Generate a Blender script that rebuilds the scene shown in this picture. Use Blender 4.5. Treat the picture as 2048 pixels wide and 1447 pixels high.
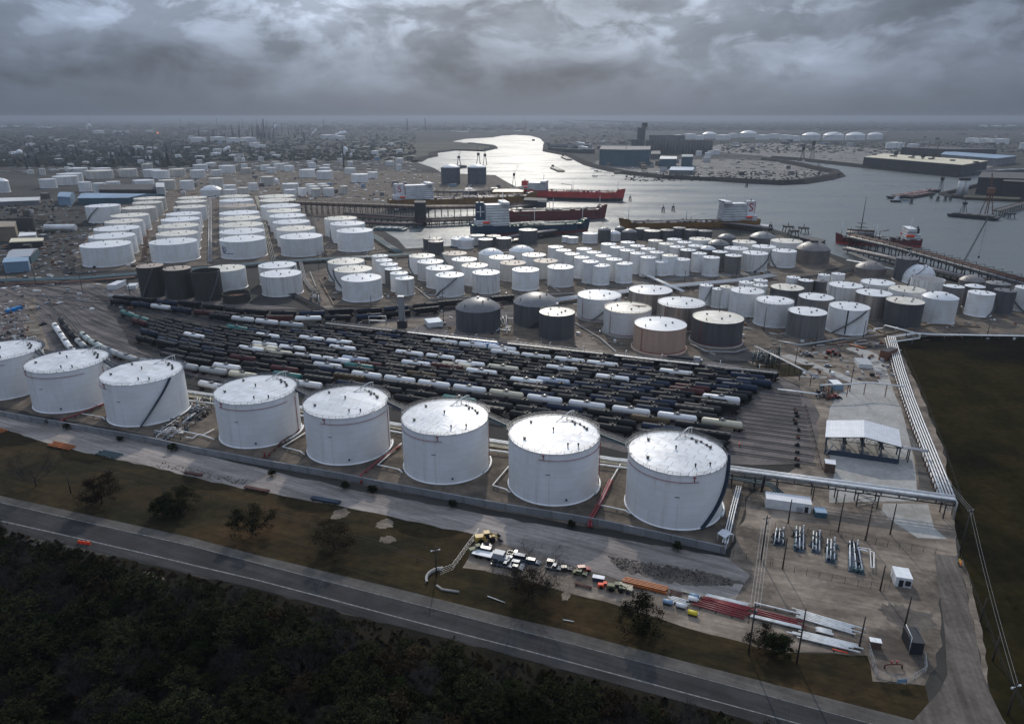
import bpy, math, random
import numpy as np
from mathutils import Vector, Matrix
for o in list(bpy.data.objects): bpy.data.objects.remove(o, do_unlink=True)
SC = bpy.context.scene
COL = SC.collection
R = math.radians
# ------------------------------------------------------------------ camera
F = 1380.0; YH = 233.0; HC = 120.0
PITCH = math.atan((723.5-YH)/F)
cam = bpy.data.cameras.new('camera'); camo = bpy.data.objects.new('camera', cam); COL.objects.link(camo)
cam.sensor_width = 36.0; cam.lens = 36.0*F/2048.0
cam.clip_start = 1.0; cam.clip_end = 90000.0
camo.location = (0, 0, HC); camo.rotation_euler = (math.pi/2-PITCH, 0, 0)
SC.camera = camo
# ------------------------------------------------------------------ light
SUN_EL = R(30.0); SUN_AZ = R(1.0)
SD = Vector((math.sin(SUN_AZ)*math.cos(SUN_EL), math.cos(SUN_AZ)*math.cos(SUN_EL), math.sin(SUN_EL)))
sun = bpy.data.lights.new('sun', 'SUN'); suno = bpy.data.objects.new('sun', sun); COL.objects.link(suno)
sun.energy = 2.2; sun.angle = R(0.6); sun.color = (1.0, 0.93, 0.82)
suno.location = (0, 300, 400); suno.rotation_mode = 'QUATERNION'; suno.rotation_quaternion = SD.to_track_quat('Z', 'Y')
SC.view_settings.view_transform = 'Standard'; SC.view_settings.look = 'None'
SC.view_settings.exposure = 0.0; SC.view_settings.gamma = 1.0; SC.view_settings.use_curve_mapping = False
W = bpy.data.worlds.new('World'); SC.world = W; W.use_nodes = True
def world():
    nt = W.node_tree; nt.nodes.clear(); N = nt.nodes.new; L = nt.links.new
    def m(op, a, b=None, clamp=False):
        n = N('ShaderNodeMath'); n.operation = op; n.use_clamp = clamp
        for i, v in enumerate((a, b)):
            if v is None: continue
            if isinstance(v, (int, float)): n.inputs[i].default_value = v
            else: L(v, n.inputs[i])
        return n.outputs[0]
    tc = N('ShaderNodeTexCoord'); sep = N('ShaderNodeSeparateXYZ'); L(tc.outputs['Generated'], sep.inputs[0])
    x, y, z = sep.outputs
    zc = m('MAXIMUM', z, 0.0)
    cb = N('ShaderNodeCombineXYZ'); L(x, cb.inputs[0]); L(y, cb.inputs[1]); L(m('MULTIPLY', zc, 2.1), cb.inputs[2])
    def noise(scale, detail, rough, off, dist=0.35):
        mp = N('ShaderNodeMapping'); mp.inputs['Location'].default_value = off; L(cb.outputs[0], mp.inputs[0])
        n = N('ShaderNodeTexNoise'); n.inputs['Scale'].default_value = scale; n.inputs['Detail'].default_value = detail
        n.inputs['Roughness'].default_value = rough; n.inputs['Distortion'].default_value = dist
        L(mp.outputs[0], n.inputs['Vector']); return n.outputs['Fac']
    def ramp(v, pts):
        r = N('ShaderNodeValToRGB'); r.color_ramp.interpolation = 'EASE'
        e = r.color_ramp.elements
        while len(e) < len(pts): e.new(0.5)
        for q, (p, c) in zip(e, pts): q.position = p; q.color = (c, c, c, 1)
        L(v, r.inputs[0]); return r.outputs[0]
    big = ramp(noise(3.0, 5, 0.5, (8.1, 1.7, 4.3)), [(0.32, 0.0), (0.66, 1.0)])
    mid = ramp(noise(9.0, 14, 0.52, (11.3, 2.2, 0.4), 0.3), [(0.34, 0.0), (0.68, 1.0)])
    puff = ramp(noise(10.0, 14, 0.55, (9.2, 17.2, 3.0), 0.3), [(0.45, 0.0), (0.56, 0.45), (0.74, 1.0)])
    hi_ = ramp(zc, [(0.05, 0.25), (0.13, 1.0)]); puff = m('MULTIPLY', puff, hi_)
    # brightness of the cloud deck
    b = m('ADD', 0.10, m('MULTIPLY', big, 0.095))
    b = m('ADD', b, m('MULTIPLY', mid, 0.085))
    b = m('ADD', b, m('MULTIPLY', m('MULTIPLY', puff, m('ADD', m('MULTIPLY', big, 0.75), 0.25)), 0.42))
    # distant deck loses its structure in the air near the horizon
    fade = ramp(zc, [(0.0, 0.0), (0.06, 1.0)])
    hz = 0.178
    b = m('ADD', m('MULTIPLY', b, fade), m('MULTIPLY', hz, m('SUBTRACT', 1.0, fade)))
    # overcast skies are about three times as bright overhead as at the horizon
    b = m('MULTIPLY', b, m('ADD', 1.0, m('MULTIPLY', zc, 2.9)))
    # wide glow round the veiled sun
    dt = N('ShaderNodeVectorMath'); dt.operation = 'DOT_PRODUCT'; L(tc.outputs['Generated'], dt.inputs[0]); dt.inputs[1].default_value = SD
    g = m('POWER', m('MAXIMUM', dt.outputs['Value'], 0.0), 9.0)
    b = m('MULTIPLY', b, m('ADD', 0.84, m('MULTIPLY', g, 1.3)))
    cool = N('ShaderNodeMix'); cool.data_type = 'RGBA'
    cool.inputs['A'].default_value = (0.74, 0.92, 1.26, 1); cool.inputs['B'].default_value = (0.86, 0.97, 1.14, 1)
    L(m('ADD', 0.1, m('MULTIPLY', g, 1.6), True), cool.inputs['Factor'])
    vm = N('ShaderNodeVectorMath'); vm.operation = 'SCALE'; L(cool.outputs['Result'], vm.inputs[0]); L(b, vm.inputs['Scale'])
    sky = N('ShaderNodeTexSky'); sky.sky_type = 'NISHITA'; sky.sun_disc = False
    sky.sun_elevation = SUN_EL; sky.sun_rotation = SUN_AZ; sky.dust_density = 2.0
    b1 = N('ShaderNodeBackground'); b1.inputs['Strength'].default_value = 0.05; L(sky.outputs[0], b1.inputs[0])
    b2 = N('ShaderNodeBackground'); b2.inputs['Strength'].default_value = 1.0; L(vm.outputs[0], b2.inputs[0])
    mx = N('ShaderNodeMixShader'); mx.inputs[0].default_value = 0.97
    L(b1.outputs[0], mx.inputs[1]); L(b2.outputs[0], mx.inputs[2])
    out = N('ShaderNodeOutputWorld'); L(mx.outputs[0], out.inputs[0])
world()
# ------------------------------------------------------------------ geometry helpers
CP, SP = math.cos(PITCH), math.sin(PITCH)
def G(x, y, z=0.0):
    """point of the real ground (or of height z) seen at a photograph pixel"""
    u = (x-1024.0)/F; v = (y-723.5)/F
    dy = CP - v*SP; dz = -SP - v*CP
    s = (z-HC)/dz
    return Vector((u*s, dy*s, z))
def P(p):
    Z = p[1]*CP-(p[2]-HC)*SP; V = -((p[2]-HC)*CP+p[1]*SP)
    return 1024+F*p[0]/Z, 723.5+F*V/Z
class MB:
    def __init__(s): s.v = []; s.f = []; s.sm = []; s.mi = []; s.cur = 0
    def add(s, vs, fs, smooth=False):
        b = len(s.v); s.v += [tuple(q) for q in vs]
        for f in fs: s.f.append(tuple(b+i for i in f)); s.sm.append(smooth); s.mi.append(s.cur)
        return s
    def box(s, c, d, rz=0.0, taper=1.0):
        """c = centre of the base, d = sizes"""
        ca, sa = math.cos(rz), math.sin(rz); vs = []
        for z in (0, 1):
            k = 1.0 if z == 0 else taper
            for x, y in ((-1, -1), (1, -1), (1, 1), (-1, 1)):
                a, b = x*d[0]/2*k, y*d[1]/2*k
                vs.append((c[0]+a*ca-b*sa, c[1]+a*sa+b*ca, c[2]+z*d[2]))
        return s.add(vs, [(3, 2, 1, 0), (4, 5, 6, 7), (0, 1, 5, 4), (1, 2, 6, 5), (2, 3, 7, 6), (3, 0, 4, 7)])
    def tube(s, pts, r, seg=8, cap=True, r2=None):
        pts = [Vector(p) for p in pts]; n = len(pts); vs = []; fs = []
        for i, p in enumerate(pts):
            if i == 0: t = pts[1]-p
            elif i == n-1: t = p-pts[i-1]
            else: t = (pts[i+1]-p).normalized()+(p-pts[i-1]).normalized()
            t = t.normalized() if t.length > 1e-9 else Vector((0, 0, 1))
            a = t.cross(Vector((0, 0, 1)))
            if a.length < 1e-3: a = Vector((1, 0, 0))
            a.normalize(); b = t.cross(a).normalized()
            rr = r if r2 is None else r+(r2-r)*i/(n-1)
            for k in range(seg):
                w = 2*math.pi*(k+.5)/seg; vs.append(p+a*(rr*math.cos(w))+b*(rr*math.sin(w)))
        for i in range(n-1):
            for k in range(seg):
                k2 = (k+1) % seg; fs.append((i*seg+k, i*seg+k2, (i+1)*seg+k2, (i+1)*seg+k))
        s.add(vs, fs, seg > 4)
        if cap:
            b = len(s.v)-len(vs)
            s.f.append(tuple(b+k for k in reversed(range(seg)))); s.sm.append(False); s.mi.append(s.cur)
            s.f.append(tuple(b+(n-1)*seg+k for k in range(seg))); s.sm.append(False); s.mi.append(s.cur)
        return s
    def lathe(s, prof, seg=48, c=(0, 0, 0), a0=0.0, a1=2*math.pi, smooth=True):
        full = abs(a1-a0-2*math.pi) < 1e-6; m = seg if full else seg+1; vs = []; fs = []
        for r, z in prof:
            for k in range(m):
                w = a0+(a1-a0)*k/seg; vs.append((c[0]+r*math.cos(w), c[1]+r*math.sin(w), c[2]+z))
        for i in range(len(prof)-1):
            for k in range(seg):
                k2 = (k+1) % m; fs.append((i*m+k, i*m+k2, (i+1)*m+k2, (i+1)*m+k))
        return s.add(vs, fs, smooth)
    def prism(s, poly, z0, z1, sides=True):
        n = len(poly)
        ar = sum(poly[i][0]*poly[(i+1) % n][1]-poly[(i+1) % n][0]*poly[i][1] for i in range(n))
        if ar < 0: poly = poly[::-1]
        vs = [(p[0], p[1], z0) for p in poly]+[(p[0], p[1], z1) for p in poly]
        fs = [tuple(range(n, 2*n))]
        if sides:
            fs += [(i, (i+1) % n, n+(i+1) % n, n+i) for i in range(n)]; fs.append(tuple(reversed(range(n))))
        return s.add(vs, fs)
    def mesh(s, name, mats):
        me = bpy.data.meshes.new(name); me.from_pydata(s.v, [], s.f)
        me.polygons.foreach_set('use_smooth', s.sm)
        for m in (mats if isinstance(mats, (list, tuple)) else [mats]): me.materials.append(m)
        if any(s.mi): me.polygons.foreach_set('material_index', s.mi)
        me.update(); return me
    def build(s, name, mats, parent=None, loc=None, rz=0.0):
        return put(s.mesh(name, mats), name, parent, loc, rz)
def put(me, name, parent=None, loc=None, rz=0.0):
    o = bpy.data.objects.new(name, me); COL.objects.link(o)
    if parent is not None: o.parent = parent
    if loc is not None: o.location = loc
    if rz: o.rotation_euler.z = rz
    return o
def tag(o, label=None, cat=None, group=None, kind=None):
    if label: o['label'] = label
    if cat: o['category'] = cat
    if group: o['group'] = group
    if kind: o['kind'] = kind
    return o
def thing(name, label, cat, loc=(0, 0, 0), rz=0.0, group=None):
    o = bpy.data.objects.new(name, None); COL.objects.link(o); o.empty_display_size = 1.0
    o.location = loc; o.rotation_euler = (0, 0, rz)
    return tag(o, label, cat, group)
def copy_tree(o, parent=None):
    c = o.copy(); COL.objects.link(c); c.parent = parent
    for ch in list(o.children): copy_tree(ch, c)
    return c
ORD = ['zeroth', 'first', 'second', 'third', 'fourth', 'fifth', 'sixth', 'seventh', 'eighth', 'ninth', 'tenth', 'eleventh', 'twelfth',
       'thirteenth', 'fourteenth', 'fifteenth', 'sixteenth', 'seventeenth', 'eighteenth', 'nineteenth', 'twentieth', 'twenty-first', 'twenty-second',
       'twenty-third', 'twenty-fourth', 'twenty-fifth', 'twenty-sixth', 'twenty-seventh', 'twenty-eighth', 'twenty-ninth', 'thirtieth']
# ------------------------------------------------------------------ materials
M = {}
def mat(name, c1, c2=None, scale=1.0, rough=0.7, metal=0.0, bump=0.0, detail=6, lo=0.35, hi=0.65, stretch=(1, 1, 1), rnd=0.0,
        c3=None, scale3=0.1, lo3=0.45, hi3=0.6, coord='Object', courses=0.0, bscale=None, spec=0.5, lines=None, grit=0.0, gscale=0.7, streak=0.0, sang=-0.34):
    m = bpy.data.materials.new(name); m.use_nodes = True; nt = m.node_tree; N = nt.nodes.new; L = nt.links.new
    b = nt.nodes['Principled BSDF']; b.inputs['Roughness'].default_value = rough; b.inputs['Metallic'].default_value = metal
    b.inputs['Specular IOR Level'].default_value = spec
    M[name] = m
    c1 = (*c1, 1)
    tc = N('ShaderNodeTexCoord'); src = tc.outputs[coord]
    if coord == 'World':
        pass
    def nz(sc, st=(1, 1, 1), det=detail):
        mp = N('ShaderNodeMapping'); mp.inputs['Scale'].default_value = st; L(src, mp.inputs[0])
        n = N('ShaderNodeTexNoise'); n.inputs['Scale'].default_value = sc; n.inputs['Detail'].default_value = det
        n.inputs['Roughness'].default_value = 0.62; L(mp.outputs[0], n.inputs['Vector']); return n.outputs['Fac']
    def rg(v, lo, hi):
        r = N('ShaderNodeMapRange'); r.inputs['From Min'].default_value = lo; r.inputs['From Max'].default_value = hi; r.interpolation_type = 'SMOOTHSTEP'
        L(v, r.inputs['Value']); return r.outputs[0]
    def mix(f, a, bb):
        x = N('ShaderNodeMix'); x.data_type = 'RGBA'
        if isinstance(f, float): x.inputs['Factor'].default_value = f
        else: L(f, x.inputs['Factor'])
        for s, v in (('A', a), ('B', bb)):
            if isinstance(v, tuple): x.inputs[s].default_value = v
            else: L(v, x.inputs[s])
        return x.outputs['Result']
    col = c1; nf = None
    if c2 is not None:
        nf = nz(scale, stretch); col = mix(rg(nf, lo, hi), c1, (*c2, 1))
    if c3 is not None:
        col = mix(rg(nz(scale3), lo3, hi3), col, (*c3, 1))
    if lines:      # (spacing, width, darkness, angle): joints or wheel ruts laid across the ground
        sp = N('ShaderNodeSeparateXYZ')
        mp = N('ShaderNodeMapping'); mp.inputs['Rotation'].default_value = (0, 0, lines[3]); L(src, mp.inputs[0]); L(mp.outputs[0], sp.inputs[0])
        f = None
        for ax in (0, 1):
            a = N('ShaderNodeMath'); a.operation = 'PINGPONG'; L(sp.outputs[ax], a.inputs[0]); a.inputs[1].default_value = lines[0]/2
            c = N('ShaderNodeMath'); c.operation = 'LESS_THAN'; L(a.outputs[0], c.inputs[0]); c.inputs[1].default_value = lines[1]
            if f is None: f = c.outputs[0]
            else:
                d = N('ShaderNodeMath'); d.operation = 'MAXIMUM'; L(f, d.inputs[0]); L(c.outputs[0], d.inputs[1]); f = d.outputs[0]
        e = N('ShaderNodeMath'); e.operation = 'MULTIPLY'; L(f, e.inputs[0]); e.inputs[1].default_value = lines[2]
        col = mix(e.outputs[0], col, (0.03, 0.028, 0.025, 1))
    def mult(colr, fac, amt):      # lighten and darken a colour by a noise value
        r = N('ShaderNodeMapRange'); L(fac, r.inputs['Value']); r.inputs['From Min'].default_value = 0.3; r.inputs['From Max'].default_value = 0.7
        r.inputs['To Min'].default_value = 1-amt; r.inputs['To Max'].default_value = 1+amt
        hs = N('ShaderNodeHueSaturation'); L(r.outputs[0], hs.inputs['Value'])
        if isinstance(colr, tuple): hs.inputs['Color'].default_value = colr
        else: L(colr, hs.inputs['Color'])
        return hs.outputs[0]
    if grit: col = mult(col, nz(gscale, det=14), grit)
    if streak:     # wheel tracks and wash marks that run along the ground
        for sc, st in ((0.9, (0.05, 1, 1)), (0.22, (0.12, 1, 1))):
            mp = N('ShaderNodeMapping'); mp.vector_type = 'TEXTURE'; mp.inputs['Rotation'].default_value = (0, 0, sang); mp.inputs['Scale'].default_value = (1/st[0], 1/st[1], 1); L(src, mp.inputs[0])
            n = N('ShaderNodeTexNoise'); n.inputs['Scale'].default_value = sc; n.inputs['Detail'].default_value = 8; n.inputs['Distortion'].default_value = 0.4; L(mp.outputs[0], n.inputs['Vector']); col = mult(col, n.outputs['Fac'], streak)
    if courses:    # weld seams between plate courses
        sp = N('ShaderNodeSeparateXYZ'); L(tc.outputs['Object'], sp.inputs[0])
        a = N('ShaderNodeMath'); a.operation = 'PINGPONG'; L(sp.outputs[2], a.inputs[0]); a.inputs[1].default_value = courses/2
        c = N('ShaderNodeMath'); c.operation = 'LESS_THAN'; L(a.outputs[0], c.inputs[0]); c.inputs[1].default_value = 0.035
        e = N('ShaderNodeMath'); e.operation = 'MULTIPLY'; L(c.outputs[0], e.inputs[0]); e.inputs[1].default_value = 0.28
        col = mix(e.outputs[0], col, (0.12, 0.11, 0.1, 1))
    if rnd:
        oi = N('ShaderNodeObjectInfo'); r = N('ShaderNodeMapRange'); L(oi.outputs['Random'], r.inputs['Value'])
        r.inputs['To Min'].default_value = 1-rnd; r.inputs['To Max'].default_value = 1+rnd*0.4
        hs = N('ShaderNodeHueSaturation'); L(r.outputs[0], hs.inputs['Value'])
        if isinstance(col, tuple): hs.inputs['Color'].default_value = col
        else: L(col, hs.inputs['Color'])
        col = hs.outputs[0]
    if isinstance(col, tuple): b.inputs['Base Color'].default_value = col
    else: L(col, b.inputs['Base Color'])
    if bump:
        n = nz(bscale, stretch) if bscale else (nf if nf is not None else nz(scale))
        bp = N('ShaderNodeBump'); bp.inputs['Strength'].default_value = 1.0; bp.inputs['Distance'].default_value = bump
        L(n, bp.inputs['Height']); L(bp.outputs[0], b.inputs['Normal'])
    return m

# tanks
mat('white_paint', (0.80, 0.80, 0.79), (0.66, 0.64, 0.60), scale=0.35, stretch=(1, 1, 0.08), rough=0.5, rnd=0.16, courses=2.6, lo=0.46, hi=0.8, c3=(0.72, 0.705, 0.67), scale3=0.15)
mat('front_paint', (0.80, 0.80, 0.80), (0.56, 0.53, 0.48), scale=0.55, stretch=(1, 1, 0.05), rough=0.45, courses=2.6, lo=0.5, hi=0.82, c3=(0.75, 0.745, 0.73), scale3=0.12, rnd=0.04)
mat('stained_paint', (0.70, 0.69, 0.66), (0.36, 0.31, 0.26), scale=0.45, stretch=(1, 1, 0.07), rough=0.5, rnd=0.12, courses=2.4, lo=0.45, hi=0.75)
mat('pale_paint', (0.60, 0.585, 0.54), (0.48, 0.45, 0.39), scale=0.3, stretch=(1, 1, 0.1), rough=0.5, rnd=0.15, courses=2.4)
mat('grey_paint', (0.17, 0.165, 0.165), (0.12, 0.115, 0.11), scale=0.4, stretch=(1, 1, 0.08), rough=0.45, rnd=0.2, courses=2.6)
mat('dark_paint', (0.095, 0.098, 0.105), (0.07, 0.07, 0.075), scale=0.4, stretch=(1, 1, 0.1), rough=0.5, rnd=0.15, courses=2.6)
mat('green_black_paint', (0.030, 0.036, 0.033), (0.05, 0.045, 0.038), scale=0.5, stretch=(1, 1, 0.1), rough=0.6, courses=2.6)
mat('metal_cladding', (0.42, 0.39, 0.36), (0.26, 0.23, 0.20), scale=0.25, stretch=(1, 1, 0.04), rough=0.42, metal=0.6, rnd=0.15, courses=2.0)
mat('tan_paint', (0.50, 0.34, 0.25), (0.43, 0.29, 0.215), scale=0.4, stretch=(1, 1, 0.1), rough=0.5, courses=2.6)
mat('brown_dome_paint', (0.19, 0.165, 0.15), (0.13, 0.115, 0.105), scale=0.15, rough=0.5, rnd=0.1, courses=2.6)
mat('slate_paint', (0.085, 0.10, 0.12), (0.06, 0.07, 0.085), scale=0.2, rough=0.5, courses=3)
mat('roof_white', (0.66, 0.66, 0.655), (0.52, 0.50, 0.46), scale=0.35, spec=0.3, rough=0.45, rnd=0.08, lo=0.45, hi=0.8)
mat('roof_plate_paint', (0.64, 0.64, 0.64), (0.50, 0.49, 0.465), scale=0.45, rough=0.40, spec=0.32, rnd=0.16, bump=0.05, bscale=0.35, lo=0.5, hi=0.8)
mat('roof_cream', (0.66, 0.62, 0.53), (0.50, 0.45, 0.36), scale=0.25, rough=0.5, rnd=0.12)
mat('roof_brown', (0.36, 0.29, 0.23), (0.25, 0.19, 0.15), scale=0.2, rough=0.6, rnd=0.15)
mat('rust', (0.20, 0.085, 0.045), (0.10, 0.045, 0.03), scale=1.2, rough=0.85)
mat('rust_stain', (0.13, 0.09, 0.06), (0.22, 0.15, 0.09), scale=0.5, rough=0.85)
mat('concrete_ring', (0.34, 0.32, 0.29), (0.25, 0.23, 0.20), scale=1.0, rough=0.9)
mat('dark_steel', (0.03, 0.031, 0.034), rough=0.6, spec=0.25)
mat('steel_grey', (0.16, 0.165, 0.17), (0.11, 0.11, 0.115), scale=1.5, rough=0.5)
mat('galvanised', (0.40, 0.41, 0.42), (0.30, 0.30, 0.31), scale=1.5, rough=0.42, metal=0.3)
mat('teal_steel', (0.075, 0.125, 0.135), (0.05, 0.085, 0.09), scale=1.0, rough=0.5)
mat('navy_steel', (0.035, 0.055, 0.085), (0.025, 0.04, 0.06), scale=1.0, rough=0.5)
mat('pipe_white', (0.76, 0.76, 0.75), (0.58, 0.57, 0.53), scale=0.6, rough=0.4)
mat('pipe_cream', (0.62, 0.56, 0.42), (0.46, 0.40, 0.28), scale=0.6, rough=0.5)
mat('pipe_red', (0.26, 0.025, 0.03), (0.18, 0.02, 0.025), scale=0.8, rough=0.5)
mat('pipe_orange', (0.42, 0.13, 0.03), (0.30, 0.09, 0.025), scale=0.8, rough=0.6)
mat('pipe_rusty', (0.13, 0.05, 0.035), (0.08, 0.035, 0.028), scale=0.8, rough=0.7)
mat('pipe_yellow', (0.62, 0.50, 0.03), rough=0.5)
mat('logo_navy', (0.012, 0.05, 0.12), rough=0.5)
mat('glass_dark', (0.015, 0.02, 0.025), rough=0.12)
mat('rubber', (0.012, 0.012, 0.012), rough=0.8, spec=0.15)
# timber
mat('timber_pole', (0.055, 0.042, 0.034), (0.035, 0.028, 0.024), scale=2, rough=0.9)
mat('timber_sleeper', (0.075, 0.060, 0.050), (0.045, 0.036, 0.032), scale=1, rough=0.95, rnd=0.2)
# ground
mat('earth', (0.050, 0.045, 0.040), (0.028, 0.027, 0.024), scale=0.004, rough=1, c3=(0.020, 0.022, 0.018), scale3=0.0012, detail=12, lo=0.4, hi=0.6, spec=0.2, grit=0.30, gscale=0.05)
mat('bare_dirt', (0.235, 0.190, 0.148), (0.125, 0.100, 0.078), scale=0.07, rough=1, c3=(0.075, 0.062, 0.050), scale3=0.035, lo3=0.50, hi3=0.64, detail=12, bump=0.08, bscale=0.9, lo=0.38, hi=0.62, spec=0.2, stretch=(0.5, 1, 1), grit=0.22, gscale=0.5, streak=0.20)
mat('haul_road_dirt', (0.275, 0.240, 0.212), (0.175, 0.152, 0.136), scale=0.05, rough=1, detail=12, bump=0.05, bscale=1.2, spec=0.2, stretch=(0.3, 1.6, 1), grit=0.14, gscale=0.6, streak=0.26, sang=-0.45)
mat('wet_dirt', (0.060, 0.050, 0.042), (0.115, 0.098, 0.080), scale=0.15, rough=0.85, detail=10, spec=0.3, grit=0.3)
mat('tank_pad', (0.155, 0.122, 0.092), (0.075, 0.062, 0.050), scale=0.10, rough=1, detail=12, bump=0.06, bscale=0.8, spec=0.2, grit=0.26, gscale=0.35)
mat('ballast_dark', (0.055, 0.048, 0.045), (0.028, 0.025, 0.024), scale=0.15, rough=1, detail=12, stretch=(0.6, 1, 1), spec=0.1, grit=0.25, gscale=0.8)
mat('ballast', (0.145, 0.124, 0.114), (0.080, 0.069, 0.064), scale=0.10, rough=1, detail=12, stretch=(0.6, 1, 1), bump=0.05, bscale=2.5, spec=0.2, grit=0.2, gscale=0.8, streak=0.12)
mat('concrete', (0.33, 0.315, 0.29), (0.26, 0.245, 0.22), scale=0.10, rough=0.9, detail=10, lines=(7.5, 0.035, 0.45, 0.33), grit=0.16, gscale=0.5)
mat('access_dirt', (0.125, 0.108, 0.092), (0.085, 0.073, 0.063), scale=0.08, rough=1, detail=12, spec=0.1, grit=0.2, gscale=0.8, streak=0.22, sang=1.25)
mat('concrete_far', (0.15, 0.138, 0.122), (0.075, 0.068, 0.060), scale=0.03, rough=0.9, detail=10, grit=0.25, gscale=0.05)
mat('asphalt', (0.040, 0.039, 0.039), (0.028, 0.0275, 0.0275), scale=0.12, spec=0.15, rough=0.95, stretch=(1, 1, 1), detail=12, grit=0.10, gscale=1.2, streak=0.22, sang=-0.42)
mat('road_shoulder', (0.098, 0.090, 0.079), (0.068, 0.062, 0.055), scale=0.12, spec=0.15, rough=0.95, detail=10, grit=0.14, gscale=0.8, streak=0.16, sang=-0.42)
mat('road_line', (0.18, 0.18, 0.175), (0.08, 0.08, 0.08), scale=0.9, rough=0.8)
mat('grass', (0.034, 0.024, 0.010), (0.015, 0.0135, 0.006), scale=0.05, rough=1, c3=(0.052, 0.031, 0.014), scale3=0.02, lo3=0.48, hi3=0.7, detail=12, bump=0.2, bscale=0.8, spec=0.1, stretch=(0.6, 1.4, 1), grit=0.35, gscale=0.35, streak=0.18, sang=-0.42)
mat('field_grass', (0.0165, 0.0145, 0.0065), (0.026, 0.0205, 0.009), scale=0.06, rough=1, c3=(0.009, 0.0085, 0.006), scale3=0.012, detail=12, bump=0.2, bscale=0.5, spec=0.0, grit=0.30, gscale=0.4)
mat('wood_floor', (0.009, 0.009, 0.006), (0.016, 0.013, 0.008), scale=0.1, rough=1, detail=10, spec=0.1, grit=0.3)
mat('marsh', (0.085, 0.075, 0.048), (0.050, 0.048, 0.033), scale=0.006, rough=1, detail=12, spec=0.2, grit=0.25, gscale=0.02)
mat('far_forest', (0.018, 0.021, 0.016), (0.030, 0.033, 0.024), scale=0.02, rough=1, detail=10, spec=0.1)
mat('bark', (0.045, 0.038, 0.032), (0.028, 0.024, 0.021), scale=1.5, rough=0.95)
mat('leaf_olive', (0.026, 0.027, 0.012), (0.013, 0.015, 0.008), scale=0.5, rough=1, rnd=0.6, spec=0.0)
mat('leaf_brown', (0.040, 0.027, 0.015), (0.020, 0.016, 0.010), scale=0.5, rough=1, rnd=0.5, spec=0.0)
mat('twig_grey', (0.032, 0.029, 0.028), (0.018, 0.017, 0.017), scale=0.5, rough=1, rnd=0.5, spec=0.0)
mat('leaf_green', (0.022, 0.027, 0.010), (0.012, 0.016, 0.007), scale=0.5, rough=1, rnd=0.5, spec=0.0)
# buildings
mat('roof_metal', (0.62, 0.62, 0.63), (0.54, 0.54, 0.55), scale=0.4, rough=0.45, metal=0.1)
mat('wall_white', (0.70, 0.70, 0.70), (0.60, 0.60, 0.59), scale=0.6, rough=0.6)
mat('wall_blue', (0.045, 0.105, 0.135), (0.035, 0.085, 0.11), scale=0.05, rough=0.6)
mat('roof_blue', (0.22, 0.32, 0.42), (0.16, 0.24, 0.33), scale=0.05, rough=0.5)
mat('wall_grey', (0.19, 0.19, 0.19), (0.13, 0.13, 0.13), scale=0.05, rough=0.8, rnd=0.5)
mat('wall_dark', (0.035, 0.035, 0.038), (0.05, 0.045, 0.045), scale=0.05, rough=0.8, rnd=0.3)
mat('wall_tan', (0.30, 0.24, 0.17), (0.22, 0.18, 0.13), scale=0.1, rough=0.8, rnd=0.3)
mat('wall_brown', (0.10, 0.06, 0.045), rough=0.8)
mat('silo_concrete', (0.105, 0.095, 0.085), (0.07, 0.063, 0.057), scale=0.05, rough=0.9)
mat('roof_sand', (0.62, 0.55, 0.40), (0.54, 0.48, 0.35), scale=0.01, rough=0.9)
mat('far_white', (0.62, 0.62, 0.61), (0.48, 0.47, 0.45), scale=0.05, rough=0.6, rnd=0.3)
mat('wall_concrete', (0.24, 0.245, 0.25), (0.17, 0.17, 0.17), scale=0.25, rough=0.9, stretch=(1, 1, 0.3), rnd=0.15)
mat('steam', (0.88, 0.88, 0.88), rough=1, spec=0.0)
mat('bank_mud', (0.030, 0.028, 0.025), (0.018, 0.017, 0.016), scale=0.05, rough=1, grit=0.3, gscale=0.1, spec=0.1)
mat('rock', (0.10, 0.09, 0.08), (0.05, 0.045, 0.04), scale=0.2, rough=0.95)
mat('sign_orange', (0.75, 0.07, 0.02), rough=0.6)
# railcars
for nm, c in dict(black=(0.016, 0.017, 0.019), charcoal=(0.032, 0.031, 0.032), navy=(0.022, 0.032, 0.055), white=(0.72, 0.71, 0.69), cream=(0.60, 0.54, 0.40),
                  grey=(0.36, 0.37, 0.37), teal=(0.012, 0.14, 0.13), green=(0.05, 0.15, 0.13), blue=(0.01, 0.20, 0.50), brown=(0.10, 0.07, 0.04), palegreen=(0.45, 0.50, 0.46), lightblue=(0.42, 0.47, 0.55), maroon=(0.08, 0.03, 0.03)).items():
    dk = max(c) < .12
    mat('car_'+nm, c, tuple(v*0.62 for v in c), scale=0.5, rough=0.55 if dk else 0.45, rnd=0.2, lo=0.5, hi=0.9, spec=0.12 if dk else 0.4)
mat('charcoal_trailer', (0.03,0.03,0.032), rough=.5)
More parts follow.
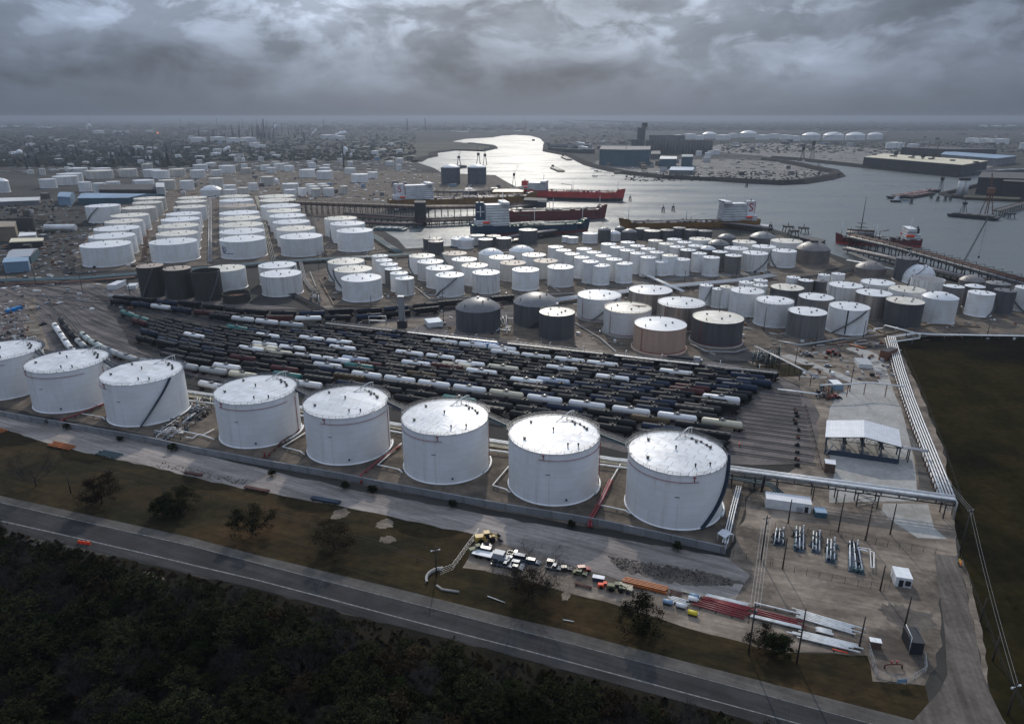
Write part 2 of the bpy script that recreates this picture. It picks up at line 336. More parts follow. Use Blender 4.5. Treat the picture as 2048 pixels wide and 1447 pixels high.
# ships
for nm, c in dict(hull_red=(0.55, 0.04, 0.03), hull_dark_red=(0.15, 0.02, 0.02), hull_orange=(0.24, 0.115, 0.022), hull_blue=(0.012, 0.045, 0.085), hull_green=(0.02, 0.06, 0.045),
                  deck_green=(0.03, 0.10, 0.05), deck_red=(0.22, 0.03, 0.025), deck_brown=(0.07, 0.03, 0.022), house_white=(0.74, 0.74, 0.73), hull_black=(0.02, 0.02, 0.022), boot_red=(0.16, 0.03, 0.03), barge_rust=(0.16, 0.06, 0.045)).items():
    mat(nm, c, tuple(v*0.7 for v in c), scale=0.1, rough=0.5)
def water_mat():
    m = mat('water_surface', (0.105, 0.117, 0.115), rough=0.30, spec=0.42)
    nt = m.node_tree; N = nt.nodes.new; L = nt.links.new; b = nt.nodes['Principled BSDF']; b.inputs['IOR'].default_value = 1.33
    tc = N('ShaderNodeTexCoord'); prev = None
    for sc, st, d in ((0.035, (1, 2.2, 1), 0.9), (0.16, (0.8, 1.6, 1), 0.30), (0.7, (1, 1.3, 1), 0.10)):
        mp = N('ShaderNodeMapping'); mp.inputs['Scale'].default_value = st; mp.inputs['Rotation'].default_value = (0, 0, 0.15); L(tc.outputs['Object'], mp.inputs[0])
        n = N('ShaderNodeTexNoise'); n.inputs['Scale'].default_value = sc; n.inputs['Detail'].default_value = 5; L(mp.outputs[0], n.inputs['Vector'])
        bp = N('ShaderNodeBump'); bp.inputs['Distance'].default_value = d; L(n.outputs['Fac'], bp.inputs['Height'])
        if prev: L(prev, bp.inputs['Normal'])
        prev = bp.outputs[0]
    L(prev, b.inputs['Normal'])
    mp = N('ShaderNodeMapping'); mp.inputs['Scale'].default_value = (1, 3, 1); mp.inputs['Rotation'].default_value = (0, 0, 0.25); L(tc.outputs['Object'], mp.inputs[0])
    n = N('ShaderNodeTexNoise'); n.inputs['Scale'].default_value = 0.006; n.inputs['Detail'].default_value = 6; L(mp.outputs[0], n.inputs['Vector'])
    r = N('ShaderNodeMapRange'); r.inputs['From Min'].default_value = 0.35; r.inputs['From Max'].default_value = 0.65; r.inputs['To Min'].default_value = 0.26; r.inputs['To Max'].default_value = 0.42
    L(n.outputs['Fac'], r.inputs['Value']); L(r.outputs[0], b.inputs['Roughness'])
water_mat()
# ================================================================== SETTING
def poly_px(px, z=0.0): return [tuple(G(x, y, z))[:2] for x, y in px]
def sheet(name, px, m, z, kind='structure', thick=0.0):
    """a flat sheet laid on the ground; px are photograph pixels traced on the ground"""
    mb = MB(); pts = [G(x, y) for x, y in px]
    mb.prism([(p.x, p.y) for p in pts], z, z, sides=False)
    if thick: mb = MB(); mb.prism([(p.x, p.y) for p in pts], z-thick, z)
    return tag(mb.build(name, M[m]), kind=kind)
def rough_edge(px, amp=1.2, step=5.0, seed=1):
    """break straight traced edges into natural ones (returns world points)"""
    rr = random.Random(seed); w = [G(x, y) for x, y in px]; out = []
    for i, a in enumerate(w):
        b = w[(i+1) % len(w)]; d = (b-a).length; n = max(1, min(60, int(d/step)))
        nx = Vector((-(b-a).y, (b-a).x, 0)).normalized() if d > 0 else Vector((0, 0, 0))
        for k in range(n):
            q = a+(b-a)*(k/n)
            if k: q = q+nx*rr.uniform(-amp, amp)
            out.append((q.x, q.y))
    return out
def sheet_r(name, px, m, z, amp=1.2, step=5.0, seed=1):
    mb = MB(); mb.prism(rough_edge(px, amp, step, seed), z, z, sides=False)
    me = mb.mesh(name, M[m])
    return tag(put(me, name), kind='structure')
mb = MB(); S_ = 60000.0
n_ = 12
vs = [(-S_+2*S_*i/n_, -3000+(S_*1.6)*j/n_, 0) for j in range(n_+1) for i in range(n_+1)]
mb.add(vs, [(j*(n_+1)+i, j*(n_+1)+i+1, (j+1)*(n_+1)+i+1, (j+1)*(n_+1)+i) for j in range(n_) for i in range(n_)])
tag(mb.build('ground', M['earth']), kind='structure')
# water -------------------------------------------------------------
WATER = [(812, 497), (795, 478), (768, 462), (782, 446), (848, 436), (868, 404), (1000, 398), (1045, 380), (1014, 364), (990, 350), (885, 346), (868, 336), (832, 324), (845, 317),
         (866, 313), (866, 306), (908, 301), (962, 303), (988, 297), (985, 292), (940, 287), (905, 283), (930, 278), (985, 275), (1004, 271.5), (1030, 270), (1060, 271.5), (1080, 277), (1090, 288), (1092, 303), (1140, 312), (1152, 318), (1176, 330),
         (1200, 337), (1252, 348), (1330, 357), (1400, 360), (1440, 362), (1500, 366), (1560, 369), (1600, 367), (1650, 359), (1676, 352),
         (1672, 346), (1640, 340), (1600, 331), (1560, 324), (1530, 320), (1545, 317), (1600, 321), (1680, 330), (1780, 341), (1880, 350), (1930, 352), (1990, 348), (2100, 352),
         (2100, 372), (2010, 372), (1960, 370), (1930, 378), (1884, 389), (1905, 396), (1965, 400), (2060, 404), (2200, 420), (2400, 540), (2400, 640), (2048, 572), (1990, 556), (1880, 545), (1800, 530), (1700, 520), (1664, 508),
         (1612, 478), (1540, 456), (1470, 452), (1290, 462), (1232, 466), (1160, 470), (1120, 466), (1075, 474), (1030, 480), (1010, 490), (900, 492)]
mb = MB(); mb.prism(poly_px(WATER), 0.06, 0.06, sides=False)
tag(mb.build('water', M['water_surface']), kind='structure')
# dark sloping bank and bulkhead that follow the shore
def bank(px, w=5.0, h=1.6, m='rock', name='shore_bank'):
    mb = MB(); pts = [G(x, y) for x, y in px]; vs = []; n = len(pts)
    for i, p in enumerate(pts):
        t = (pts[min(i+1, n-1)]-pts[max(i-1, 0)]).normalized(); nn = Vector((-t.y, t.x, 0))
        for off, z in ((-w*.5, 0.02), (-w*.1, h), (w*.3, h*.9), (w*.5, 0.03)): q = p+nn*off; vs.append((q.x, q.y, z))
    mb.add(vs, [(i*4+k, i*4+k+1, (i+1)*4+k+1, (i+1)*4+k) for i in range(n-1) for k in range(3)])
    return tag(mb.build(name, M[m]), kind='structure')
bank([(832, 324), (845, 317), (866, 313), (866, 306), (908, 301), (962, 303), (988, 297), (985, 292), (940, 287)], 34, 5, 'bank_mud')
bank([(1092, 288), (1092, 303), (1140, 312), (1176, 330), (1200, 337), (1252, 348), (1330, 357), (1400, 360), (1440, 362)], 26, 7, 'bank_mud')
bank([(1440, 362), (1500, 366), (1560, 369), (1600, 367), (1650, 359), (1676, 352)], 34, 8, 'bank_mud')
bank([(1676, 352), (1672, 346), (1640, 340), (1600, 331), (1560, 324), (1530, 320)], 30, 8, 'bank_mud')
bank([(1545, 317), (1600, 321), (1680, 330), (1780, 341), (1880, 350), (1930, 352)], 26, 8, 'bank_mud')
bank([(2010, 372), (1960, 370), (1930, 378), (1884, 389), (1905, 396), (1965, 400), (2060, 404)], 14, 4, 'bank_mud')
# land patches, far to near -------------------------------------------
sheet_r('marsh', [(742, 296), (800, 288), (905, 283), (985, 291), (988, 297), (962, 303), (908, 301), (866, 306), (866, 313), (845, 317), (832, 324), (790, 330), (742, 320)], 'marsh', 0.10, 8, 60)
sheet_r('far_bank_yard', [(1176, 330), (1200, 336), (1330, 356), (1440, 361), (1560, 366), (1650, 357), (1672, 347), (1600, 332), (1540, 322), (1450, 318), (1300, 322), (1200, 320)], 'concrete_far', 0.12, 5, 40)
sheet_r('terminal_yard', [(1400, 300), (1560, 316), (1700, 331), (1880, 349), (1950, 348), (1990, 330), (1940, 315), (1760, 298), (1600, 286), (1440, 288)], 'concrete_far', 0.10, 5, 50)
sheet_r('levee', [(1420, 262), (1620, 268), (1780, 272), (1770, 284), (1600, 296), (1400, 290)], 'far_forest', 0.08, 5, 80)
sheet_r('woods', [(1240, 252), (1500, 254), (1800, 252), (2400, 262), (2400, 248), (1900, 243), (1240, 246)], 'far_forest', 0.09, 20, 300)
sheet_r('woods', [(-300, 262), (100, 262), (420, 262), (420, 272), (100, 282), (-300, 284)], 'far_forest', 0.09, 20, 150)
sheet_r('dock_yard', [(740, 345), (885, 346), (985, 350), (1014, 364), (1040, 380), (1000, 396), (868, 404), (700, 400), (640, 380)], 'tank_pad', 0.08, 2, 30)
# tank farm ground
sheet_r('far_tank_yard', [(330, 345), (820, 340), (840, 400), (700, 440), (330, 400)], 'tank_pad', 0.05, 3, 30)
sheet_r('left_tank_yard', [(150, 505), (230, 405), (560, 380), (700, 420), (790, 500), (700, 516), (420, 530), (150, 545)], 'tank_pad', 0.06, 2, 15)
sheet_r('middle_tank_yard', [(600, 548), (790, 505), (870, 500), (1050, 490), (1560, 470), (1690, 530), (1600, 556), (1120, 590), (870, 612), (640, 625), (600, 600)], 'tank_pad', 0.08, 2, 15)
sheet_r('right_tank_yard', [(880, 660), (1010, 610), (1400, 575), (1560, 548), (1720, 545), (1800, 560), (2200, 600), (2200, 665), (1860, 672), (1780, 680), (1500, 700), (1380, 720), (1180, 715), (1010, 690)], 'tank_pad', 0.09, 2, 12)
# field, grass, bare ground
sheet_r('field', [(1786, 672), (1860, 665), (2060, 664), (2700, 720), (2700, 1900), (2040, 1900), (1990, 1447), (1960, 1290), (1918, 1115), (1910, 1000), (1880, 880), (1830, 760)], 'field_grass', 0.05, 0.8, 6)
sheet_r('dirt_yard', [(965, 1062), (1120, 1060), (1460, 1115), (1500, 990), (1540, 960), (1600, 930), (1600, 770), (1530, 740), (1480, 715), (1400, 705), (1560, 690), (1700, 690), (1780, 675), (1830, 760), (1880, 880), (1914, 1010), (1915, 1110),
         (1880, 1120), (1885, 1290), (1850, 1370), (1745, 1362), (1735, 1310), (1560, 1306), (1420, 1268), (1330, 1240), (1180, 1196), (1010, 1150), (925, 1135), (940, 1100)], 'bare_dirt', 0.03, 0.7, 4)
sheet_r('grass_verge', [(-500, 700), (0, 850), (100, 884), (320, 935), (480, 972), (640, 1000), (700, 1012), (960, 1064), (940, 1100), (925, 1135), (1010, 1150), (1180, 1196), (1330, 1240), (1420, 1268), (1560, 1306), (1735, 1310), (1745, 1362), (1850, 1370), (1860, 1447),
         (1750, 1447), (1536, 1368), (1300, 1306), (1024, 1236), (900, 1203), (768, 1170), (640, 1140), (512, 1111), (375, 1075), (187, 1032), (0, 991), (-500, 880)], 'grass', 0.045, 0.5, 3, 5)
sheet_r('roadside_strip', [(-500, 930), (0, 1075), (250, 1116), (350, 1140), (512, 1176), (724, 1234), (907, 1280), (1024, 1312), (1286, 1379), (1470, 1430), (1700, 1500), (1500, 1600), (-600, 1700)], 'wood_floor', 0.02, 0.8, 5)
sheet_r('rail_yard_ground', [(-200, 560), (60, 556), (230, 572), (420, 600), (760, 632), (1000, 610), (1120, 640), (860, 655), (1010, 680), (1200, 712), (1420, 722), (1545, 745), (1600, 775), (1640, 830), (1625, 925), (1500, 930), (1250, 905), (1000, 850), (700, 800), (430, 760), (340, 740), (150, 720), (60, 690), (-200, 640)], 'ballast', 0.10, 1.0, 8)
sheet_r('dark_ballast', [(190, 590), (300, 598), (520, 618), (700, 618), (1000, 600), (1040, 606), (760, 640), (740, 655), (1010, 685), (1200, 716), (1420, 738), (1530, 772), (1500, 800), (1470, 830), (1466, 856), (1330, 846), (1000, 800), (700, 764), (420, 748), (330, 724), (260, 690), (235, 640)], 'ballast_dark', 0.11, 1.2, 5, 9)  # darker ballast sheet beneath the main strings of cars
sheet_r('tank_row_ground', [(-400, 700), (0, 760), (200, 790), (400, 800), (800, 870), (1240, 925), (1470, 935), (1500, 985), (1455, 1098), (1150, 1050), (700, 965), (330, 878), (0, 815), (-400, 735)], 'tank_pad', 0.12, 0.8, 5)
sheet_r('haul_road', [(-400, 740), (0, 828), (330, 892), (700, 978), (1150, 1062), (1452, 1114), (1500, 1150), (1470, 1200), (1240, 1160), (960, 1072), (700, 1016), (480, 976), (320, 938), (100, 888), (0, 856), (-400, 760)], 'haul_road_dirt', 0.06, 0.5, 4)
sheet_r('haul_road_mud', [(1215, 1110), (1290, 1128), (1400, 1142), (1470, 1160), (1490, 1168), (1420, 1172), (1330, 1162), (1240, 1140)], 'wet_dirt', 0.075, 0.9, 0.9, 3)
sheet_r('mud_patch', [(1755, 1210), (1790, 1206), (1835, 1222), (1872, 1226), (1868, 1255), (1840, 1262), (1812, 1290), (1795, 1250), (1765, 1228)], 'wet_dirt', 0.05, 0.9, 0.8, 8)
sheet_r('mud_track', [(1610, 830), (1626, 820), (1634, 860), (1622, 930), (1608, 920)], 'wet_dirt', 0.055, 0.7, 3, 6)
for i, L_ in enumerate([[(668, 1022), (690, 1015), (700, 1025), (690, 1034), (672, 1038), (660, 1036)], [(755, 1044), (772, 1036), (788, 1042), (785, 1054), (764, 1056), (750, 1054)], [(760, 1074), (782, 1070), (794, 1080), (776, 1086), (758, 1082)], [(1122, 1190), (1134, 1182), (1142, 1190), (1136, 1200), (1124, 1200)], [(285, 1144), (300, 1142), (320, 1150), (330, 1158), (310, 1154)], [(443, 1150), (455, 1148), (462, 1158), (448, 1158)]]):
    sheet_r('bare_patch', L_, 'bare_dirt', 0.055, 0.35, 0.5, 20+i)
# concrete aprons
sheet('concrete_apron', [(1660, 815), (1675, 790), (1700, 775), (1700, 765), (1640, 740), (1560, 712), (1580, 708), (1660, 738), (1720, 762), (1760, 770), (1745, 735), (1725, 712), (1690, 697), (1712, 692), (1755, 708), (1772, 735), (1790, 790), (1802, 815), (1812, 850), (1830, 930), (1836, 1002), (1800, 1002), (1658, 1005), (1658, 985), (1668, 950), (1650, 870)], 'concrete', 0.07)
sheet('concrete_apron', [(1763, 1024), (1766, 1006), (1856, 1008), (1868, 1055), (1895, 1078), (1835, 1075), (1790, 1045)], 'concrete', 0.062)
sheet('service_road', [(1812, 856), (1836, 862), (1860, 920), (1878, 972), (1884, 996), (1842, 1001), (1834, 930)], 'road_shoulder', 0.078)
sheet('concrete_apron', [(1210, 566+2), (1400, 548), (1540, 541), (1560, 546), (1400, 556), (1220, 574)], 'concrete_far', 0.095)
sheet('dirt_road', [(0, 566), (120, 563), (270, 578), (330, 586), (330, 582), (200, 566), (140, 556), (0, 552)], 'bare_dirt', 0.12)
sheet('dirt_road', [(610, 555), (632, 560), (650, 590), (672, 614), (640, 618), (618, 590)], 'bare_dirt', 0.11)
sheet('dirt_road', [(825, 636), (912, 632), (880, 640), (830, 655), (800, 662), (728, 658), (760, 648)], 'bare_dirt', 0.115)
sheet('dirt_road', [(1150, 648), (1200, 690), (1228, 700), (1230, 712), (1170, 705), (1150, 690), (1148, 665)], 'bare_dirt', 0.115)
sheet('dirt_road', [(1390, 712), (1480, 700), (1560, 712), (1540, 722), (1400, 722)], 'road_shoulder', 0.115)
sheet('grass_patch', [(1480, 735), (1560, 728), (1630, 730), (1600, 752), (1530, 755)], 'grass', 0.118)
sheet('grass_patch', [(1500, 722), (1560, 716), (1580, 724), (1540, 730)], 'grass', 0.118)
sheet('dirt_road', [(50, 600), (70, 590), (78, 640), (100, 700), (60, 690), (48, 660)], 'bare_dirt', 0.13)
# public road ---------------------------------------------------------
UP = [(-400, 880), (0, 991), (187, 1032), (375, 1073), (512, 1109), (640, 1140), (807, 1180), (1024, 1235), (1124, 1258), (1241, 1289), (1349, 1317), (1536, 1365), (1750, 1420), (2000, 1485), (2400, 1590)]
SH = [(-400, 893), (0, 1003), (187, 1046), (375, 1088), (512, 1124), (640, 1157), (807, 1200), (1024, 1256), (1124, 1281), (1241, 1312), (1349, 1340), (1536, 1390), (1750, 1448), (2000, 1516), (2400, 1625)]
LN = [(-400, 930), (0, 1040), (187, 1082), (287, 1105), (400, 1132), (512, 1158), (650, 1194), (800, 1234), (957, 1275), (1024, 1292), (1250, 1352), (1469, 1411), (1700, 1474), (2000, 1556), (2400, 1668)]
LO = [(-400, 950), (0, 1058), (187, 1100), (287, 1124), (400, 1150), (512, 1177), (650, 1213), (800, 1253), (957, 1292), (1024, 1311), (1250, 1372), (1469, 1432), (1700, 1496), (2000, 1580), (2400, 1695)]
sheet('road', UP+LO[::-1], 'asphalt', 0.08)
sheet('road_shoulder', UP+SH[::-1], 'road_shoulder', 0.10)
def offs(L_, d): return [(x, y+d) for x, y in L_]
sheet('edge_line', LN+offs(LN, 2.2)[::-1], 'road_line', 0.11)
sheet('edge_line', offs(SH, 0.5)+offs(SH, 2.0)[::-1], 'road_line', 0.115)
sheet('access_road', [(1868, 1108), (1914, 1112), (1932, 1180), (1950, 1260), (1962, 1330), (1975, 1375), (2010, 1447), (2060, 1530), (1800, 1470), (1880, 1380), (1894, 1350), (1890, 1270), (1880, 1190)], 'access_dirt', 0.12)
sheet('access_road_apron', [(1905, 1378), (1978, 1398), (2012, 1447), (2060, 1530), (1850, 1475), (1842, 1425)], 'access_dirt', 0.13)
sheet_r('dirt_verge', [(1926, 1120), (1940, 1160), (1956, 1230), (1972, 1300), (1975, 1370), (1962, 1330), (1950, 1260), (1932, 1180), (1916, 1118)], 'bare_dirt', 0.125, 0.3, 3)
sheet_r('gravel_enclosure', [(1736, 1300), (1765, 1296), (1848, 1320), (1851, 1345), (1812, 1368), (1752, 1356), (1748, 1350)], 'bare_dirt', 0.11, 0.1, 3)
# ================================================================== TANKS
def circ(c, r, z, n=64):
    out = []
    for k in range(n):
        w = 2*math.pi*k/n; out.append(P((c[0]+r*math.cos(w), c[1]+r*math.sin(w), z)))
    return np.array(out)
def solve(xl, xr, yc, yb=None, h=14.0):
    for _ in range(6 if yb else 1):
        c = G((xl+xr)/2, yc, h); Z = c.y*CP-(h-HC)*SP; r = (xr-xl)/2*Z/F; tx, ty = (xl+xr)/2, yc
        for _ in range(4):
            q = circ(c, r, h); w = q[:, 0].max()-q[:, 0].min(); r *= (xr-xl)/w
            mx, my = (q[:, 0].max()+q[:, 0].min())/2, (q[:, 1].max()+q[:, 1].min())/2
            tx += (xl+xr)/2-mx; ty += yc-my; c = G(tx, ty, h)
        if yb is None: break
        b = circ(c, r, 0.0)[:, 1].max(); t = circ(c, r, h)[:, 1].max()
        h = max(4.0, min(60.0, h*(yb-t)/max(1.0, b-t)))
    return c.x, c.y, r, h
VM = {}
def vent_mesh():
    mb = MB(); mb.tube([(0, 0, 0), (0, 0, .8)], .22, 8); mb.tube([(0, 0, .8), (0, 0, 1.15)], .42, 8, r2=.2); VM['vent'] = mb.mesh('roof_vent', M['dark_steel'])
    mb = MB(); mb.tube([(0, 0, 0), (0, 0, .5)], .4, 8); mb.box((0, 0, .5), (.95, .95, .12)); mb.tube([(.5, 0, 0), (.5, 0, 1.1)], .08, 6); VM['hatch'] = mb.mesh('roof_hatch', M['dark_steel'])
vent_mesh()
def arc_pts(r, a0, a1, z0, z1, n): return [(r*math.cos(a0+(a1-a0)*k/n), r*math.sin(a0+(a1-a0)*k/n), z0+(z1-z0)*k/n) for k in range(n+1)]
def railing(r, z, a0, a1, n, post=1.1, pr=.05, rr=.035):
    mb = MB()
    for k in range(n+1):
        w = a0+(a1-a0)*k/n; mb.tube([(r*math.cos(w), r*math.sin(w), z), (r*math.cos(w), r*math.sin(w), z+post)], pr, 4, cap=False)
    for zz in (post, post*.55): mb.tube(arc_pts(r, a0, a1, z+zz, z+zz, max(12, n*2)), rr, 4, cap=False)
    return mb
def stair(r, h, a0, a1, w=1.0, n=36):
    """spiral stair that climbs round the shell"""
    mb = MB()
    for k in range(n):
        t = (k+.5)/n; a = a0+(a1-a0)*t; rr = r+w/2+.08
        mb.box((rr*math.cos(a), rr*math.sin(a), h*k/n), (w, abs(a1-a0)*r/n*1.25, h/n*.9), a)
    out = r+w+.1
    mb.tube(arc_pts(out, a0, a1, 0.3, h+.3, n), .12, 4); mb.tube(arc_pts(out, a0, a1, 1.3, h+1.2, n), .05, 4); mb.tube(arc_pts(r+.1, a0, a1, 0.3, h+.3, n), .10, 4)
    return mb
def make_tank(spec, shell, roof, label, cat='tank', group=None, name='storage_tank', rise=None, style='cone', stairs=None, vents=5, rail=None, seed=0, big=False, ring=True, open_roof=False):
    x, y, r, h = spec; rr = random.Random(seed*7+int(abs(x)*3)); seg = 96 if big else (56 if r > 6 else 36)
    t = thing(name, label, cat, (x, y, 0), 0, group)
    mb = MB(); prof = [(r+.35, 0.0), (r+.35, .25), (r, .45), (r, h-.25), (r+.10, h-.25), (r+.10, h)]
    if open_roof: prof += [(r-.15, h), (r-.2, h*.55)]
    mb.lathe(prof, seg)
    # sharp profile corners
    mb.sm = [True]*len(mb.sm)
    me = mb.mesh('shell', M[shell]); o = put(me, 'shell', t)
    try: me.set_sharp_from_angle(angle=R(35))
    except Exception: pass
    if rise is None: rise = r*0.075
    mb = MB(); ns = 6
    if open_roof:
        mb.lathe([(r-.2, h*.55), (r*.6, h*.55+.1), (0.01, h*.55+.2)], seg); roofz = lambda q: h*.55
    elif style == 'dome':
        Rr = (r*r+rise*rise)/(2*rise); roofz = lambda q: h+math.sqrt(max(0, Rr*Rr-q*q))-(Rr-rise)
        mb.lathe([(r*(1-k/10.)+.001*(k == 10), roofz(r*(1-k/10.))+(0.004 if k == 0 else 0)) for k in range(11)], seg)
    else:
        roofz = lambda q: h+.004+rise*(1-q/r); mb.lathe([(r, h+.004), (r*.5, h+.004+rise*.5), (.01, h+.004+rise)], seg)
    mb.build('roof', M[roof], t)
    if vents:
        for k in range(vents):
            a = rr.uniform(0, 6.283) if k else 1.2; q = r*(0.80 if k % 2 else 0.45)
            a = 2*math.pi*k/vents+rr.uniform(-.3, .3)
            o = put(VM['vent' if k % 2 else 'hatch'], 'roof_vent', t, (q*math.cos(a), q*math.sin(a), roofz(q)), a)
            if r < 9: o.scale = (.8, .8, .8)
    if rail:
        mb = railing(r-.1, h, rail[0], rail[1], max(4, int(r*abs(rail[1]-rail[0])/2.4)), pr=.06, rr=.045)
        mb.build('railing', M['steel_grey'], t)
    if stairs:
        stair(r, h, stairs[0], stairs[1], 1.0 if r > 8 else .8, 40 if r > 10 else 24).build('stair', M['navy_steel' if big else 'steel_grey'], t)
    return t, roofz
# ---- the front row of eight ------------------------------------------------
FRONT = [(-96, 79, 0, 0, 1), (46, 218, 722, 827, 2), (197.5, 366.5, 745, 853.7, 3), (426, 594, 780, 897, 4), (605, 776, 805, 930.5, 5), (802.5, 977, 835, 968.7, 6), (1017, 1200, 869.5, 1011.7, 7), (1256.5, 1454.5, 907.4, 1060, 8)]
FL = {1: 'large white front-row tank cut off by the left edge of view', 2: 'large white front-row tank, second from the left, red pipe at its base', 3: 'large white front-row tank with dark spiral stair and streaked shell, beside pipe manifold',
      4: 'large white front-row tank right of the dark pipe manifold', 5: 'large white front-row tank between the plain fourth and the one with a glaring roof', 6: 'large white front-row tank whose roof glares brightest in the sun',
      7: 'large white front-row tank with rippled roof plates, second from the right', 8: 'largest nearest white tank at right end, dark curved stair on its shell'}
FT = {}
HF = 18.5; RF = 15.6
def clip_circle(poly, r):
    """clip a convex polygon by a circle"""
    out = []; n = len(poly)
    for i in range(n):
        a, b = poly[i], poly[(i+1) % n]; ina = a[0]**2+a[1]**2 <= r*r; inb = b[0]**2+b[1]**2 <= r*r
        if ina: out.append(a)
        dx, dy = b[0]-a[0], b[1]-a[1]; A = dx*dx+dy*dy; B = 2*(a[0]*dx+a[1]*dy); Cc = a[0]**2+a[1]**2-r*r; D = B*B-4*A*Cc
        if D > 0:
            for s_ in (-1, 1):
                t = (-B+s_*math.sqrt(D))/(2*A)
                if 1e-6 < t < 1-1e-6: out.append((a[0]+t*dx, a[1]+t*dy))
    if len(out) >= 3:      # round off the arc between consecutive points that both lie on the circle
        res = []
        for i, a in enumerate(out):
            b = out[(i+1) % len(out)]; res.append(a)
            if abs(math.hypot(*a)-r) < 1e-4 and abs(math.hypot(*b)-r) < 1e-4:
                wa, wb = math.atan2(a[1], a[0]), math.atan2(b[1], b[0]); dw = (wb-wa+math.pi) % (2*math.pi)-math.pi
                k = int(abs(dw)/.06)
                for j in range(1, k+1): w = wa+dw*j/(k+1); res.append((r*math.cos(w), r*math.sin(w)))
        out = res
    return out
RED_ANG = {1: (-1.9, -0.9), 2: (-2.35, -0.65), 3: (-2.75, -2.05), 4: (-2.25, -0.45), 5: (-1.95, -0.25), 6: (-3.0, -1.55), 7: (-1.95, -0.15), 8: (-3.1, -1.35)}
for xl, xr, yc, yb, i in FRONT:
    if i == 1:
        p2 = FT[2] if 2 in FT else None
        spec = None
    else: spec = solve(xl, xr, yc, yb)
    FT[i] = spec
ang_ = (FT[2][0]-FT[3][0], FT[2][1]-FT[3][1])
FT[1] = (FT[2][0]+ang_[0]*0.97, FT[2][1]+ang_[1]*0.97, FT[2][2], FT[2][3])
print('front', {k: tuple(round(v, 1) for v in FT[k]) for k in FT})
for i in range(1, 9):
    sp = FT[i]; r, h = sp[2], sp[3]; rr = random.Random(100+i)
    t, rz_ = make_tank(sp, 'front_paint', 'steel_grey', FL[i], cat='storage tank', group='large white tanks in the front row', rise=.9, vents=0, seed=i, big=True)
    bpy.data.objects.remove([c for c in t.children if c.name.startswith('roof')][0])
    # lapped roof plates, each its own piece
    rise = .9; ang = R(62)+rr.uniform(-.05, .05); ca, sa = math.cos(ang), math.sin(ang)
    wS, lS = 2.6, 6.6; ns = int(2*r/wS)+1
    for a in range(-ns//2-1, ns//2+2):
        off = rr.uniform(-2.2, 2.2) if a % 2 else rr.uniform(-2.2, 2.2)+lS/2
        for b in range(-4, 5):
            u0, u1, v0, v1 = a*wS, (a+1)*wS-.17, b*lS+off, (b+1)*lS+off-.10
            pl = []
            for (uu, vv) in ((u0, v0), (u1, v0), (u1, v1), (u0, v1)): pl.append((uu*ca-vv*sa, uu*sa+vv*ca))
            # subdivide long sides so that a plate bends over the cone
            q = []
            for k in range(4):
                A_, B_ = pl[k], pl[(k+1) % 4]; nn = 3 if k in (1, 3) else 1
                for j in range(nn): q.append((A_[0]+(B_[0]-A_[0])*j/nn, A_[1]+(B_[1]-A_[1])*j/nn))
            q = clip_circle(q, r-.12)
            if len(q) < 3: continue
            cx_ = sum(p[0] for p in q)/len(q); cy_ = sum(p[1] for p in q)/len(q)
            area = abs(sum(q[k][0]*q[(k+1) % len(q)][1]-q[(k+1) % len(q)][0]*q[k][1] for k in range(len(q))))/2
            if area < .8: continue
            tu, tv = .042+rr.uniform(-.010, .010), rr.uniform(-.014, .014); tx, ty = tu*ca-tv*sa, tu*sa+tv*ca; lift = rr.uniform(.04, .08)
            zf = lambda p: h+.03+rise*(1-math.hypot(*p)/r)+lift+(p[0]-cx_)*tx+(p[1]-cy_)*ty
            vs = [(p[0]-cx_, p[1]-cy_, zf(p)) for p in q]; n = len(vs)
            zc_ = zf((cx_, cy_))+rr.uniform(.0, .05)
            mb = MB(); mb.add(vs+[(v[0], v[1], v[2]-.12) for v in vs]+[(0, 0, zc_)], [(k, (k+1) % n, 2*n) for k in range(n)]+[((k+1) % n, k, n+k, n+(k+1) % n) for k in range(n)])
            mb.build('roof_plate', M['roof_plate_paint'], t, (cx_, cy_, 0))
    mb = MB(); mb.lathe([(r-.02, h-.05), (r*.5, h-.2+rise*.5), (.01, h-.2+rise)], 64); mb.build('roof_deck', M['steel_grey'], t)
    railing(r-.05, h, 0, 2*math.pi, 40, 1.15, .055, .04).build('railing', M['steel_grey'], t)
    mb = MB(); mb.lathe([(r+.1, h-.12), (r+1.05, h-.12), (r+1.05, h+.05), (r+.1, h+.05)], 40, a0=.25, a1=2.95, smooth=False); mb.build('rim_walkway', M['navy_steel'], t)
    mb = MB()
    for zz in (h+.45, h+.8, h+1.15): mb.tube(arc_pts(r+1.0, .25, 2.95, zz, zz, 40), .055, 4)
    for k in range(24): a = .25+2.7*k/23; mb.tube([((r+1)*math.cos(a), (r+1)*math.sin(a), h), ((r+1)*math.cos(a), (r+1)*math.sin(a), h+1.15)], .06, 4)
    mb.build('walkway_rail', M['navy_steel'], t)
    # roof fittings
    for (a, q, kind_) in ((-2.75, .72, 'hatch'), (-1.25, .70, 'vent'), (2.35, .72, 'hatch'), (1.9, .05, 'vent'), (-.9, .80, 'vent'), (.25, .75, 'hatch'), (.7, .66, 'hatch')):
        a += rr.uniform(-.06, .06); o = put(VM[kind_], 'roof_vent', t, (q*r*math.cos(a), q*r*math.sin(a), h+.05+rise*(1-q)), a); o.scale = (.95, .95, 1.1)
    # gauge frame and hoist pipe at the back right
    mb = MB(); gx, gy = r*.22, r*.66; zz = h+.3
    for dx, dy in ((0, 0), (1.8, 0), (1.8, 1.6), (0, 1.6)): mb.tube([(gx+dx, gy+dy, zz), (gx+dx, gy+dy, zz+1.6)], .06, 4)
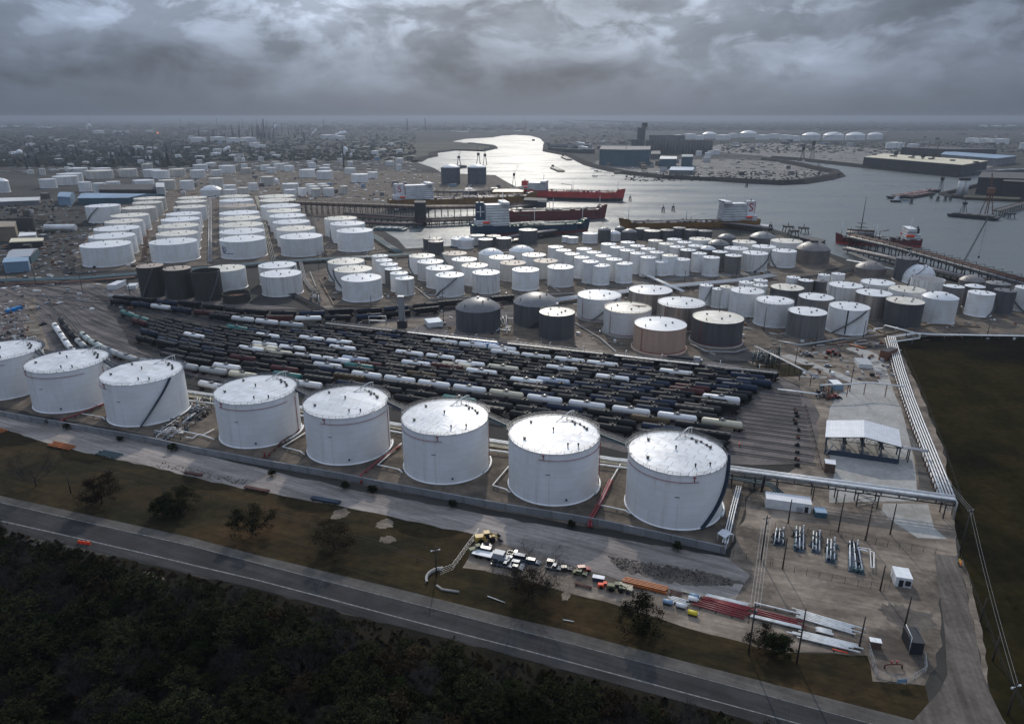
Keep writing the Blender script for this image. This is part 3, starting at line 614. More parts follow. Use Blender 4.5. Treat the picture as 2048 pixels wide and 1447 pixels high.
    for z_ in (.8, 1.6): mb.tube([(gx, gy, zz+z_), (gx+1.8, gy, zz+z_), (gx+1.8, gy+1.6, zz+z_), (gx, gy+1.6, zz+z_), (gx, gy, zz+z_)], .05, 4)
    mb.build('gauge_frame', M['steel_grey'], t)
    mb = MB(); mb.tube([(gx-2.4, gy-2.2, zz+.2), (gx+3.0, gy+2.6, zz+2.4), (gx+4.4, gy+3.0, zz+2.5), (gx+4.4, gy+3.0, zz)], .17, 8); mb.tube([(gx+3.4, gy+2.8, zz), (gx+3.4, gy+2.8, zz+2.4)], .08, 6)
    mb.build('hoist_pipe', M['pipe_white'], t)
    mb = MB(); pts = [(r*.74*math.cos(w), r*.74*math.sin(w), h+.35+rise*.26) for w in np.linspace(1.15, .15, 14)]
    mb.tube([(gx+1.8, gy, h+.9)]+pts, .11, 6); 
    for k in (3, 7, 10): mb.box((pts[k][0], pts[k][1], pts[k][2]-.25), (.7, .5, .6))
    mb.build('roof_hose', M['dark_steel'], t)
    # foam pipe round the shell, with a riser
    a0, a1 = RED_ANG[i]; zz = h-2.2
    mb = MB(); mb.tube(arc_pts(r+.22, a0, a1, zz, zz, 30), .10, 6)
    ac = a0+.12*(1 if i not in (3, 6, 8) else 0); ac = a1-.1 if i in (3, 6, 8) else a0+.1
    q = r+.22; mb.tube([(q*math.cos(ac), q*math.sin(ac), zz), (q*math.cos(ac), q*math.sin(ac), h-.4)], .12, 6)
    mb.box(((r+.3)*math.cos(ac), (r+.3)*math.sin(ac), h-.6), (.5, .7, .35), ac)
    mb.build('foam_pipe', M['pipe_red'], t)
    if i not in (3, 8):
        mb = MB(); a = -.12; q = r+.25
        mb.tube([(q*math.cos(a), q*math.sin(a), .6), (q*math.cos(a), q*math.sin(a), h-2.2)], .12, 6); mb.build('foam_riser', M['pipe_red'], t)
    # base pipe that bulges at the right foot of the shell
    mb = MB(); mb.tube(arc_pts(r+.75, -.55, .25, .7, .7, 12), .42, 8); mb.build('fill_pipe', M['pipe_white'], t)
    if i in (3, 8):
        a0, a1 = ((-1.32, -.42) if i == 3 else (-1.22, -.05))
        stair(r, h, a0, a1, 1.1, 60).build('stair', M['navy_steel'], t)
    else:
        mb = MB(); a = -1.35; mb.tube([(r*math.cos(a), r*math.sin(a), 2.2), ((r+.5)*math.cos(a), (r+.5)*math.sin(a), 2.2)], .35, 8); mb.build('manhole', M['navy_steel'], t)
    mb = MB(); a = -1.75; mb.box(((r+.04)*math.cos(a), (r+.04)*math.sin(a), h*.60), (.06, 1.5, .3), a); mb.build('name_plate', M['steel_grey'], t)
# footbridges between neighbouring front tanks
BR = {2: 'footbridge between the second and third front tanks', 4: 'blue-grey footbridge joining the fourth and fifth front tanks', 5: 'blue-grey footbridge joining the fifth and sixth front tanks', 6: 'teal footbridge joining the sixth and seventh front tanks', 7: 'teal footbridge joining the two rightmost front tanks', 1: 'footbridge between the leftmost pair of front tanks'}
for i in (1, 2, 4, 5, 6, 7):
    A, B = FT[i], FT[i+1]
    a = Vector((A[0]+A[2]*.985, A[1]+1.2, A[3])); b = Vector((B[0]-B[2]*.93, B[1]+B[2]*.40, B[3]))
    d = (b-a); L_ = d.length; t = thing('footbridge', BR[i], 'footbridge', a, math.atan2(d.y, d.x), 'footbridges between the front tanks')
    mb = MB(); mb.box((L_/2, 0, -.3), (L_, 1.2, .3)); mb.build('walkway', M['dark_steel'], t); mb = MB()
    for s_ in (-.75, .75): mb.box((L_/2, s_, -.9), (L_, .15, 1.1))
    mb.build('girder', M['teal_steel' if i > 5 else 'navy_steel'], t)
    for s_ in (-.65, .65):
        mb = MB()
        for k in range(int(L_/2)+1): mb.tube([(k*2, s_, 0), (k*2, s_, 1.1)], .04, 4)
        mb.tube([(0, s_, 1.1), (L_, s_, 1.1)], .045, 4); mb.tube([(0, s_, .55), (L_, s_, .55)], .035, 4); mb.build('handrail', M['steel_grey'], t)
# ---- all other tanks ---------------------------------------------------------
# entries: (x_left, x_right, y_rim_centre, y_base_front or None, style code, default height)
# codes: W white, S stained white, C cream roof on white shell, B brown roof on white shell, G grey, D dark, M metal, T tan, K black-green
STY = {'W': ('white_paint', 'roof_white', 'white tank'), 'S': ('stained_paint', 'roof_white', 'streaked off-white tank'), 'C': ('white_paint', 'roof_cream', 'white tank with cream roof'),
       'P': ('pale_paint', 'roof_cream', 'pale beige tank'), 'B': ('pale_paint', 'roof_brown', 'beige tank with brown roof'), 'G': ('grey_paint', 'roof_white', 'grey tank with pale roof'),
       'D': ('dark_paint', 'dark_paint', 'dark grey tank'), 'Q': ('dark_paint', 'roof_cream', 'dark tank with light roof'), 'M': ('metal_cladding', 'roof_white', 'bare metal tank with white roof'), 'T': ('tan_paint', 'roof_white', 'tan tank with white roof'),
       'K': ('green_black_paint', 'roof_brown', 'black-green tank with brown roof'), 'X': ('brown_dome_paint', 'brown_dome_paint', 'brown domed tank')}
DESC = {'W': 'white', 'S': 'streaked off-white', 'C': 'white, cream-roofed', 'P': 'beige', 'B': 'brown-roofed beige', 'G': 'grey', 'D': 'dark', 'Q': 'dark, light-roofed', 'M': 'bare metal', 'T': 'tan', 'K': 'black-green', 'X': 'brown domed'}
def tank(e, label, group, **kw):
    xl, xr, yc, yb, c = e[:5]; h = e[5] if len(e) > 5 else 14.0
    code = c[0]; dome = c.endswith('o'); flat = c.endswith('_')
    sp = solve(xl, xr, yc, yb, h)
    sh, rf, _ = STY[code]
    if code == 'D' and dome: rf = 'grey_paint'
    seed = int(xl*7+yc)
    rise = None
    if dome: rise = sp[2]*kw.pop('dome', .38)
    rr = random.Random(seed)
    st = kw.pop('stairs', None); near = (xr-xl) > 40
    if st is None and near and rr.random() < .5: a = rr.uniform(-2.8, -1.2); st = (a, a+rr.choice([-1, 1])*sp[3]*1.2/sp[2])
    if (xr-xl) < 24: vents = 0
    elif (xr-xl) < 45: vents = 3
    else: vents = 5
    rail = kw.pop('rail', (0.2, 2.9) if (xr-xl) > 60 else None)
    return make_tank(sp, sh, rf, label, 'storage tank', group, style='dome' if dome else 'cone', rise=rise, stairs=st, vents=kw.pop('vents', vents), rail=rail, seed=seed, **kw)
# far left farm: five columns running away from the camera, front tank first
LEFT = [
 [(158, 264, 488, 535, 'W'), (176, 272, 471, None, 'W'), (186, 281, 456, None, 'W'), (208, 288, 442, None, 'C'), (220, 299, 430, None, 'C'), (242, 313, 415, None, 'P'), (264, 325, 404.5, None, 'P'), (266, 331, 396, None, 'P')],
 [(297, 396, 482.5, 526, 'W'), (311, 397, 466, None, 'C'), (315, 399, 451, None, 'C'), (321, 401, 438, None, 'W'), (331, 403, 427, None, 'W'), (346, 413, 413, None, 'C'), (350, 414, 402.5, None, 'P'), (355, 414, 395, None, 'P')],
 [(438, 531.5, 477, 519, 'W'), (438, 529, 462, None, 'W'), (438, 527, 449, None, 'C'), (438, 522, 436, None, 'C'), (438, 519, 425, None, 'W'), (438, 513, 411, None, 'B'), (438, 507, 400, None, 'W'), (438, 501, 392, None, 'P')],
 [(559, 645, 472, 514, 'W'), (552, 630, 456.5, None, 'C'), (545, 620, 443, None, 'W'), (538, 612, 431, None, 'W'), (533, 602, 421, None, 'C'), (520, 601, 411, None, 'W'), (518, 592, 400, None, 'P'), (517, 590, 392, None, 'P')],
 [(673, 746, 460.5, 504, 'W'), (660, 730, 446.5, None, 'W'), (648, 714, 436, None, 'C')]]
COLN = ['leftmost', 'second', 'third', 'fourth', 'rightmost']
h0 = 14
for ci, colm in enumerate(LEFT):
    for ri, e in enumerate(colm):
        e = list(e)
        if e[3] is None: e.append(h0)
        else: h0 = solve(*e[:4])[3]
        lab = f'{DESC[e[4][0]]} tank, {ORD[ri+1]} from the front in the {COLN[ci]} column of the far left farm'
        if ri == 0 and ci == 2: lab = 'white tank with a round blue wave emblem, front of the third column of the left farm'.replace(' of the left farm', '')
        if ri == len(colm)-1: lab = f'{DESC[e[4][0]]} tank at the far end of the {COLN[ci]} column, left farm'
        t, _ = tank(e, lab, 'white tanks of the left farm')
        if ci == 2 and ri == 0: LOGO = (t, solve(*e[:4]))
        if ci == 2 and ri == 0:
            # round emblem on the shell: navy disc with a white wave across it
            sp = LOGO[1]; r, h = sp[2], sp[3]; a0 = math.atan2(-sp[1], -sp[0]); ac = a0-.99
            def patch(nm, rr_, m, half=None, zc=h*.55, lift=.05):
                mb = MB(); n = 28; vs = []
                for k in range(n):
                    w = 2*math.pi*k/n; u_, v_ = rr_*math.cos(w), rr_*math.sin(w)
                    if half == 'top': v_ = max(v_, rr_*(.12+.18*math.sin(u_/rr_*3)))
                    if half == 'bot': v_ = min(v_, rr_*(-.12+.18*math.sin(u_/rr_*3)))
                    aa = ac+u_/r; vs.append(((r+lift)*math.cos(aa), (r+lift)*math.sin(aa), zc+v_))
                mb.add(vs, [tuple(range(n))]); mb.build(nm, M[m], t)
            patch('emblem', 3.1, 'logo_navy', 'top'); patch('emblem', 3.1, 'logo_navy', 'bot')
            mb = MB(); aa = ac+.27
            mb.lathe([(r+.05, h*.30), (r+.05, h*.30+.55)], 14, a0=ac-.12, a1=ac+.52); mb.build('lettering_line', M['logo_navy'], t)
def group_rows(rows, farm, group):
    for ri, row in enumerate(rows):
        for ci, e in enumerate(row):
            lab = f'{DESC[e[4][0]]} tank, {ORD[ci+1]} from the back in the {ORD[ri+1]} slanting row, {farm}'
            tank(e, lab, group)
MID = [
 [(516, 593, 529.5, None, 'S', 14), (520, 603, 546.5, 594, 'S')],
 [(655, 729, 522, None, 'C', 14), (668, 744.5, 537.5, None, 'C', 14), (682, 763, 555, 604.5, 'W')],
 [(743, 776, 511, None, 'S', 14), (751, 785, 520, None, 'W', 14), (760, 796, 528, None, 'W', 14), (769, 804, 537, None, 'G', 13), (780, 816, 545.5, None, 'W', 13), (790, 828, 555.5, 592, 'S')],
 [(818, 870, 511, 549, 'C'), (834.5, 887, 522.5, 563, 'S'), (851.5, 907, 535, 578, 'W'), (871, 928, 549, 594, 'W')],
 [(884.5, 934, 506, None, 'B', 14), (903, 954, 518, None, 'S', 14), (923, 976, 530, 572, 'C'), (944.5, 999.5, 544, 588, 'S')],
 [(957, 1007, 506, None, 'Wo', 12), (978, 1029, 514, None, 'C', 13), (1000, 1052, 525, None, 'B', 13), (1024, 1078.5, 538.5, 582, 'W')],
 [(1018, 1068, 500, None, 'Wo', 12), (1044, 1092, 509, None, 'C', 13), (1067, 1116, 521, None, 'B', 13), (1095, 1147.5, 533, 575, 'W')],
 [(1096, 1127, 493, None, 'W', 16), (1112, 1143, 500, None, 'W', 16), (1129, 1160, 507, None, 'S', 16), (1148, 1179, 514, None, 'W', 16), (1165, 1198, 522.5, None, 'W', 16), (1185, 1220, 530, 571, 'W')],
 [(1153, 1184, 497, None, 'W', 16), (1173, 1203, 504, None, 'W', 16), (1191, 1223, 511, None, 'W', 16), (1212, 1245, 518, None, 'S', 16), (1231, 1266, 526, 567, 'W')],
 [(1202, 1233, 487.5, None, 'W', 16), (1220, 1250, 494, None, 'W', 16), (1239.5, 1270, 500, None, 'S', 16), (1260, 1291, 506, None, 'W', 16), (1281, 1312, 514, None, 'W', 15), (1305, 1339, 522, 552, 'W')],
 [(1241, 1270, 484, None, 'W', 16), (1260, 1290, 491, None, 'S', 16), (1281, 1311, 497, None, 'W', 16), (1299, 1328, 504, None, 'S', 16), (1324, 1356, 510.5, None, 'C', 15), (1346, 1381, 518, 552, 'W')],
 [(1296, 1326, 480.5, None, 'P', 16), (1317, 1348, 487, None, 'C', 16), (1339, 1370, 493, None, 'S', 16), (1360, 1392, 499.5, None, 'G', 16), (1383, 1414, 506, 545, 'W'), (1406.5, 1440, 514, 553, 'W')],
 [(1334, 1364, 478, None, 'W', 15), (1354, 1384, 484, None, 'S', 15), (1376, 1408, 491, None, 'S', 15), (1400, 1432, 497, None, 'Go', 14), (1424, 1456, 503, None, 'G', 14), (1450, 1484, 510.5, 549, 'G')],
 [(1378.5, 1424.5, 477.5, None, 'C', 13), (1414, 1459, 487, None, 'Do', 11), (1448.5, 1497, 496, None, 'W', 13), (1485, 1537, 505.5, 544, 'S')],
 [(1435, 1472, 474, None, 'Do', 11), (1464.5, 1513, 483, None, 'C', 13), (1503.5, 1553, 492.5, None, 'S', 13), (1544, 1594, 501, 536, 'W')],
 [(1499, 1552, 473, None, 'Do', 11), (1541, 1606, 481.5, None, 'C', 12)]]
group_rows(MID, 'middle farm', 'tanks of the middle farm')
WATERSIDE = [(846, 884, 476, 500, 'D'), (856, 887, 482, 511, 'D'), (902, 950, 476, 494, 'W'), (940, 970, 470, 490, 'P'), (916, 947, 479, 498, 'Wo'), (972, 1003, 471, 490, 'D'), (956, 986, 478, 498, 'G'), (992, 1023, 475.5, 497, 'G'), (1037.5, 1075, 459, 488, 'D'),
 (1124, 1140, 472, 485, 'W'), (1134, 1157, 474, 487, 'S'), (1196, 1222, 459, 484, 'Do'), (1165, 1196, 466, 487, 'W'), (1230, 1250, 456, 476, 'Do'), (1213, 1241.5, 466, 482, 'Wo'), (1244, 1274, 463, 488, 'Do'), (1271, 1300, 456.5, 477, 'D'), (1320, 1348, 459.5, 480, 'D'), (1346, 1372, 455, 476, 'D'), (1288, 1321, 461, 482, 'Q'),
 (1370, 1397, 459, 480, 'D'), (1394, 1425, 461, 481, 'D')]
WL = ['dark tank half hidden at the left end of the waterside tanks', 'dark tank beside the slip mouth, left end of waterside tanks', 'broad white tank beside the slip, left of the green ship stern', 'beige tank behind the white domed one beside the slip', 'small white domed tank in front of the broad white one by the slip', 'dark tank behind the grey one below the green ship', 'grey tank just below the green ship stern', 'grey tank right of its twin below the green ship', 'lone dark tank standing below the green ship deck', 'tiny white tank right of the lone dark waterside tank', 'small off-white tank left of the white waterside one', 'dark round-topped tank between two white waterside tanks', 'white flat-roofed tank with stair on the waterside', 'dark round-topped tank peeping behind the white domed waterside tank', 'white domed waterside tank between dark neighbours', 'dark round-topped tank just right of the white domed waterside tank', 'first flat dark waterside tank below the yellow ship bow', 'third flat dark waterside tank below the yellow ship', 'fourth flat dark waterside tank below the yellow ship', 'second dark waterside tank with lighter lid, below yellow ship', 'fifth flat dark waterside tank below the yellow ship', 'rightmost of the flat dark waterside tanks below the yellow ship']
for e, l in zip(WATERSIDE, WL): tank(e, l, 'tanks along the waterside')
RIGHT = [
 ((911, 1001, 614, 668, 'Do'), 'dark grey domed tank left of the pair beside the tank cars', dict(dome=.42)),
 ((1027, 1118, 603, 657, 'Do'), 'dark grey domed tank with sheen, behind the smaller dark flat one', dict(dome=.40)),
 ((1078.5, 1150, 623, 682, 'Q'), 'dark flat-roofed tank in front of the sheeny domed tank', {}),
 ((1258, 1345, 579, 632, 'M'), 'bare metal tank behind the white tanks above the rail yard', {}),
 ((1155, 1243, 589, 644.5, 'W'), 'white tank behind the yellow-rimmed one near the rail yard', dict(rail=(0, 6.28))),
 ((1315, 1411.5, 604.5, 664, 'M'), 'bare metal tank with white roof behind the tan tank', dict(rail=(0, 6.28))),
 ((1208.5, 1303.5, 615.5, 676, 'C'), 'white tank with yellow rim and rusty hole stain on its roof', dict(rail=(0, 6.28))),
 ((1385, 1488.5, 634, 697, 'Q'), 'big dark grey tank with beige roof right of the tan tank', dict(rail=(0, 3.14))),
 ((1268.5, 1374, 647, 712, 'T'), 'tan tank with white roof and red pipe beside the rail yard', dict(rail=(0, 3.14))),
 ((1478, 1508, 564, None, 'W', 14), 'small white tank at the back, left of its twin by the right farm road', {}),
 ((1507, 1536, 560, None, 'W', 14), 'small white tank at the back, right of its twin by the right farm road', {}),
 ((1399.5, 1427, 570, 611, 'W'), 'small white tank with stair, left end of the right farm', dict(stairs=(-2.2, -1.0))),
 ((1440, 1470, 573, None, 'C', 14), 'small pale tank between the small white ones of the right farm', {}),
 ((1424, 1450, 577, 616, 'S'), 'slender off-white tank in front at the left end of right farm', {}),
 ((1507, 1536, 570, None, 'S', 14), 'small off-white tank behind the large white right farm tank', {}),
 ((1461, 1529, 580.5, 634, 'W'), 'large white tank at the left of the right farm', {}),
 ((1573, 1601, 554, None, 'W', 12), 'small white tank in the back row of small right farm tanks', {}),
 ((1636, 1661, 549, None, 'W', 11), 'small white tank right of the grey ones in the back row', {}),
 ((1663, 1691, 547, None, 'W', 11), 'small white tank at the right end of the back row', {}),
 ((1628, 1655, 561, None, 'D', 12), 'small dark tank beside the small grey one in the back row', {}),
 ((1596, 1628, 560, None, 'G', 12), 'small grey tank right of the small white one in the back row', {}),
 ((1541, 1608.5, 574, None, 'Q', 13), 'dark tank with pale roof behind the grey lined tank', {}),
 ((1721, 1791, 564, None, 'W', 13), 'white tank behind the bare metal one, back of right farm', {}),
 ((1657, 1727, 569.5, None, 'S', 14), 'rust-streaked white tank in the middle of the right farm', {}),
 ((1597, 1668.5, 593, None, 'G', 14), 'grey tank behind the nearest grey tank of the right farm', {}),
 ((1777, 1853, 578, None, 'C', 13), 'white tank with cream roof left of the white domed tank', {}),
 ((1711, 1786, 585, None, 'M', 15), 'bare metal tank between white tanks of the right farm', {}),
 ((1511.5, 1589, 600, 656, 'W'), 'white tank left of the nearest grey tank, right farm', dict(rail=(0, 6.28))),
 ((1771.5, 1850.5, 601, 658, 'Q'), 'dark tank with cream roof left of the large white domed tank', {}),
 ((1576, 1655, 622, 680, 'G'), 'nearest grey tank of the right farm with faint yellow marks', dict(rail=(0, 3.14))),
 ((1658, 1741, 612, 671, 'W'), 'nearest white tank of the right farm with dark vertical ladder line', {}),
 ((1822, 1891, 557, None, 'S', 14), 'open-topped streaked tank with rusty inside, right farm', dict(open_roof=True)),
 ((1886, 1930, 572, None, 'G', 15), 'grey tank half hidden behind the white domed tank', {}),
 ((1929, 1972, 572, None, 'Go', 14), 'grey domed tank behind the slender white tank at far right', dict(dome=.2)),
 ((1971, 2022, 566, None, 'Do', 13), 'dark domed tank at the back near the right edge', dict(dome=.2)),
 ((2030, 2085, 575, None, 'S', 15), 'off-white tank cut off by the right edge of view', {}),
 ((1988, 2035, 580, 629.5, 'D'), 'dark tank right of the slender white tank at far right', {}),
 ((1936, 1992, 585, 634.5, 'W'), 'slender white tank at far right with vivid white shell', {}),
 ((1843, 1919, 593, 650, 'Wo'), 'large white tank with domed roof, front of the far right', dict(dome=.28)),
 ((1792, 1838, 516, 563, 'D'), 'dark tank right behind the big white sphere-topped tank', {}),
 ((1710, 1772, 534, 556, 'Xo'), 'low brown domed tank left of the big white dome', dict(dome=.42)),
 ((1918, 1972, 560, 582, 'Xo'), 'low brown domed tank right of the big white dome', dict(dome=.45)),
 ((1591.5, 1661.5, 497, 531, 'Xo'), 'large brown domed tank by the water, platform on its crown', dict(dome=.44)),
 ((1805, 1872, 553, 571, 'Wo'), 'big white sphere-topped tank with a curved stair', dict(dome=.86)),
 ((881.5, 920, 334, 369, 'Do'), 'left of two slate blue silos with white domes by the channel', dict(dome=.30)),
 ((935, 972.5, 334, 369, 'Do'), 'right of two slate blue silos with white domes by the channel', dict(dome=.30)),
 ((271, 327, 531, 596, 'K'), 'leftmost of three black-green tanks beside the rail yard', dict(stairs=(-2.0, -.9))),
 ((325, 382, 536, 600, 'K'), 'middle of three black-green tanks beside the rail yard', {}),
 ((410, 491, 536, 583, 'C'), 'white tank with cream roof behind the rightmost black-green tank', {}),
 ((444, 500, 585, 609, 'K'), 'low open rusty black tank in front of the cream-roofed one', dict(open_roof=True)),
 ((382, 440, 540.5, 603, 'K'), 'rightmost black-green tank, roofless, leaning ladder at its foot', dict(open_roof=True, stairs=(-1.2, -.2))),
 ((169, 241, 411, 446, 'W'), 'white tank with dark diagonal stair behind the left farm columns', dict(stairs=(-2.4, -1.3))),
 ((-20, 70, 441, 466, 'K'), 'dark green low tank at the left edge of view', dict(open_roof=True)),
 ((-22, 17, 362, 386, 'Wo'), 'white domed tank cut by the left edge far back', dict(dome=.4))]
RT = {}
for e, l, kw in RIGHT:
    RT[l], _ = tank(e, l, None, **kw)
# silos: white caps
for l in RT:
    if 'slate blue' in l:
        for c in RT[l].children:
            if c.name.startswith('roof') and not c.name.startswith('roof_vent'): c.data.materials[0] = M['roof_white']
            if c.name.startswith('shell'): c.data.materials[0] = M['slate_paint']
    if 'inside' in l or 'roofless' in l or 'open rusty' in l:
        for c in RT[l].children:
            if c.name.startswith('roof') and not c.name.startswith('roof_vent'): c.data.materials[0] = M['rust']
def child_z(t):
    return max((v.co.z for c in t.children if c.name.startswith('shell') for v in c.data.vertices))
# rusty hole stain and yellow rim
for l, t in RT.items():
    r = max(c.data.vertices[0].co.x for c in t.children if c.name.startswith('shell'))-.35; h = child_z(t)
    if 'yellow rim' in l:
        mb = MB(); mb.lathe([(r+.12, h-.1), (r+.12, h+.25), (r-.6, h+.25)], 64); mb.build('rim', M['pipe_cream'], t)
        rr = random.Random(5); mb = MB(); n = 22; cx_, cy_ = r*.52, r*.18
        vs = [(cx_+r*.33*math.cos(2*math.pi*k/n)*rr.uniform(.75, 1.1), cy_+r*.16*math.sin(2*math.pi*k/n)*rr.uniform(.6, 1.2)) for k in range(n)]
        vs = [(a, b, h+.02+r*.075*(1-math.hypot(a, b)/r)+.09) for a, b in vs]; mb.add(vs, [tuple(range(n))]); mb.build('roof_stain', M['rust_stain'], t)
    if 'red pipe beside' in l or 'yellow rim' in l or 'yellow-rimmed' in l or 'beige roof right' in l or 'behind the tan' in l:
        mb = MB(); mb.tube(arc_pts(r+.3, -2.55, -.2, 1.4, 1.4, 24), .14, 6); q = r+.3; a = -2.5
        mb.tube([(q*math.cos(a), q*math.sin(a), 1.4), (q*math.cos(a), q*math.sin(a), h-.8)], .14, 6); mb.build('fire_main', M['pipe_red'], t)
        mb = MB(); mb.lathe([(r+1.1, 0.0), (r+1.1, .9), (r+.36, .95)], 64); mb.build('foundation_ring', M['concrete_ring' if 'tan' not in l[:4] else 'tan_paint'], t)
    if 'platform on its crown' in l:
        mb = MB(); mb.tube([(0, 0, h+r*.40), (0, 0, h+r*.52)], r*.25, 16); mb.build('crown_platform', M['dark_steel'], t)
    if 'sheeny' in l or 'left of the pair' in l:
        mb = MB(); mb.tube([(0, 0, h+r*.38), (0, 0, h+r*.48)], r*.06, 12); mb.build('crown_vent', M['galvanised'], t)
    if 'sphere-topped' in l:
        mb = MB(); mb.tube([(r*.95*math.cos(w)*math.cos(e_), r*.95*math.sin(w)*math.cos(e_), h+r*.9*math.sin(e_)) for w, e_ in [(-2.6+1.3*k/12, 1.35*k/12) for k in range(13)]], .35, 5); mb.build('curved_stair', M['steel_grey'], t)
        mb = MB(); mb.box((0, 0, h+r*.84), (3, 3, 1.4)); mb.tube([(0, 0, h+r*.84), (0, 0, h+r*.84+5)], .12, 5); mb.build('crown_platform', M['dark_steel'], t)
    if 'ladder line' in l:
        mb = MB(); a = -2.05; q = r+.1; mb.box((q*math.cos(a), q*math.sin(a), .5), (.3, .7, h-.6), a); mb.build('ladder', M['dark_steel'], t)
# back fields of small far tanks
FAR = [(76, 112, 358), (103, 156, 352), (112, 165, 347), (132, 175, 336), (170, 226, 341), (185, 222, 336), (236, 274, 338), (285, 322, 339), (303, 338, 341), (337, 370, 338), (379, 410, 340), (420, 443, 340), (417, 446, 356), (358, 387, 361), (316, 350, 360), (264, 308, 360), (281, 305, 328),
 (155, 182, 364), (184, 211, 366), (211, 240, 363), (385, 415, 329), (437, 470, 331), (481, 503, 336), (446, 472, 379), (446, 472, 370), (475, 496, 375), (495, 515, 366), (520, 540, 330), (532, 552, 335), (567, 588, 331), (598, 630, 339), (638, 660, 335), (632, 665, 342), (689, 711, 336), (702, 736, 348), (734, 755, 344), (521, 548, 353),
 (563, 597, 367), (568, 592, 379), (610, 630, 368), (634, 654, 367), (616, 636, 372), (640, 660, 371), (621, 641, 377), (646, 668, 376), (595, 612, 376), (679, 695, 372)]
FARW = sorted(FAR, key=lambda e: e[2])
for k, (a, b, y) in enumerate(FARW):
    where = 'behind the left farm' if a < 440 else 'between the left farm and the docks'
    place = 'far left' if a < 230 else 'left' if a < 420 else 'centre' if a < 600 else 'right'
    lab = f'small pale far tank {where}, {place} side, {ORD[min(30,1+sum(1 for q in FARW[:k] if (q[0]<440)==(a<440) and ((0 if q[0]<230 else 1 if q[0]<420 else 2 if q[0]<600 else 3)==(0 if a<230 else 1 if a<420 else 2 if a<600 else 3))))]} from back'
    tank((a, b, y, None, random.Random(k).choice('WWSP'), 15 if b-a > 24 else 12), lab, 'small far tanks behind the left farm', vents=0)
for k, e in enumerate([(400, 445, 379, None, 'Wo', 9), (519, 534, 362, None, 'Wo', 5), (543, 558, 362, None, 'Wo', 5)]):
    tank(e, ['silvery domed tank behind the left farm columns', 'left of two small white balls behind the left farm', 'right of two small white balls behind the left farm'][k], None, dome=.4 if k == 0 else .8)
# ================================================================== RAIL YARD
TA = R(-19.6); TU = Vector((math.cos(TA), math.sin(TA), 0)); TN = Vector((-math.sin(TA), math.cos(TA), 0)); TO = G(1478, 864)
def tn(s, n0):
    t = max(0.0, -240-s); c = 0.00134
    if t < 190: return n0+c*t*t
    return n0+c*190*190+(t-190)*2*c*190
def tp(s, n0): return TO+TU*s+TN*tn(s, n0)
def poly_len(pts): return [0.0]+list(np.cumsum([(pts[i+1]-pts[i]).length for i in range(len(pts)-1)]))
def smooth_px(px, z=0.0, it=3):
    pts = [G(x, y, z) for x, y in px]
    for p in pts: p.z = 0
    for _ in range(it):
        q = [pts[0]]
        for a, b in zip(pts, pts[1:]): q += [a*.75+b*.25, a*.25+b*.75]
        q.append(pts[-1]); pts = q
    return pts
def at(pts, L_, s):
    i = max(0, min(len(pts)-2, int(np.searchsorted(L_, s))-1)); t = (s-L_[i])/max(1e-6, L_[i+1]-L_[i]); return pts[i]+(pts[i+1]-pts[i])*t
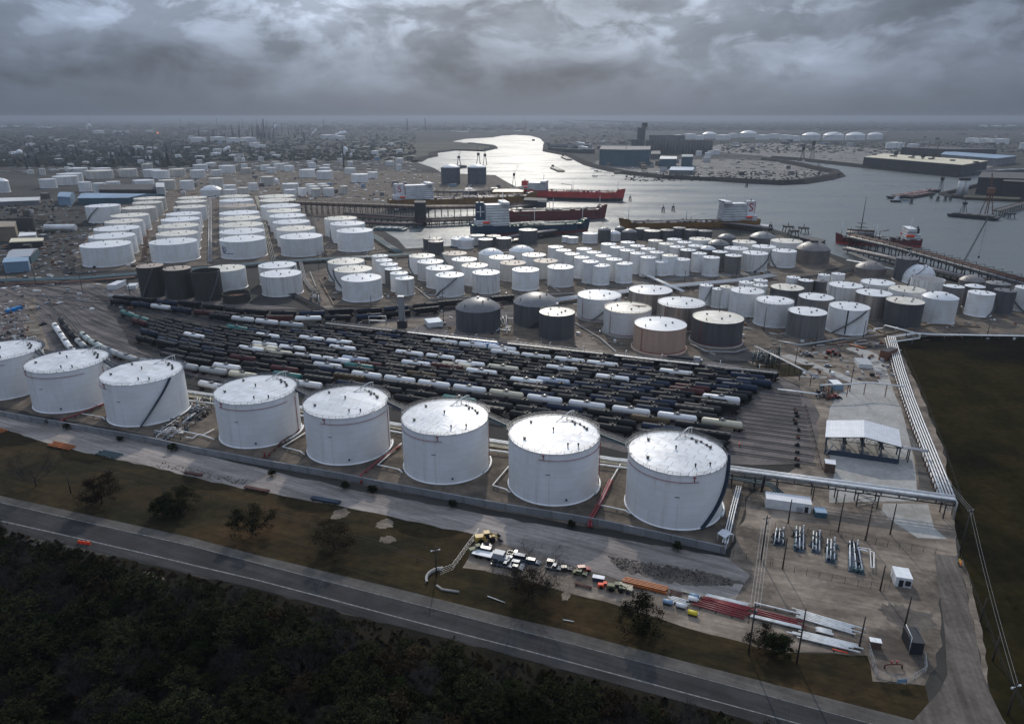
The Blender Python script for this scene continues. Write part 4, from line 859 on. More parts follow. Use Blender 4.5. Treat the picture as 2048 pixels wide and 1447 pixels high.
# prototypes: local x runs along the car, rails at z 0.25
CARM = {}
def car_meshes():
    def bogie():
        mb = MB()
        for y in (-.95, .95):
            mb.box((0, y, .45), (2.3, .22, .35))
            for x in (-.88, .88): mb.tube([(x, y-.16*(1 if y > 0 else -1), .47), (x, y-.02*(1 if y > 0 else -1), .47)], .46, 10)
        mb.box((0, 0, .5), (.5, 1.9, .4)); return mb.mesh('bogie', M['rubber'])
    CARM['bogie'] = bogie()
    mb = MB(); mb.box((0, 0, .95), (15.6, .7, .3)); 
    for x in (-7.6, 7.6): mb.box((x, 0, .9), (1.3, 2.7, .28)); mb.box((x+(.9 if x > 0 else -.9), 0, .85), (1.1, .35, .35))
    CARM['underframe'] = mb.mesh('underframe', M['rubber'])
    mb = MB(); mb.tube([(0, 0, 4.05), (0, 0, 4.75)], .5, 10); mb.box((0, 0, 4.75), (.7, .7, .14)); CARM['manway'] = mb.mesh('manway', M['galvanised']); CARM['manway_dark'] = mb.mesh('manway', M['dark_steel'])
    mb = MB(); mb.box((0, 0, 4.22), (2.6, 1.9, .07))
    for x in (-1.3, 1.3):
        for y in (-.95, .95): mb.tube([(x, y, 4.2), (x, y, 5.15)], .045, 4)
    for z in (4.7, 5.15): mb.tube([(-1.3, -.95, z), (1.3, -.95, z), (1.3, .95, z), (-1.3, .95, z), (-1.3, -.95, z)], .04, 4)
    mb.tube([(0, -1.6, 1.2), (0, -1.0, 4.2)], .06, 4); CARM['platform'] = mb.mesh('platform', M['dark_steel'])
    for c in ('black', 'charcoal', 'navy', 'white', 'cream', 'grey', 'teal', 'green', 'brown', 'palegreen', 'lightblue', 'maroon'):
        for L_, key in ((16.1, 'L'),):
            mb = MB(); r = 1.56; n = 18; prof = [(-L_/2, .01), (-L_/2+.06, .75), (-L_/2+.28, 1.2), (-L_/2+.75, r), (-.25, r), (-.2, r+.03), (.2, r+.03), (.25, r), (L_/2-.75, r), (L_/2-.28, 1.2), (L_/2-.06, .75), (L_/2, .01)]
            vs = [(x, q*math.cos(2*math.pi*k/n), 2.7+q*math.sin(2*math.pi*k/n)) for x, q in prof for k in range(n)]
            mb.add(vs, [(i*n+k, (i+1)*n+k, (i+1)*n+(k+1) % n, i*n+(k+1) % n) for i in range(len(prof)-1) for k in range(n)], True)
            CARM['body', c, key] = mb.mesh('tank_body', M['car_'+c])
        # covered hopper
        mb = MB(); n = 2; secs = [(-8.0, 3.0), (-7.9, 2.9), (-6.0, 1.3), (6.0, 1.3), (7.9, 2.9), (8.0, 3.0)]
        vs = []
        for x, zb in secs:
            for y, z in ((-1.45, zb), (-1.5, 3.0), (-1.5, 4.2), (-1.05, 4.65), (1.05, 4.65), (1.5, 4.2), (1.5, 3.0), (1.45, zb)): vs.append((x, y, z))
        m = 8; mb.add(vs, [(i*m+k, i*m+(k+1) % m, (i+1)*m+(k+1) % m, (i+1)*m+k) for i in range(5) for k in range(m)]+[tuple(range(m)), tuple(reversed(range(5*m, 6*m)))])
        for k in range(9):
            for y in (-1.54, 1.54): mb.box((-6+1.5*k, y, 1.6), (.14, .09, 2.5))
        CARM['hop', c] = mb.mesh('hopper_body', M['car_'+c])
    mb = MB(); mb.box((0, 0, 4.66), (15.2, 1.2, .07))
    for k in range(5): mb.box((-6+3*k, 0, 4.73), (1.0, .8, .16))
    CARM['catwalk'] = mb.mesh('roof_catwalk', M['dark_steel'])
    mb = MB()
    for y in (-1.45, 1.45): mb.box((0, y, 1.1), (16.4, .12, 2.2))
    for x in (-8.15, 8.15): mb.box((x, 0, 1.1), (.12, 2.8, 2.2))
    mb.box((0, 0, 1.05), (16.2, 2.8, .15)); mb.box((0, 0, 2.5), (15.8, 2.6, .35))
    for k in range(12):
        for y in (-1.55, 1.55): mb.box((-7.7+1.4*k, y, 1.1), (.15, .1, 2.1))
    CARM['gondola'] = mb.mesh('gondola_body', M['car_blue'])
car_meshes()
CN = dict(black='black', charcoal='charcoal', navy='navy blue', white='white', cream='cream', grey='light grey', teal='teal', green='dull green', brown='brown', palegreen='pale green', lightblue='pale blue', maroon='dark maroon', blue='bright blue')
def make_car(color, kind, label, p, a, z=0.18):
    kn = {'tank': 'tank_car', 'hop': 'hopper_car', 'gon': 'gondola_car'}[kind]
    t = thing(kn, label, {'tank': 'tank car', 'hop': 'hopper car', 'gon': 'gondola car'}[kind], (p.x, p.y, z), a, 'rail cars parked in the rail yard')
    if kind == 'tank':
        put(CARM['body', color, 'L'], 'tank_body', t); put(CARM['manway' if color in ('white', 'cream', 'teal', 'lightblue', 'grey') else 'manway_dark'], 'manway', t); put(CARM['platform'], 'platform', t)
    elif kind == 'hop': put(CARM['hop', color], 'hopper_body', t); put(CARM['catwalk'], 'roof_catwalk', t)
    else: put(CARM['gondola'], 'gondola_body', t)
    put(CARM['underframe'], 'underframe', t)
    for x in (-6.0, 6.0): put(CARM['bogie'], 'bogie', t, (x, 0, 0))
    return t
# colours read off the photograph at the cars' positions (centre pixel of each car)
SPOT = {'white': [(648, 737), (788, 756), (856, 765), (926, 775), (1086, 797), (1258, 820), (1346, 833), (717, 747), (1171, 808), (717, 698), (782, 707), (853, 716), (926, 725), (638, 681), (696, 688), (527, 689), (583, 697), (618, 712), (690, 723),
        (852, 729), (1005, 744), (1026, 759), (1145, 741), (1216, 751), (332, 615), (505, 640), (592, 637), (548, 671), (378, 676), (484, 697), (913, 685), (975, 692), (1038, 699), (1002, 706), (1067, 713), (1133, 720), (1200, 730), (1345, 746), (590, 766), (644, 771), (395, 765), (523, 646), (450, 730), (1410, 795)],
        'cream': [(1435, 846), (1005, 786), (551, 705), (1000, 735), (497, 748), (907, 733), (510, 697)], 'grey': [(433, 742), (385, 734), (548, 647), (242, 712), (215, 697), (195, 686), (430, 766)],
        'teal': [(593, 752), (932, 800), (755, 732), (470, 650)], 'green': [(270, 627), (288, 632), (308, 637), (300, 636)], 'lightblue': [(1078, 760), (575, 648), (682, 717)], 'navy': [(1221, 799), (1130, 771), (318, 665), (1250, 783), (390, 662), (1160, 775), (1460, 777), (1090, 812), (1240, 866), (990, 830)],
        'brown': [(854, 752), (720, 753), (1325, 843)], 'palegreen': [], 'blue': [(995, 688)]}
SP_ = [(x, y, c) for c, L_ in SPOT.items() for x, y in L_]
CARS = [0]
QUEUE = []
def place_string(pts, name, seed, end=0.0, pitch=17.9, hop=.12, force=None):
    """cars are counted from the right-hand end of the track"""
    rr = random.Random(seed); L_ = poly_len(pts); s = L_[-1]-end-pitch/2; k = 0
    while s > pitch/2:
        p = at(pts, L_, s); q = at(pts, L_, s+2); o = at(pts, L_, s-2); a = math.atan2(q.y-o.y, q.x-o.x); k += 1
        QUEUE.append(dict(p=p, a=a, px=P((p.x, p.y, 2.8)), c=force(k) if force else None, k=k, name=name, hop=rr.random() < hop, forced=bool(force)))
        s -= pitch+rr.choice([0, 0, 0, -.8, .5, 1.2])
def flush_cars():
    """each colour read off the photograph claims the car standing nearest to it; the rest are dark"""
    rr = random.Random(8)
    for x, y, c in SP_:
        best = min((q for q in QUEUE if q['c'] is None), key=lambda q: abs(q['px'][0]-x)/34+abs(q['px'][1]-y)/4.0)
        if abs(best['px'][0]-x)/34+abs(best['px'][1]-y)/4.0 < 2.2: best['c'] = c
    for q in QUEUE:
        if q['c'] is None: q['c'] = rr.choice(['black']*13+['charcoal']*5+['navy']*3+['maroon'])
        c = q['c']; kind = 'gon' if c == 'blue' else ('hop' if (c in ('black', 'charcoal', 'maroon', 'brown') and q['hop']) else 'tank')
        word = {'tank': 'tank car', 'hop': 'hopper car', 'gon': 'open gondola car'}[kind]
        make_car(c, kind, f"{CN[c]} {word}, {ORD[min(30, q['k'])]} from right on {q['name']}", q['p'], q['a']); CARS[0] += 1
TRK = [(-19.5, -288, -3), (-13.0, -288, -2), (-6.3, -300, -8), (0.3, -330, 2), (4.9, -322, -8), (9.3, -352, -10), (13.7, -350, -7), (18.1, -372, 0), (22.5, -383, -5), (26.9, -360, 0), (31.3, -345, 3), (35.7, -318, 5), (40.1, -300, -5), (44.5, -290, 7), (48.9, -268, 4), (53.3, -255, 13), (59.6, -240, 10), (65.0, -232, 16)]
FN = ['the yard track nearest the front tanks', 'the second yard track', 'the third yard track', 'the fourth yard track', 'the fifth yard track', 'the sixth yard track', 'the seventh yard track', 'the eighth yard track', 'the ninth yard track', 'the tenth yard track', 'the eleventh yard track', 'the twelfth yard track', 'the thirteenth yard track',
      'the fourteenth yard track', 'the fifteenth yard track', 'the sixteenth yard track', 'the inner loading-rack track', 'the outer loading-rack track']
def seg_track(n0, sa, sb, step=6): n = int((sb-sa)/step)+1; return [tp(sa+(sb-sa)*k/n, n0) for k in range(n+1)]
for k, (n0, sa, sb) in enumerate(TRK):
    place_string(seg_track(n0, sa, sb), FN[k], 50+k, hop=.5 if k in (1, 17) else .12)
A1 = smooth_px([(205, 594), (300, 602), (420, 612), (508, 625), (545, 626), (602, 627), (658, 625), (740, 621), (800, 616), (860, 610), (960, 601), (1030, 595)], 2.8)
A2 = smooth_px([(190, 598), (245, 604), (287, 609), (332, 615), (400, 624), (470, 633), (530, 637), (592, 637), (653, 636), (740, 633), (800, 626), (880, 618)], 2.8)
A3 = smooth_px([(400, 627), (450, 634), (505, 640), (570, 648), (650, 656), (715, 664)], 2.8)
A4 = smooth_px([(235, 619), (262, 624), (290, 629), (320, 634), (350, 640)], 2.8)
B1 = smooth_px([(105, 641), (111, 653), (121, 668), (132, 685), (142, 697), (152, 708)], 2.8)
B2 = smooth_px([(120, 636), (128, 648), (142, 666), (158, 684), (176, 698), (195, 709)], 2.8)
B3 = smooth_px([(158, 660), (172, 676), (195, 690), (225, 704), (268, 719), (330, 730)], 2.8)
B4 = smooth_px([(366, 757), (400, 766), (450, 776), (520, 786)], 2.8)
place_string(A1, 'the back main track', 91, hop=.7); place_string(A2, 'the second main track', 92, hop=.5)
place_string(A3, 'the short string beyond the ninth track', 93, hop=0)
place_string(B1, 'the curved white string, far left', 94, hop=0, force=lambda k: 'white')
place_string(B2, 'the curved mixed string, left', 95, hop=0, force=lambda k: ['navy', 'grey', 'black', 'charcoal', 'black', 'white', 'white', 'white'][min(7, k-1)])
place_string(B3, 'the grey curved string at the left', 96, hop=0, force=lambda k: ['grey', 'grey', 'grey', 'palegreen', 'palegreen', 'grey'][min(5, k-1)])
place_string(B4, 'the short string behind third tank', 97, hop=0, force=lambda k: 'white' if k > 1 else 'cream')
flush_cars()
print('cars', CARS[0])
# rails and sleepers -------------------------------------------------------
def track(pts, sleepers=True, sl_from=None, sl_to=None):
    t = thing('railway_track', None, None); t['kind'] = 'structure'
    n = len(pts)
    tg = [(pts[min(i+1, n-1)]-pts[max(i-1, 0)]).normalized() for i in range(n)]
    for off in (-.72, .72):
        vs = []; fs = []
        for p, d in zip(pts, tg):
            nn = Vector((-d.y, d.x, 0)); q = p+nn*off
            for w, z in ((-.07, .14), (-.045, .32), (.045, .32), (.07, .14)): e = q+nn*w; vs.append((e.x, e.y, z))
        for i in range(n-1):
            for k in range(3): fs.append((i*4+k, i*4+k+1, (i+1)*4+k+1, (i+1)*4+k))
        mb = MB(); mb.add(vs, fs); mb.build('rail', M['steel_grey' if off < 0 else 'dark_steel'], t)
    L_ = poly_len(pts); mb = MB(); s = 0.4; rr = random.Random(int(L_[-1]*10))
    a_, b_ = (sl_from or 0.0), (sl_to if sl_to is not None else L_[-1])
    s = a_+.4
    while s < b_-.3:
        p = at(pts, L_, s); q = at(pts, L_, min(L_[-1], s+.5)); d = (q-p); a = math.atan2(d.y, d.x) if d.length > 1e-5 else 0
        mb.box((p.x, p.y, .09), (.24, 2.6+rr.uniform(-.15, .15), .10), a+rr.uniform(-.03, .03)); s += .62
    if mb.v: tag(mb.build('sleepers', M['timber_sleeper'], t), kind='stuff')
for k, (n0, sa, sb) in enumerate(TRK[:16]):
    e = 27-.05*n0 if n0 < 50 else 18
    pts = seg_track(n0, -470, e, 8); L_ = poly_len(pts); track(pts, sl_from=L_[-1]-45)
    # buffer stop at the rail ends
    if n0 < 40:
        p = tp(e+1.2, n0); t = thing('buffer_stop', f'dark buffer stop at the right end of {FN[k]}', 'buffer stop', (p.x, p.y, .1), TA, 'buffer stops at the rail ends')
        mb = MB()
        for y in (-.75, .75): mb.tube([(-.9, y, 0), (0, y, 1.1)], .1, 4); mb.tube([(.5, y, 0), (0, y, 1.1)], .1, 4)
        mb.build('frame', M['rust' if k % 3 == 0 else 'dark_steel'], t); mb = MB(); mb.box((0, 0, .95), (.35, 2.3, .35)); mb.build('beam', M['dark_steel'], t)
for L_ in (A1, A2, A3, A4, B1, B2, B3, B4):
    d = (L_[0]-L_[1]).normalized(); ext = [L_[0]+d*60*(.5 if L_ is B1 else 1), L_[0]+d*25]
    track(ext+L_ if L_ not in (A3, B4) else L_, sl_to=2)
for px in ([(0, 572), (60, 590), (130, 618), (158, 650)], [(0, 580), (80, 610), (120, 632)], [(0, 566), (80, 574), (160, 590), (235, 613)], [(0, 561), (120, 572), (200, 592)], [(60, 565), (160, 600), (240, 640), (316, 662)], [(180, 640), (240, 668), (320, 700), (366, 716)], [(200, 675), (260, 700), (330, 730)]):
    track(smooth_px(px), sl_to=1)
# orange flag board on the last car near the front tanks, hot orange in the photograph
p = tp(.6, -13); t = thing('warning_board', 'orange warning board at the end of a dark string behind the nearest tank', 'warning board', (p.x, p.y, .1), TA)
mb = MB(); mb.box((0, 0, .2), (.15, 2.2, 1.2)); mb.build('board', M['sign_orange'], t); mb = MB(); mb.tube([(.2, -.8, 0), (.2, -.8, 1.3)], .06, 5); mb.tube([(.2, .8, 0), (.2, .8, 1.3)], .06, 5); mb.build('post', M['dark_steel'], t)
# loading gantries over the two back tracks ----------------------------------
for k, (s0, s1) in enumerate([(-236, -190), (-182, -128), (-122, -70), (-64, -22), (-18, 14)]):
    c = tp((s0+s1)/2, 62.3); L_ = s1-s0; t = thing('loading_rack', f'steel loading rack walkway over the tank cars, {ORD[k+1]} from the left', 'loading rack', (c.x, c.y, .1), TA, 'loading racks at the back of the yard')
    mb = MB(); mb.box((0, 0, 5.2), (L_, 1.5, .2)); mb.build('deck', M['galvanised' if k % 2 else 'steel_grey'], t)
    for x in np.arange(-L_/2+1, L_/2, 7.5): mb = MB(); mb.tube([(x, 0, 0), (x, 0, 5.2)], .16, 6); mb.box((x, 0, 4.9), (.2, 2.4, .3)); mb.build('column', M['steel_grey'], t)
    for y in (-.75, .75):
        mb = MB()
        for x in np.arange(-L_/2, L_/2+.1, 2.5): mb.tube([(x, y, 5.4), (x, y, 6.5)], .05, 4)
        mb.tube([(-L_/2, y, 6.5), (L_/2, y, 6.5)], .05, 4); mb.build('handrail', M['galvanised'], t)
    for x in np.arange(-L_/2+6, L_/2, 18):
        mb = MB(); mb.tube([(x, .7, 5.4), (x, .7, 8.3), (x, -2.0, 8.6), (x, -2.2, 6.6)], .12, 6); mb.build('loading_arm', M['pipe_white'], t)
    mb = MB(); mb.tube([(-L_/2, 0, 5.0), (-L_/2-4, 0, .3)], .35, 4); mb.build('stair', M['steel_grey'], t)
    mb = MB(); mb.tube([(-L_/2, .4, 4.7), (L_/2, .4, 4.7)], .16, 6); mb.tube([(-L_/2, -.3, 4.7), (L_/2, -.3, 4.7)], .11, 6); mb.build('pipe', M['galvanised'], t)
# white gantry by the yard, left of the tower
b = G(755, 652); t = thing('pipe_gantry', 'white pipe gantry over the dark cars left of the concrete tower', 'gantry', (b.x, b.y, .1), TA*.2)
mb = MB(); mb.tube([(-5, 0, 0), (-5, 0, 6), (5.5, 0, 6.4), (5.5, 0, .5)], .28, 6); mb.build('frame', M['pipe_white'], t); mb = MB(); mb.box((0, .6, 3.2), (10, 1.2, .2)); mb.build('deck', M['galvanised'], t)
# concrete tower
b = G(805, 655); t = thing('signal_tower', 'slender grey concrete tower standing beside the dark hopper cars', 'tower', (b.x, b.y, .1))
mb = MB(); mb.box((0, 0, 0), (3.4, 3.0, 19)); mb.build('shaft', M['wall_concrete'], t); mb = MB(); mb.box((0, 0, 0), (5.5, 4.5, 4.5)); mb.build('base', M['wall_dark'], t); mb = MB(); mb.box((0, 0, 19), (4.0, 3.6, .5)); mb.build('cap', M['galvanised'], t)
# ================================================================== WALLS, PIPES, BUILDINGS NEAR THE CAMERA
def hz_at(base, ytop, x=None):
    """height of an upright thing whose foot is seen at base and whose top at image row ytop"""
    b = G(*base); lo, hi = 0.0, 110.0
    for _ in range(40):
        m_ = (lo+hi)/2
        if P((b.x, b.y, m_))[1] > ytop: lo = m_
        else: hi = m_
    return (lo+hi)/2
def ang(a, b): d = b-a; return math.atan2(d.y, d.x)
def one(name, label, cat, mb, m, group=None, loc=None, rz=0):
    return tag(mb.build(name, M[m], None, loc, rz), label, cat, group)
# containment wall in front of the tank row --------------------------------
WALL = [(-150, 800), (0, 832), (100, 850), (225, 872), (300, 885), (375, 902), (512, 928), (687, 959), (749, 972), (887, 998), (1024, 1023), (1144, 1042), (1214, 1055), (1349, 1085), (1449, 1107)]
def make_wall(px, label, H=2.3, seg=7.4, th=.35, name='containment_wall'):
    pts = [G(x, y) for x, y in px]; L_ = poly_len(pts); t = thing(name, label, 'wall', (0, 0, 0)); n = max(1, int(L_[-1]/seg)); rr = random.Random(4)
    for k in range(n):
        a = at(pts, L_, L_[-1]*k/n); b = at(pts, L_, L_[-1]*(k+1)/n); c = (a+b)/2; d = (b-a).length
        mb = MB(); mb.box((0, 0, -.2), (d-.10, th, H+.2+rr.uniform(-.04, .04))); mb.box((0, 0, H+.03), (d-.10, th+.16, .12)); mb.build('wall_panel', M['wall_concrete'], t, (c.x, c.y, .1), ang(a, b)+rr.uniform(-.003, .003))
        mb = MB(); mb.box((0, 0, -.2), (.45, th+.35, H+.3)); mb.build('pilaster', M['wall_concrete'], t, (a.x, a.y, .1), ang(a, b))
make_wall(WALL, 'long grey concrete containment wall in front of the big white tanks')
make_wall([(1449, 1107), (1462, 1062), (1472, 1015), (1478, 985)], 'short concrete wall turning back beside the nearest tank', 1.4, 7, .3)
def pipe_run(name, label, px, z, m, r=.3, n=1, gap=.9, cat='pipeline', post=None, group=None, postm='steel_grey', zs=None, deck=False):
    """n parallel pipes along traced ground points at height z, on sleepers or posts"""
    pts = [G(x, y, z if zs is None else zs[i]) for i, (x, y) in enumerate(px)]
    t = thing(name, label, cat, (0, 0, 0), 0, group)
    tg = [(pts[min(i+1, len(pts)-1)]-pts[max(i-1, 0)]) for i in range(len(pts))]
    for k in range(n):
        off = (k-(n-1)/2)*gap; q = []
        for p, d in zip(pts, tg):
            nn = Vector((-d.y, d.x, 0)); nn = nn.normalized() if nn.length > .01 else Vector((1, 0, 0)); q.append(p+nn*off)
        mb = MB(); mb.tube(q, r, 8); mb.build('pipe', M[m], t)
    if post:
        flat = [Vector((p.x, p.y, 0)) for p in pts]; L_ = poly_len(flat); s = post/2; zz = z if zs is None else max(zs)
        W_ = (n-1)*gap+2*r+.4
        while s < L_[-1]:
            i = max(0, min(len(pts)-2, int(np.searchsorted(L_, s))-1)); tt = (s-L_[i])/max(1e-6, L_[i+1]-L_[i]); p = pts[i]+(pts[i+1]-pts[i])*tt
            a = ang(flat[i], flat[i+1]); mb = MB(); ca, sa = math.cos(a+math.pi/2), math.sin(a+math.pi/2)
            h = p.z-r
            if W_ > 2:
                for sd in (-1, 1): mb.box((p.x+ca*sd*W_/2, p.y+sa*sd*W_/2, 0), (.28, .28, h))
            else: mb.box((p.x, p.y, 0), (.28, .28, h))
            mb.box((p.x, p.y, h-.25), (.25, W_, .24), a); mb.build('support', M[postm], t); s += post
    return t
# white angled feed pipes at each tank foot
for i, (px, l) in enumerate([([(160, 826), (205, 834), (210, 838)], 'second and third'), ([(612, 864), (565, 893), (600, 902), (609, 908)], 'fourth and fifth'), ([(803, 886), (755, 929), (797, 938), (805, 944)], 'fifth and sixth'),
                             ([(1019, 930), (985, 970), (1012, 978), (1020, 984)], 'sixth and seventh'), ([(1243, 924), (1215, 972), (1198, 1009), (1250, 1020), (1260, 1026)], 'seventh and eighth')]):
    pipe_run('feed_pipe', f'white angled feed pipe on the ground between the {l} front tanks', px, 1.0, 'pipe_white', .24, post=5, group='feed pipes between the front tanks')
for px, l in (([(208, 806), (150, 830), (124, 838), (124, 850)], 'red fire main between the second and third front tanks'), ([(800, 890), (760, 918), (722, 948), (722, 962)], 'red fire main between the fifth and sixth front tanks'), ([(1222, 958), (1200, 1004), (1180, 1038), (1180, 1052)], 'double red fire main left of the nearest tank'), ([(600, 858), (560, 885), (530, 915)], 'dark red fire main between the fourth and fifth front tanks')):
    t = pipe_run('fire_main', l, px, 1.3, 'pipe_red' if 'dark' not in l else 'pipe_rusty', .28, n=2 if 'double' in l else 1, gap=.8, post=4, postm='pipe_red')
    p = G(*px[-1]); mb = MB(); mb.box((p.x, p.y, 0), (1.2, 1.2, .35)); mb.tube([(p.x, p.y, 0), (p.x, p.y, 2.6)], .3, 8); mb.build('hydrant', M['pipe_red'], t)
# twin white header pipes behind the tanks
BACK1 = [(372, 782), (600, 814), (780, 846), (980, 880), (1225, 918), (1400, 935)]
BACK2 = [(372, 800), (600, 830), (780, 861), (980, 900), (1225, 932), (1400, 950)]
pipe_run('header_pipes', 'upper pair of white header pipes running behind the front tanks', BACK1, 1.6, 'pipe_white', .42, n=2, gap=1.3, post=9, postm='concrete_ring')
pipe_run('header_pipes', 'lower white header pipe running just behind the front tanks', BACK2, 1.3, 'pipe_white', .42, post=9, postm='concrete_ring')
pipe_run('header_pipes', 'thin cream pipes between the white header pipes', [(x, (a+b)/2-1) for (x, a), (_, b) in zip(BACK1, BACK2)], 1.0, 'pipe_cream', .22, n=3, gap=1.0, post=12, postm='rust')
# pipe and pump manifold between the third and fourth tanks -------------------
def manifold(name, label, corners, n, seed, h=1.6, mats=('galvanised', 'pipe_white', 'steel_grey', 'dark_steel'), pumps=10, cat='pipework', r=(.12, .26)):
    rr = random.Random(seed); A, B, C_, D = [G(*c) for c in corners]; t = thing(name, label, cat, ((A+B+C_+D)/4))
    o = (A+B+C_+D)/4
    def q(u, v, z): p = (A*(1-u)+B*u)*(1-v)+(D*(1-u)+C_*u)*v; return (p.x-o.x, p.y-o.y, z)
    for k in range(n):
        mb = MB(); z = rr.uniform(.5, h); rad = rr.uniform(*r)
        if rr.random() < .6: v = rr.random(); a, b = sorted((rr.random(), rr.random())); b = max(b, a+.25); b = min(b, 1); pts = [q(a, v, .1), q(a, v, z), q((a+b)/2, v, z), q((a+b)/2, min(1, v+.12), z), q(b, min(1, v+.12), z), q(b, min(1, v+.12), .1)]
        else: u = rr.random(); a, b = sorted((rr.random(), rr.random())); b = min(1, max(b, a+.3)); pts = [q(u, a, .1), q(u, a, z), q(u, b, z), q(u, b, .1)]
        mb.tube(pts, rad, 6); mb.build('pipe', M[rr.choice(mats)], t)
    for k in range(pumps):
        u, v = rr.random(), rr.random(); mb = MB(); p = q(u, v, .1); a = rr.uniform(0, 3.1)
        mb.box((p[0], p[1], .1), (2.2, 1.0, .3), a); mb.tube([(p[0]-.8*math.cos(a), p[1]-.8*math.sin(a), .9), (p[0]+.5*math.cos(a), p[1]+.5*math.sin(a), .9)], .42, 10); mb.tube([(p[0]+.5*math.cos(a), p[1]+.5*math.sin(a), .3), (p[0]+.5*math.cos(a), p[1]+.5*math.sin(a), 1.9)], .2, 6)
        mb.build('pump', M[rr.choice(('dark_steel', 'navy_steel', 'teal_steel'))], t)
    for k in range(pumps):
        u, v = rr.random(), rr.random(); p = q(u, v, 0); mb = MB(); mb.tube([(p[0], p[1], .1), (p[0], p[1], 1.4)], .14, 6); mb.tube([(p[0], p[1], 1.4), (p[0], p[1], 1.52)], .4, 10); mb.build('valve', M['dark_steel'], t)
    return t
manifold('pipe_manifold', 'tangled grey and white pipe manifold between the third and fourth front tanks', [(300, 876), (352, 888), (428, 822), (385, 818)], 38, 11, 2.4, pumps=16)
manifold('pipe_manifold', 'pipe tangle behind the manifold, right of the third front tank', [(378, 822), (428, 828), (428, 796), (378, 790)], 22, 12, 2.0, mats=('pipe_cream', 'pipe_white', 'galvanised', 'rust'), pumps=5)
t = pipe_run('manifold_outlet_pipes', 'white outlet pipes leading from the manifold to the fourth tank', [(372, 874), (385, 876), (398, 868), (412, 872), (428, 878)], .8, 'pipe_white', .28)
pipe_run('manifold_outlet_pipes', 'straight white pipe from the manifold towards the fourth tank foot', [(368, 862), (405, 870), (428, 858)], .8, 'pipe_white', .26)
# pipe bridge crossing to the right -----------------------------------------
def truss_bridge():
    top = 6.6; A, B = G(1458, 936, top), G(1908, 996, top); d = B-A; L_ = d.length; a = ang(A, B)
    t = thing('pipe_bridge', 'long elevated pipe bridge with white pipes, right of the nearest tank', 'pipe bridge', (A.x, A.y, 0), a)
    for k, (y, r, m, z) in enumerate([(-1.4, .36, 'pipe_white', 6.9), (-.5, .30, 'pipe_white', 6.85), (.35, .36, 'galvanised', 6.9), (1.3, .30, 'pipe_white', 6.85), (-.9, .16, 'galvanised', 5.5), (.9, .2, 'steel_grey', 5.5)]):
        mb = MB(); mb.tube([(0, y, z), (L_, y, z)]+([(L_+.6, y, z-1), (L_+.6, y, .4)] if k < 3 else []), r, 8); mb.build('pipe', M[m], t)
    for y in (-2, 2):
        for z in (6.3, 4.9): mb = MB(); mb.box((L_/2, y, z), (L_, .25, .3)); mb.build('beam', M['dark_steel' if z < 5 else 'steel_grey'], t)
    n = int(L_/5.2)
    for k in range(n+1):
        x = L_*k/n; mb = MB()
        for y in (-2, 2): mb.box((x, y, 5.2), (.2, .2, 1.1))
        mb.box((x, 0, 6.35), (.2, 4.2, .22)); mb.box((x, 0, 5.1), (.2, 4.2, .2)); mb.build('frame', M['dark_steel'], t)
        if k < n and k % 2 == 0:
            mb = MB()
            for y in (-2, 2): mb.tube([(x, y, 5.1), (x+L_/n, y, 6.3)], .08, 4)
            mb.build('brace', M['dark_steel'], t)
    for x in (L_*.02, L_*.13, L_*.235, L_*.40, L_*.505, L_*.595, L_*.685, L_*.965):
        for y in (-2, 2): mb = MB(); mb.box((x, y, 0), (.32, .32, 5.0)); mb.build('column', M['dark_steel'], t)
    x0, x1 = L_*.595, L_*.685
    for y in (-2, 2):
        for (za, zb) in ((.3, 2.6), (2.6, 4.9)):
            mb = MB(); mb.tube([(x0, y, za), (x1, y, zb)], .12, 4); mb.tube([(x0, y, zb), (x1, y, za)], .12, 4); mb.build('cross_brace', M['steel_grey'], t)
    # pipes rising from the ground by the nearest tank
    mb = MB(); mb.tube([(L_*.17, -1, 6.4), (L_*.17, -1, 4), (L_*.165, -1, 0)], .45, 8); mb.build('riser', M['dark_steel'], t)
truss_bridge()
pipe_run('pipe_bridge_feeder', 'teal and white pipes running from the nearest tank under the pipe bridge start', [(1400, 945), (1470, 955), (1540, 968), (1560, 985)], 2.0, 'teal_steel', .3, n=3, gap=1.1, post=6)
pipe_run('perimeter_pipes', 'white pipes down the right side of the nearest tank', [(1478, 972), (1468, 1010), (1458, 1052), (1450, 1085)], 1.6, 'pipe_white', .2, n=3, gap=.7, post=7)
b = G(1450, 1082); t = thing('canopy_shelter', 'small pale blue folded canopy at the wall corner by nearest tank', 'shelter', (b.x, b.y, .1), .5)
mb = MB(); mb.add([(-1.9, -1.6, 2.5), (0, -1.6, 3.3), (1.9, -1.6, 2.5), (-1.9, 1.6, 2.5), (0, 1.6, 3.3), (1.9, 1.6, 2.5), (-1.9, -1.6, 2.4), (0, -1.6, 3.2), (1.9, -1.6, 2.4), (-1.9, 1.6, 2.4), (0, 1.6, 3.2), (1.9, 1.6, 2.4)], [(0, 1, 4, 3), (1, 2, 5, 4), (9, 10, 7, 6), (10, 11, 8, 7), (0, 3, 9, 6), (2, 8, 11, 5), (0, 6, 7, 1), (1, 7, 8, 2), (3, 4, 10, 9), (4, 5, 11, 10)]); mb.build('roof', M['roof_metal'], t)
for x in (-1.7, 1.7):
    for y in (-1.4, 1.4): mb = MB(); mb.box((x, y, 0), (.15, .15, 2.5)); mb.build('post', M['pipe_white'], t)
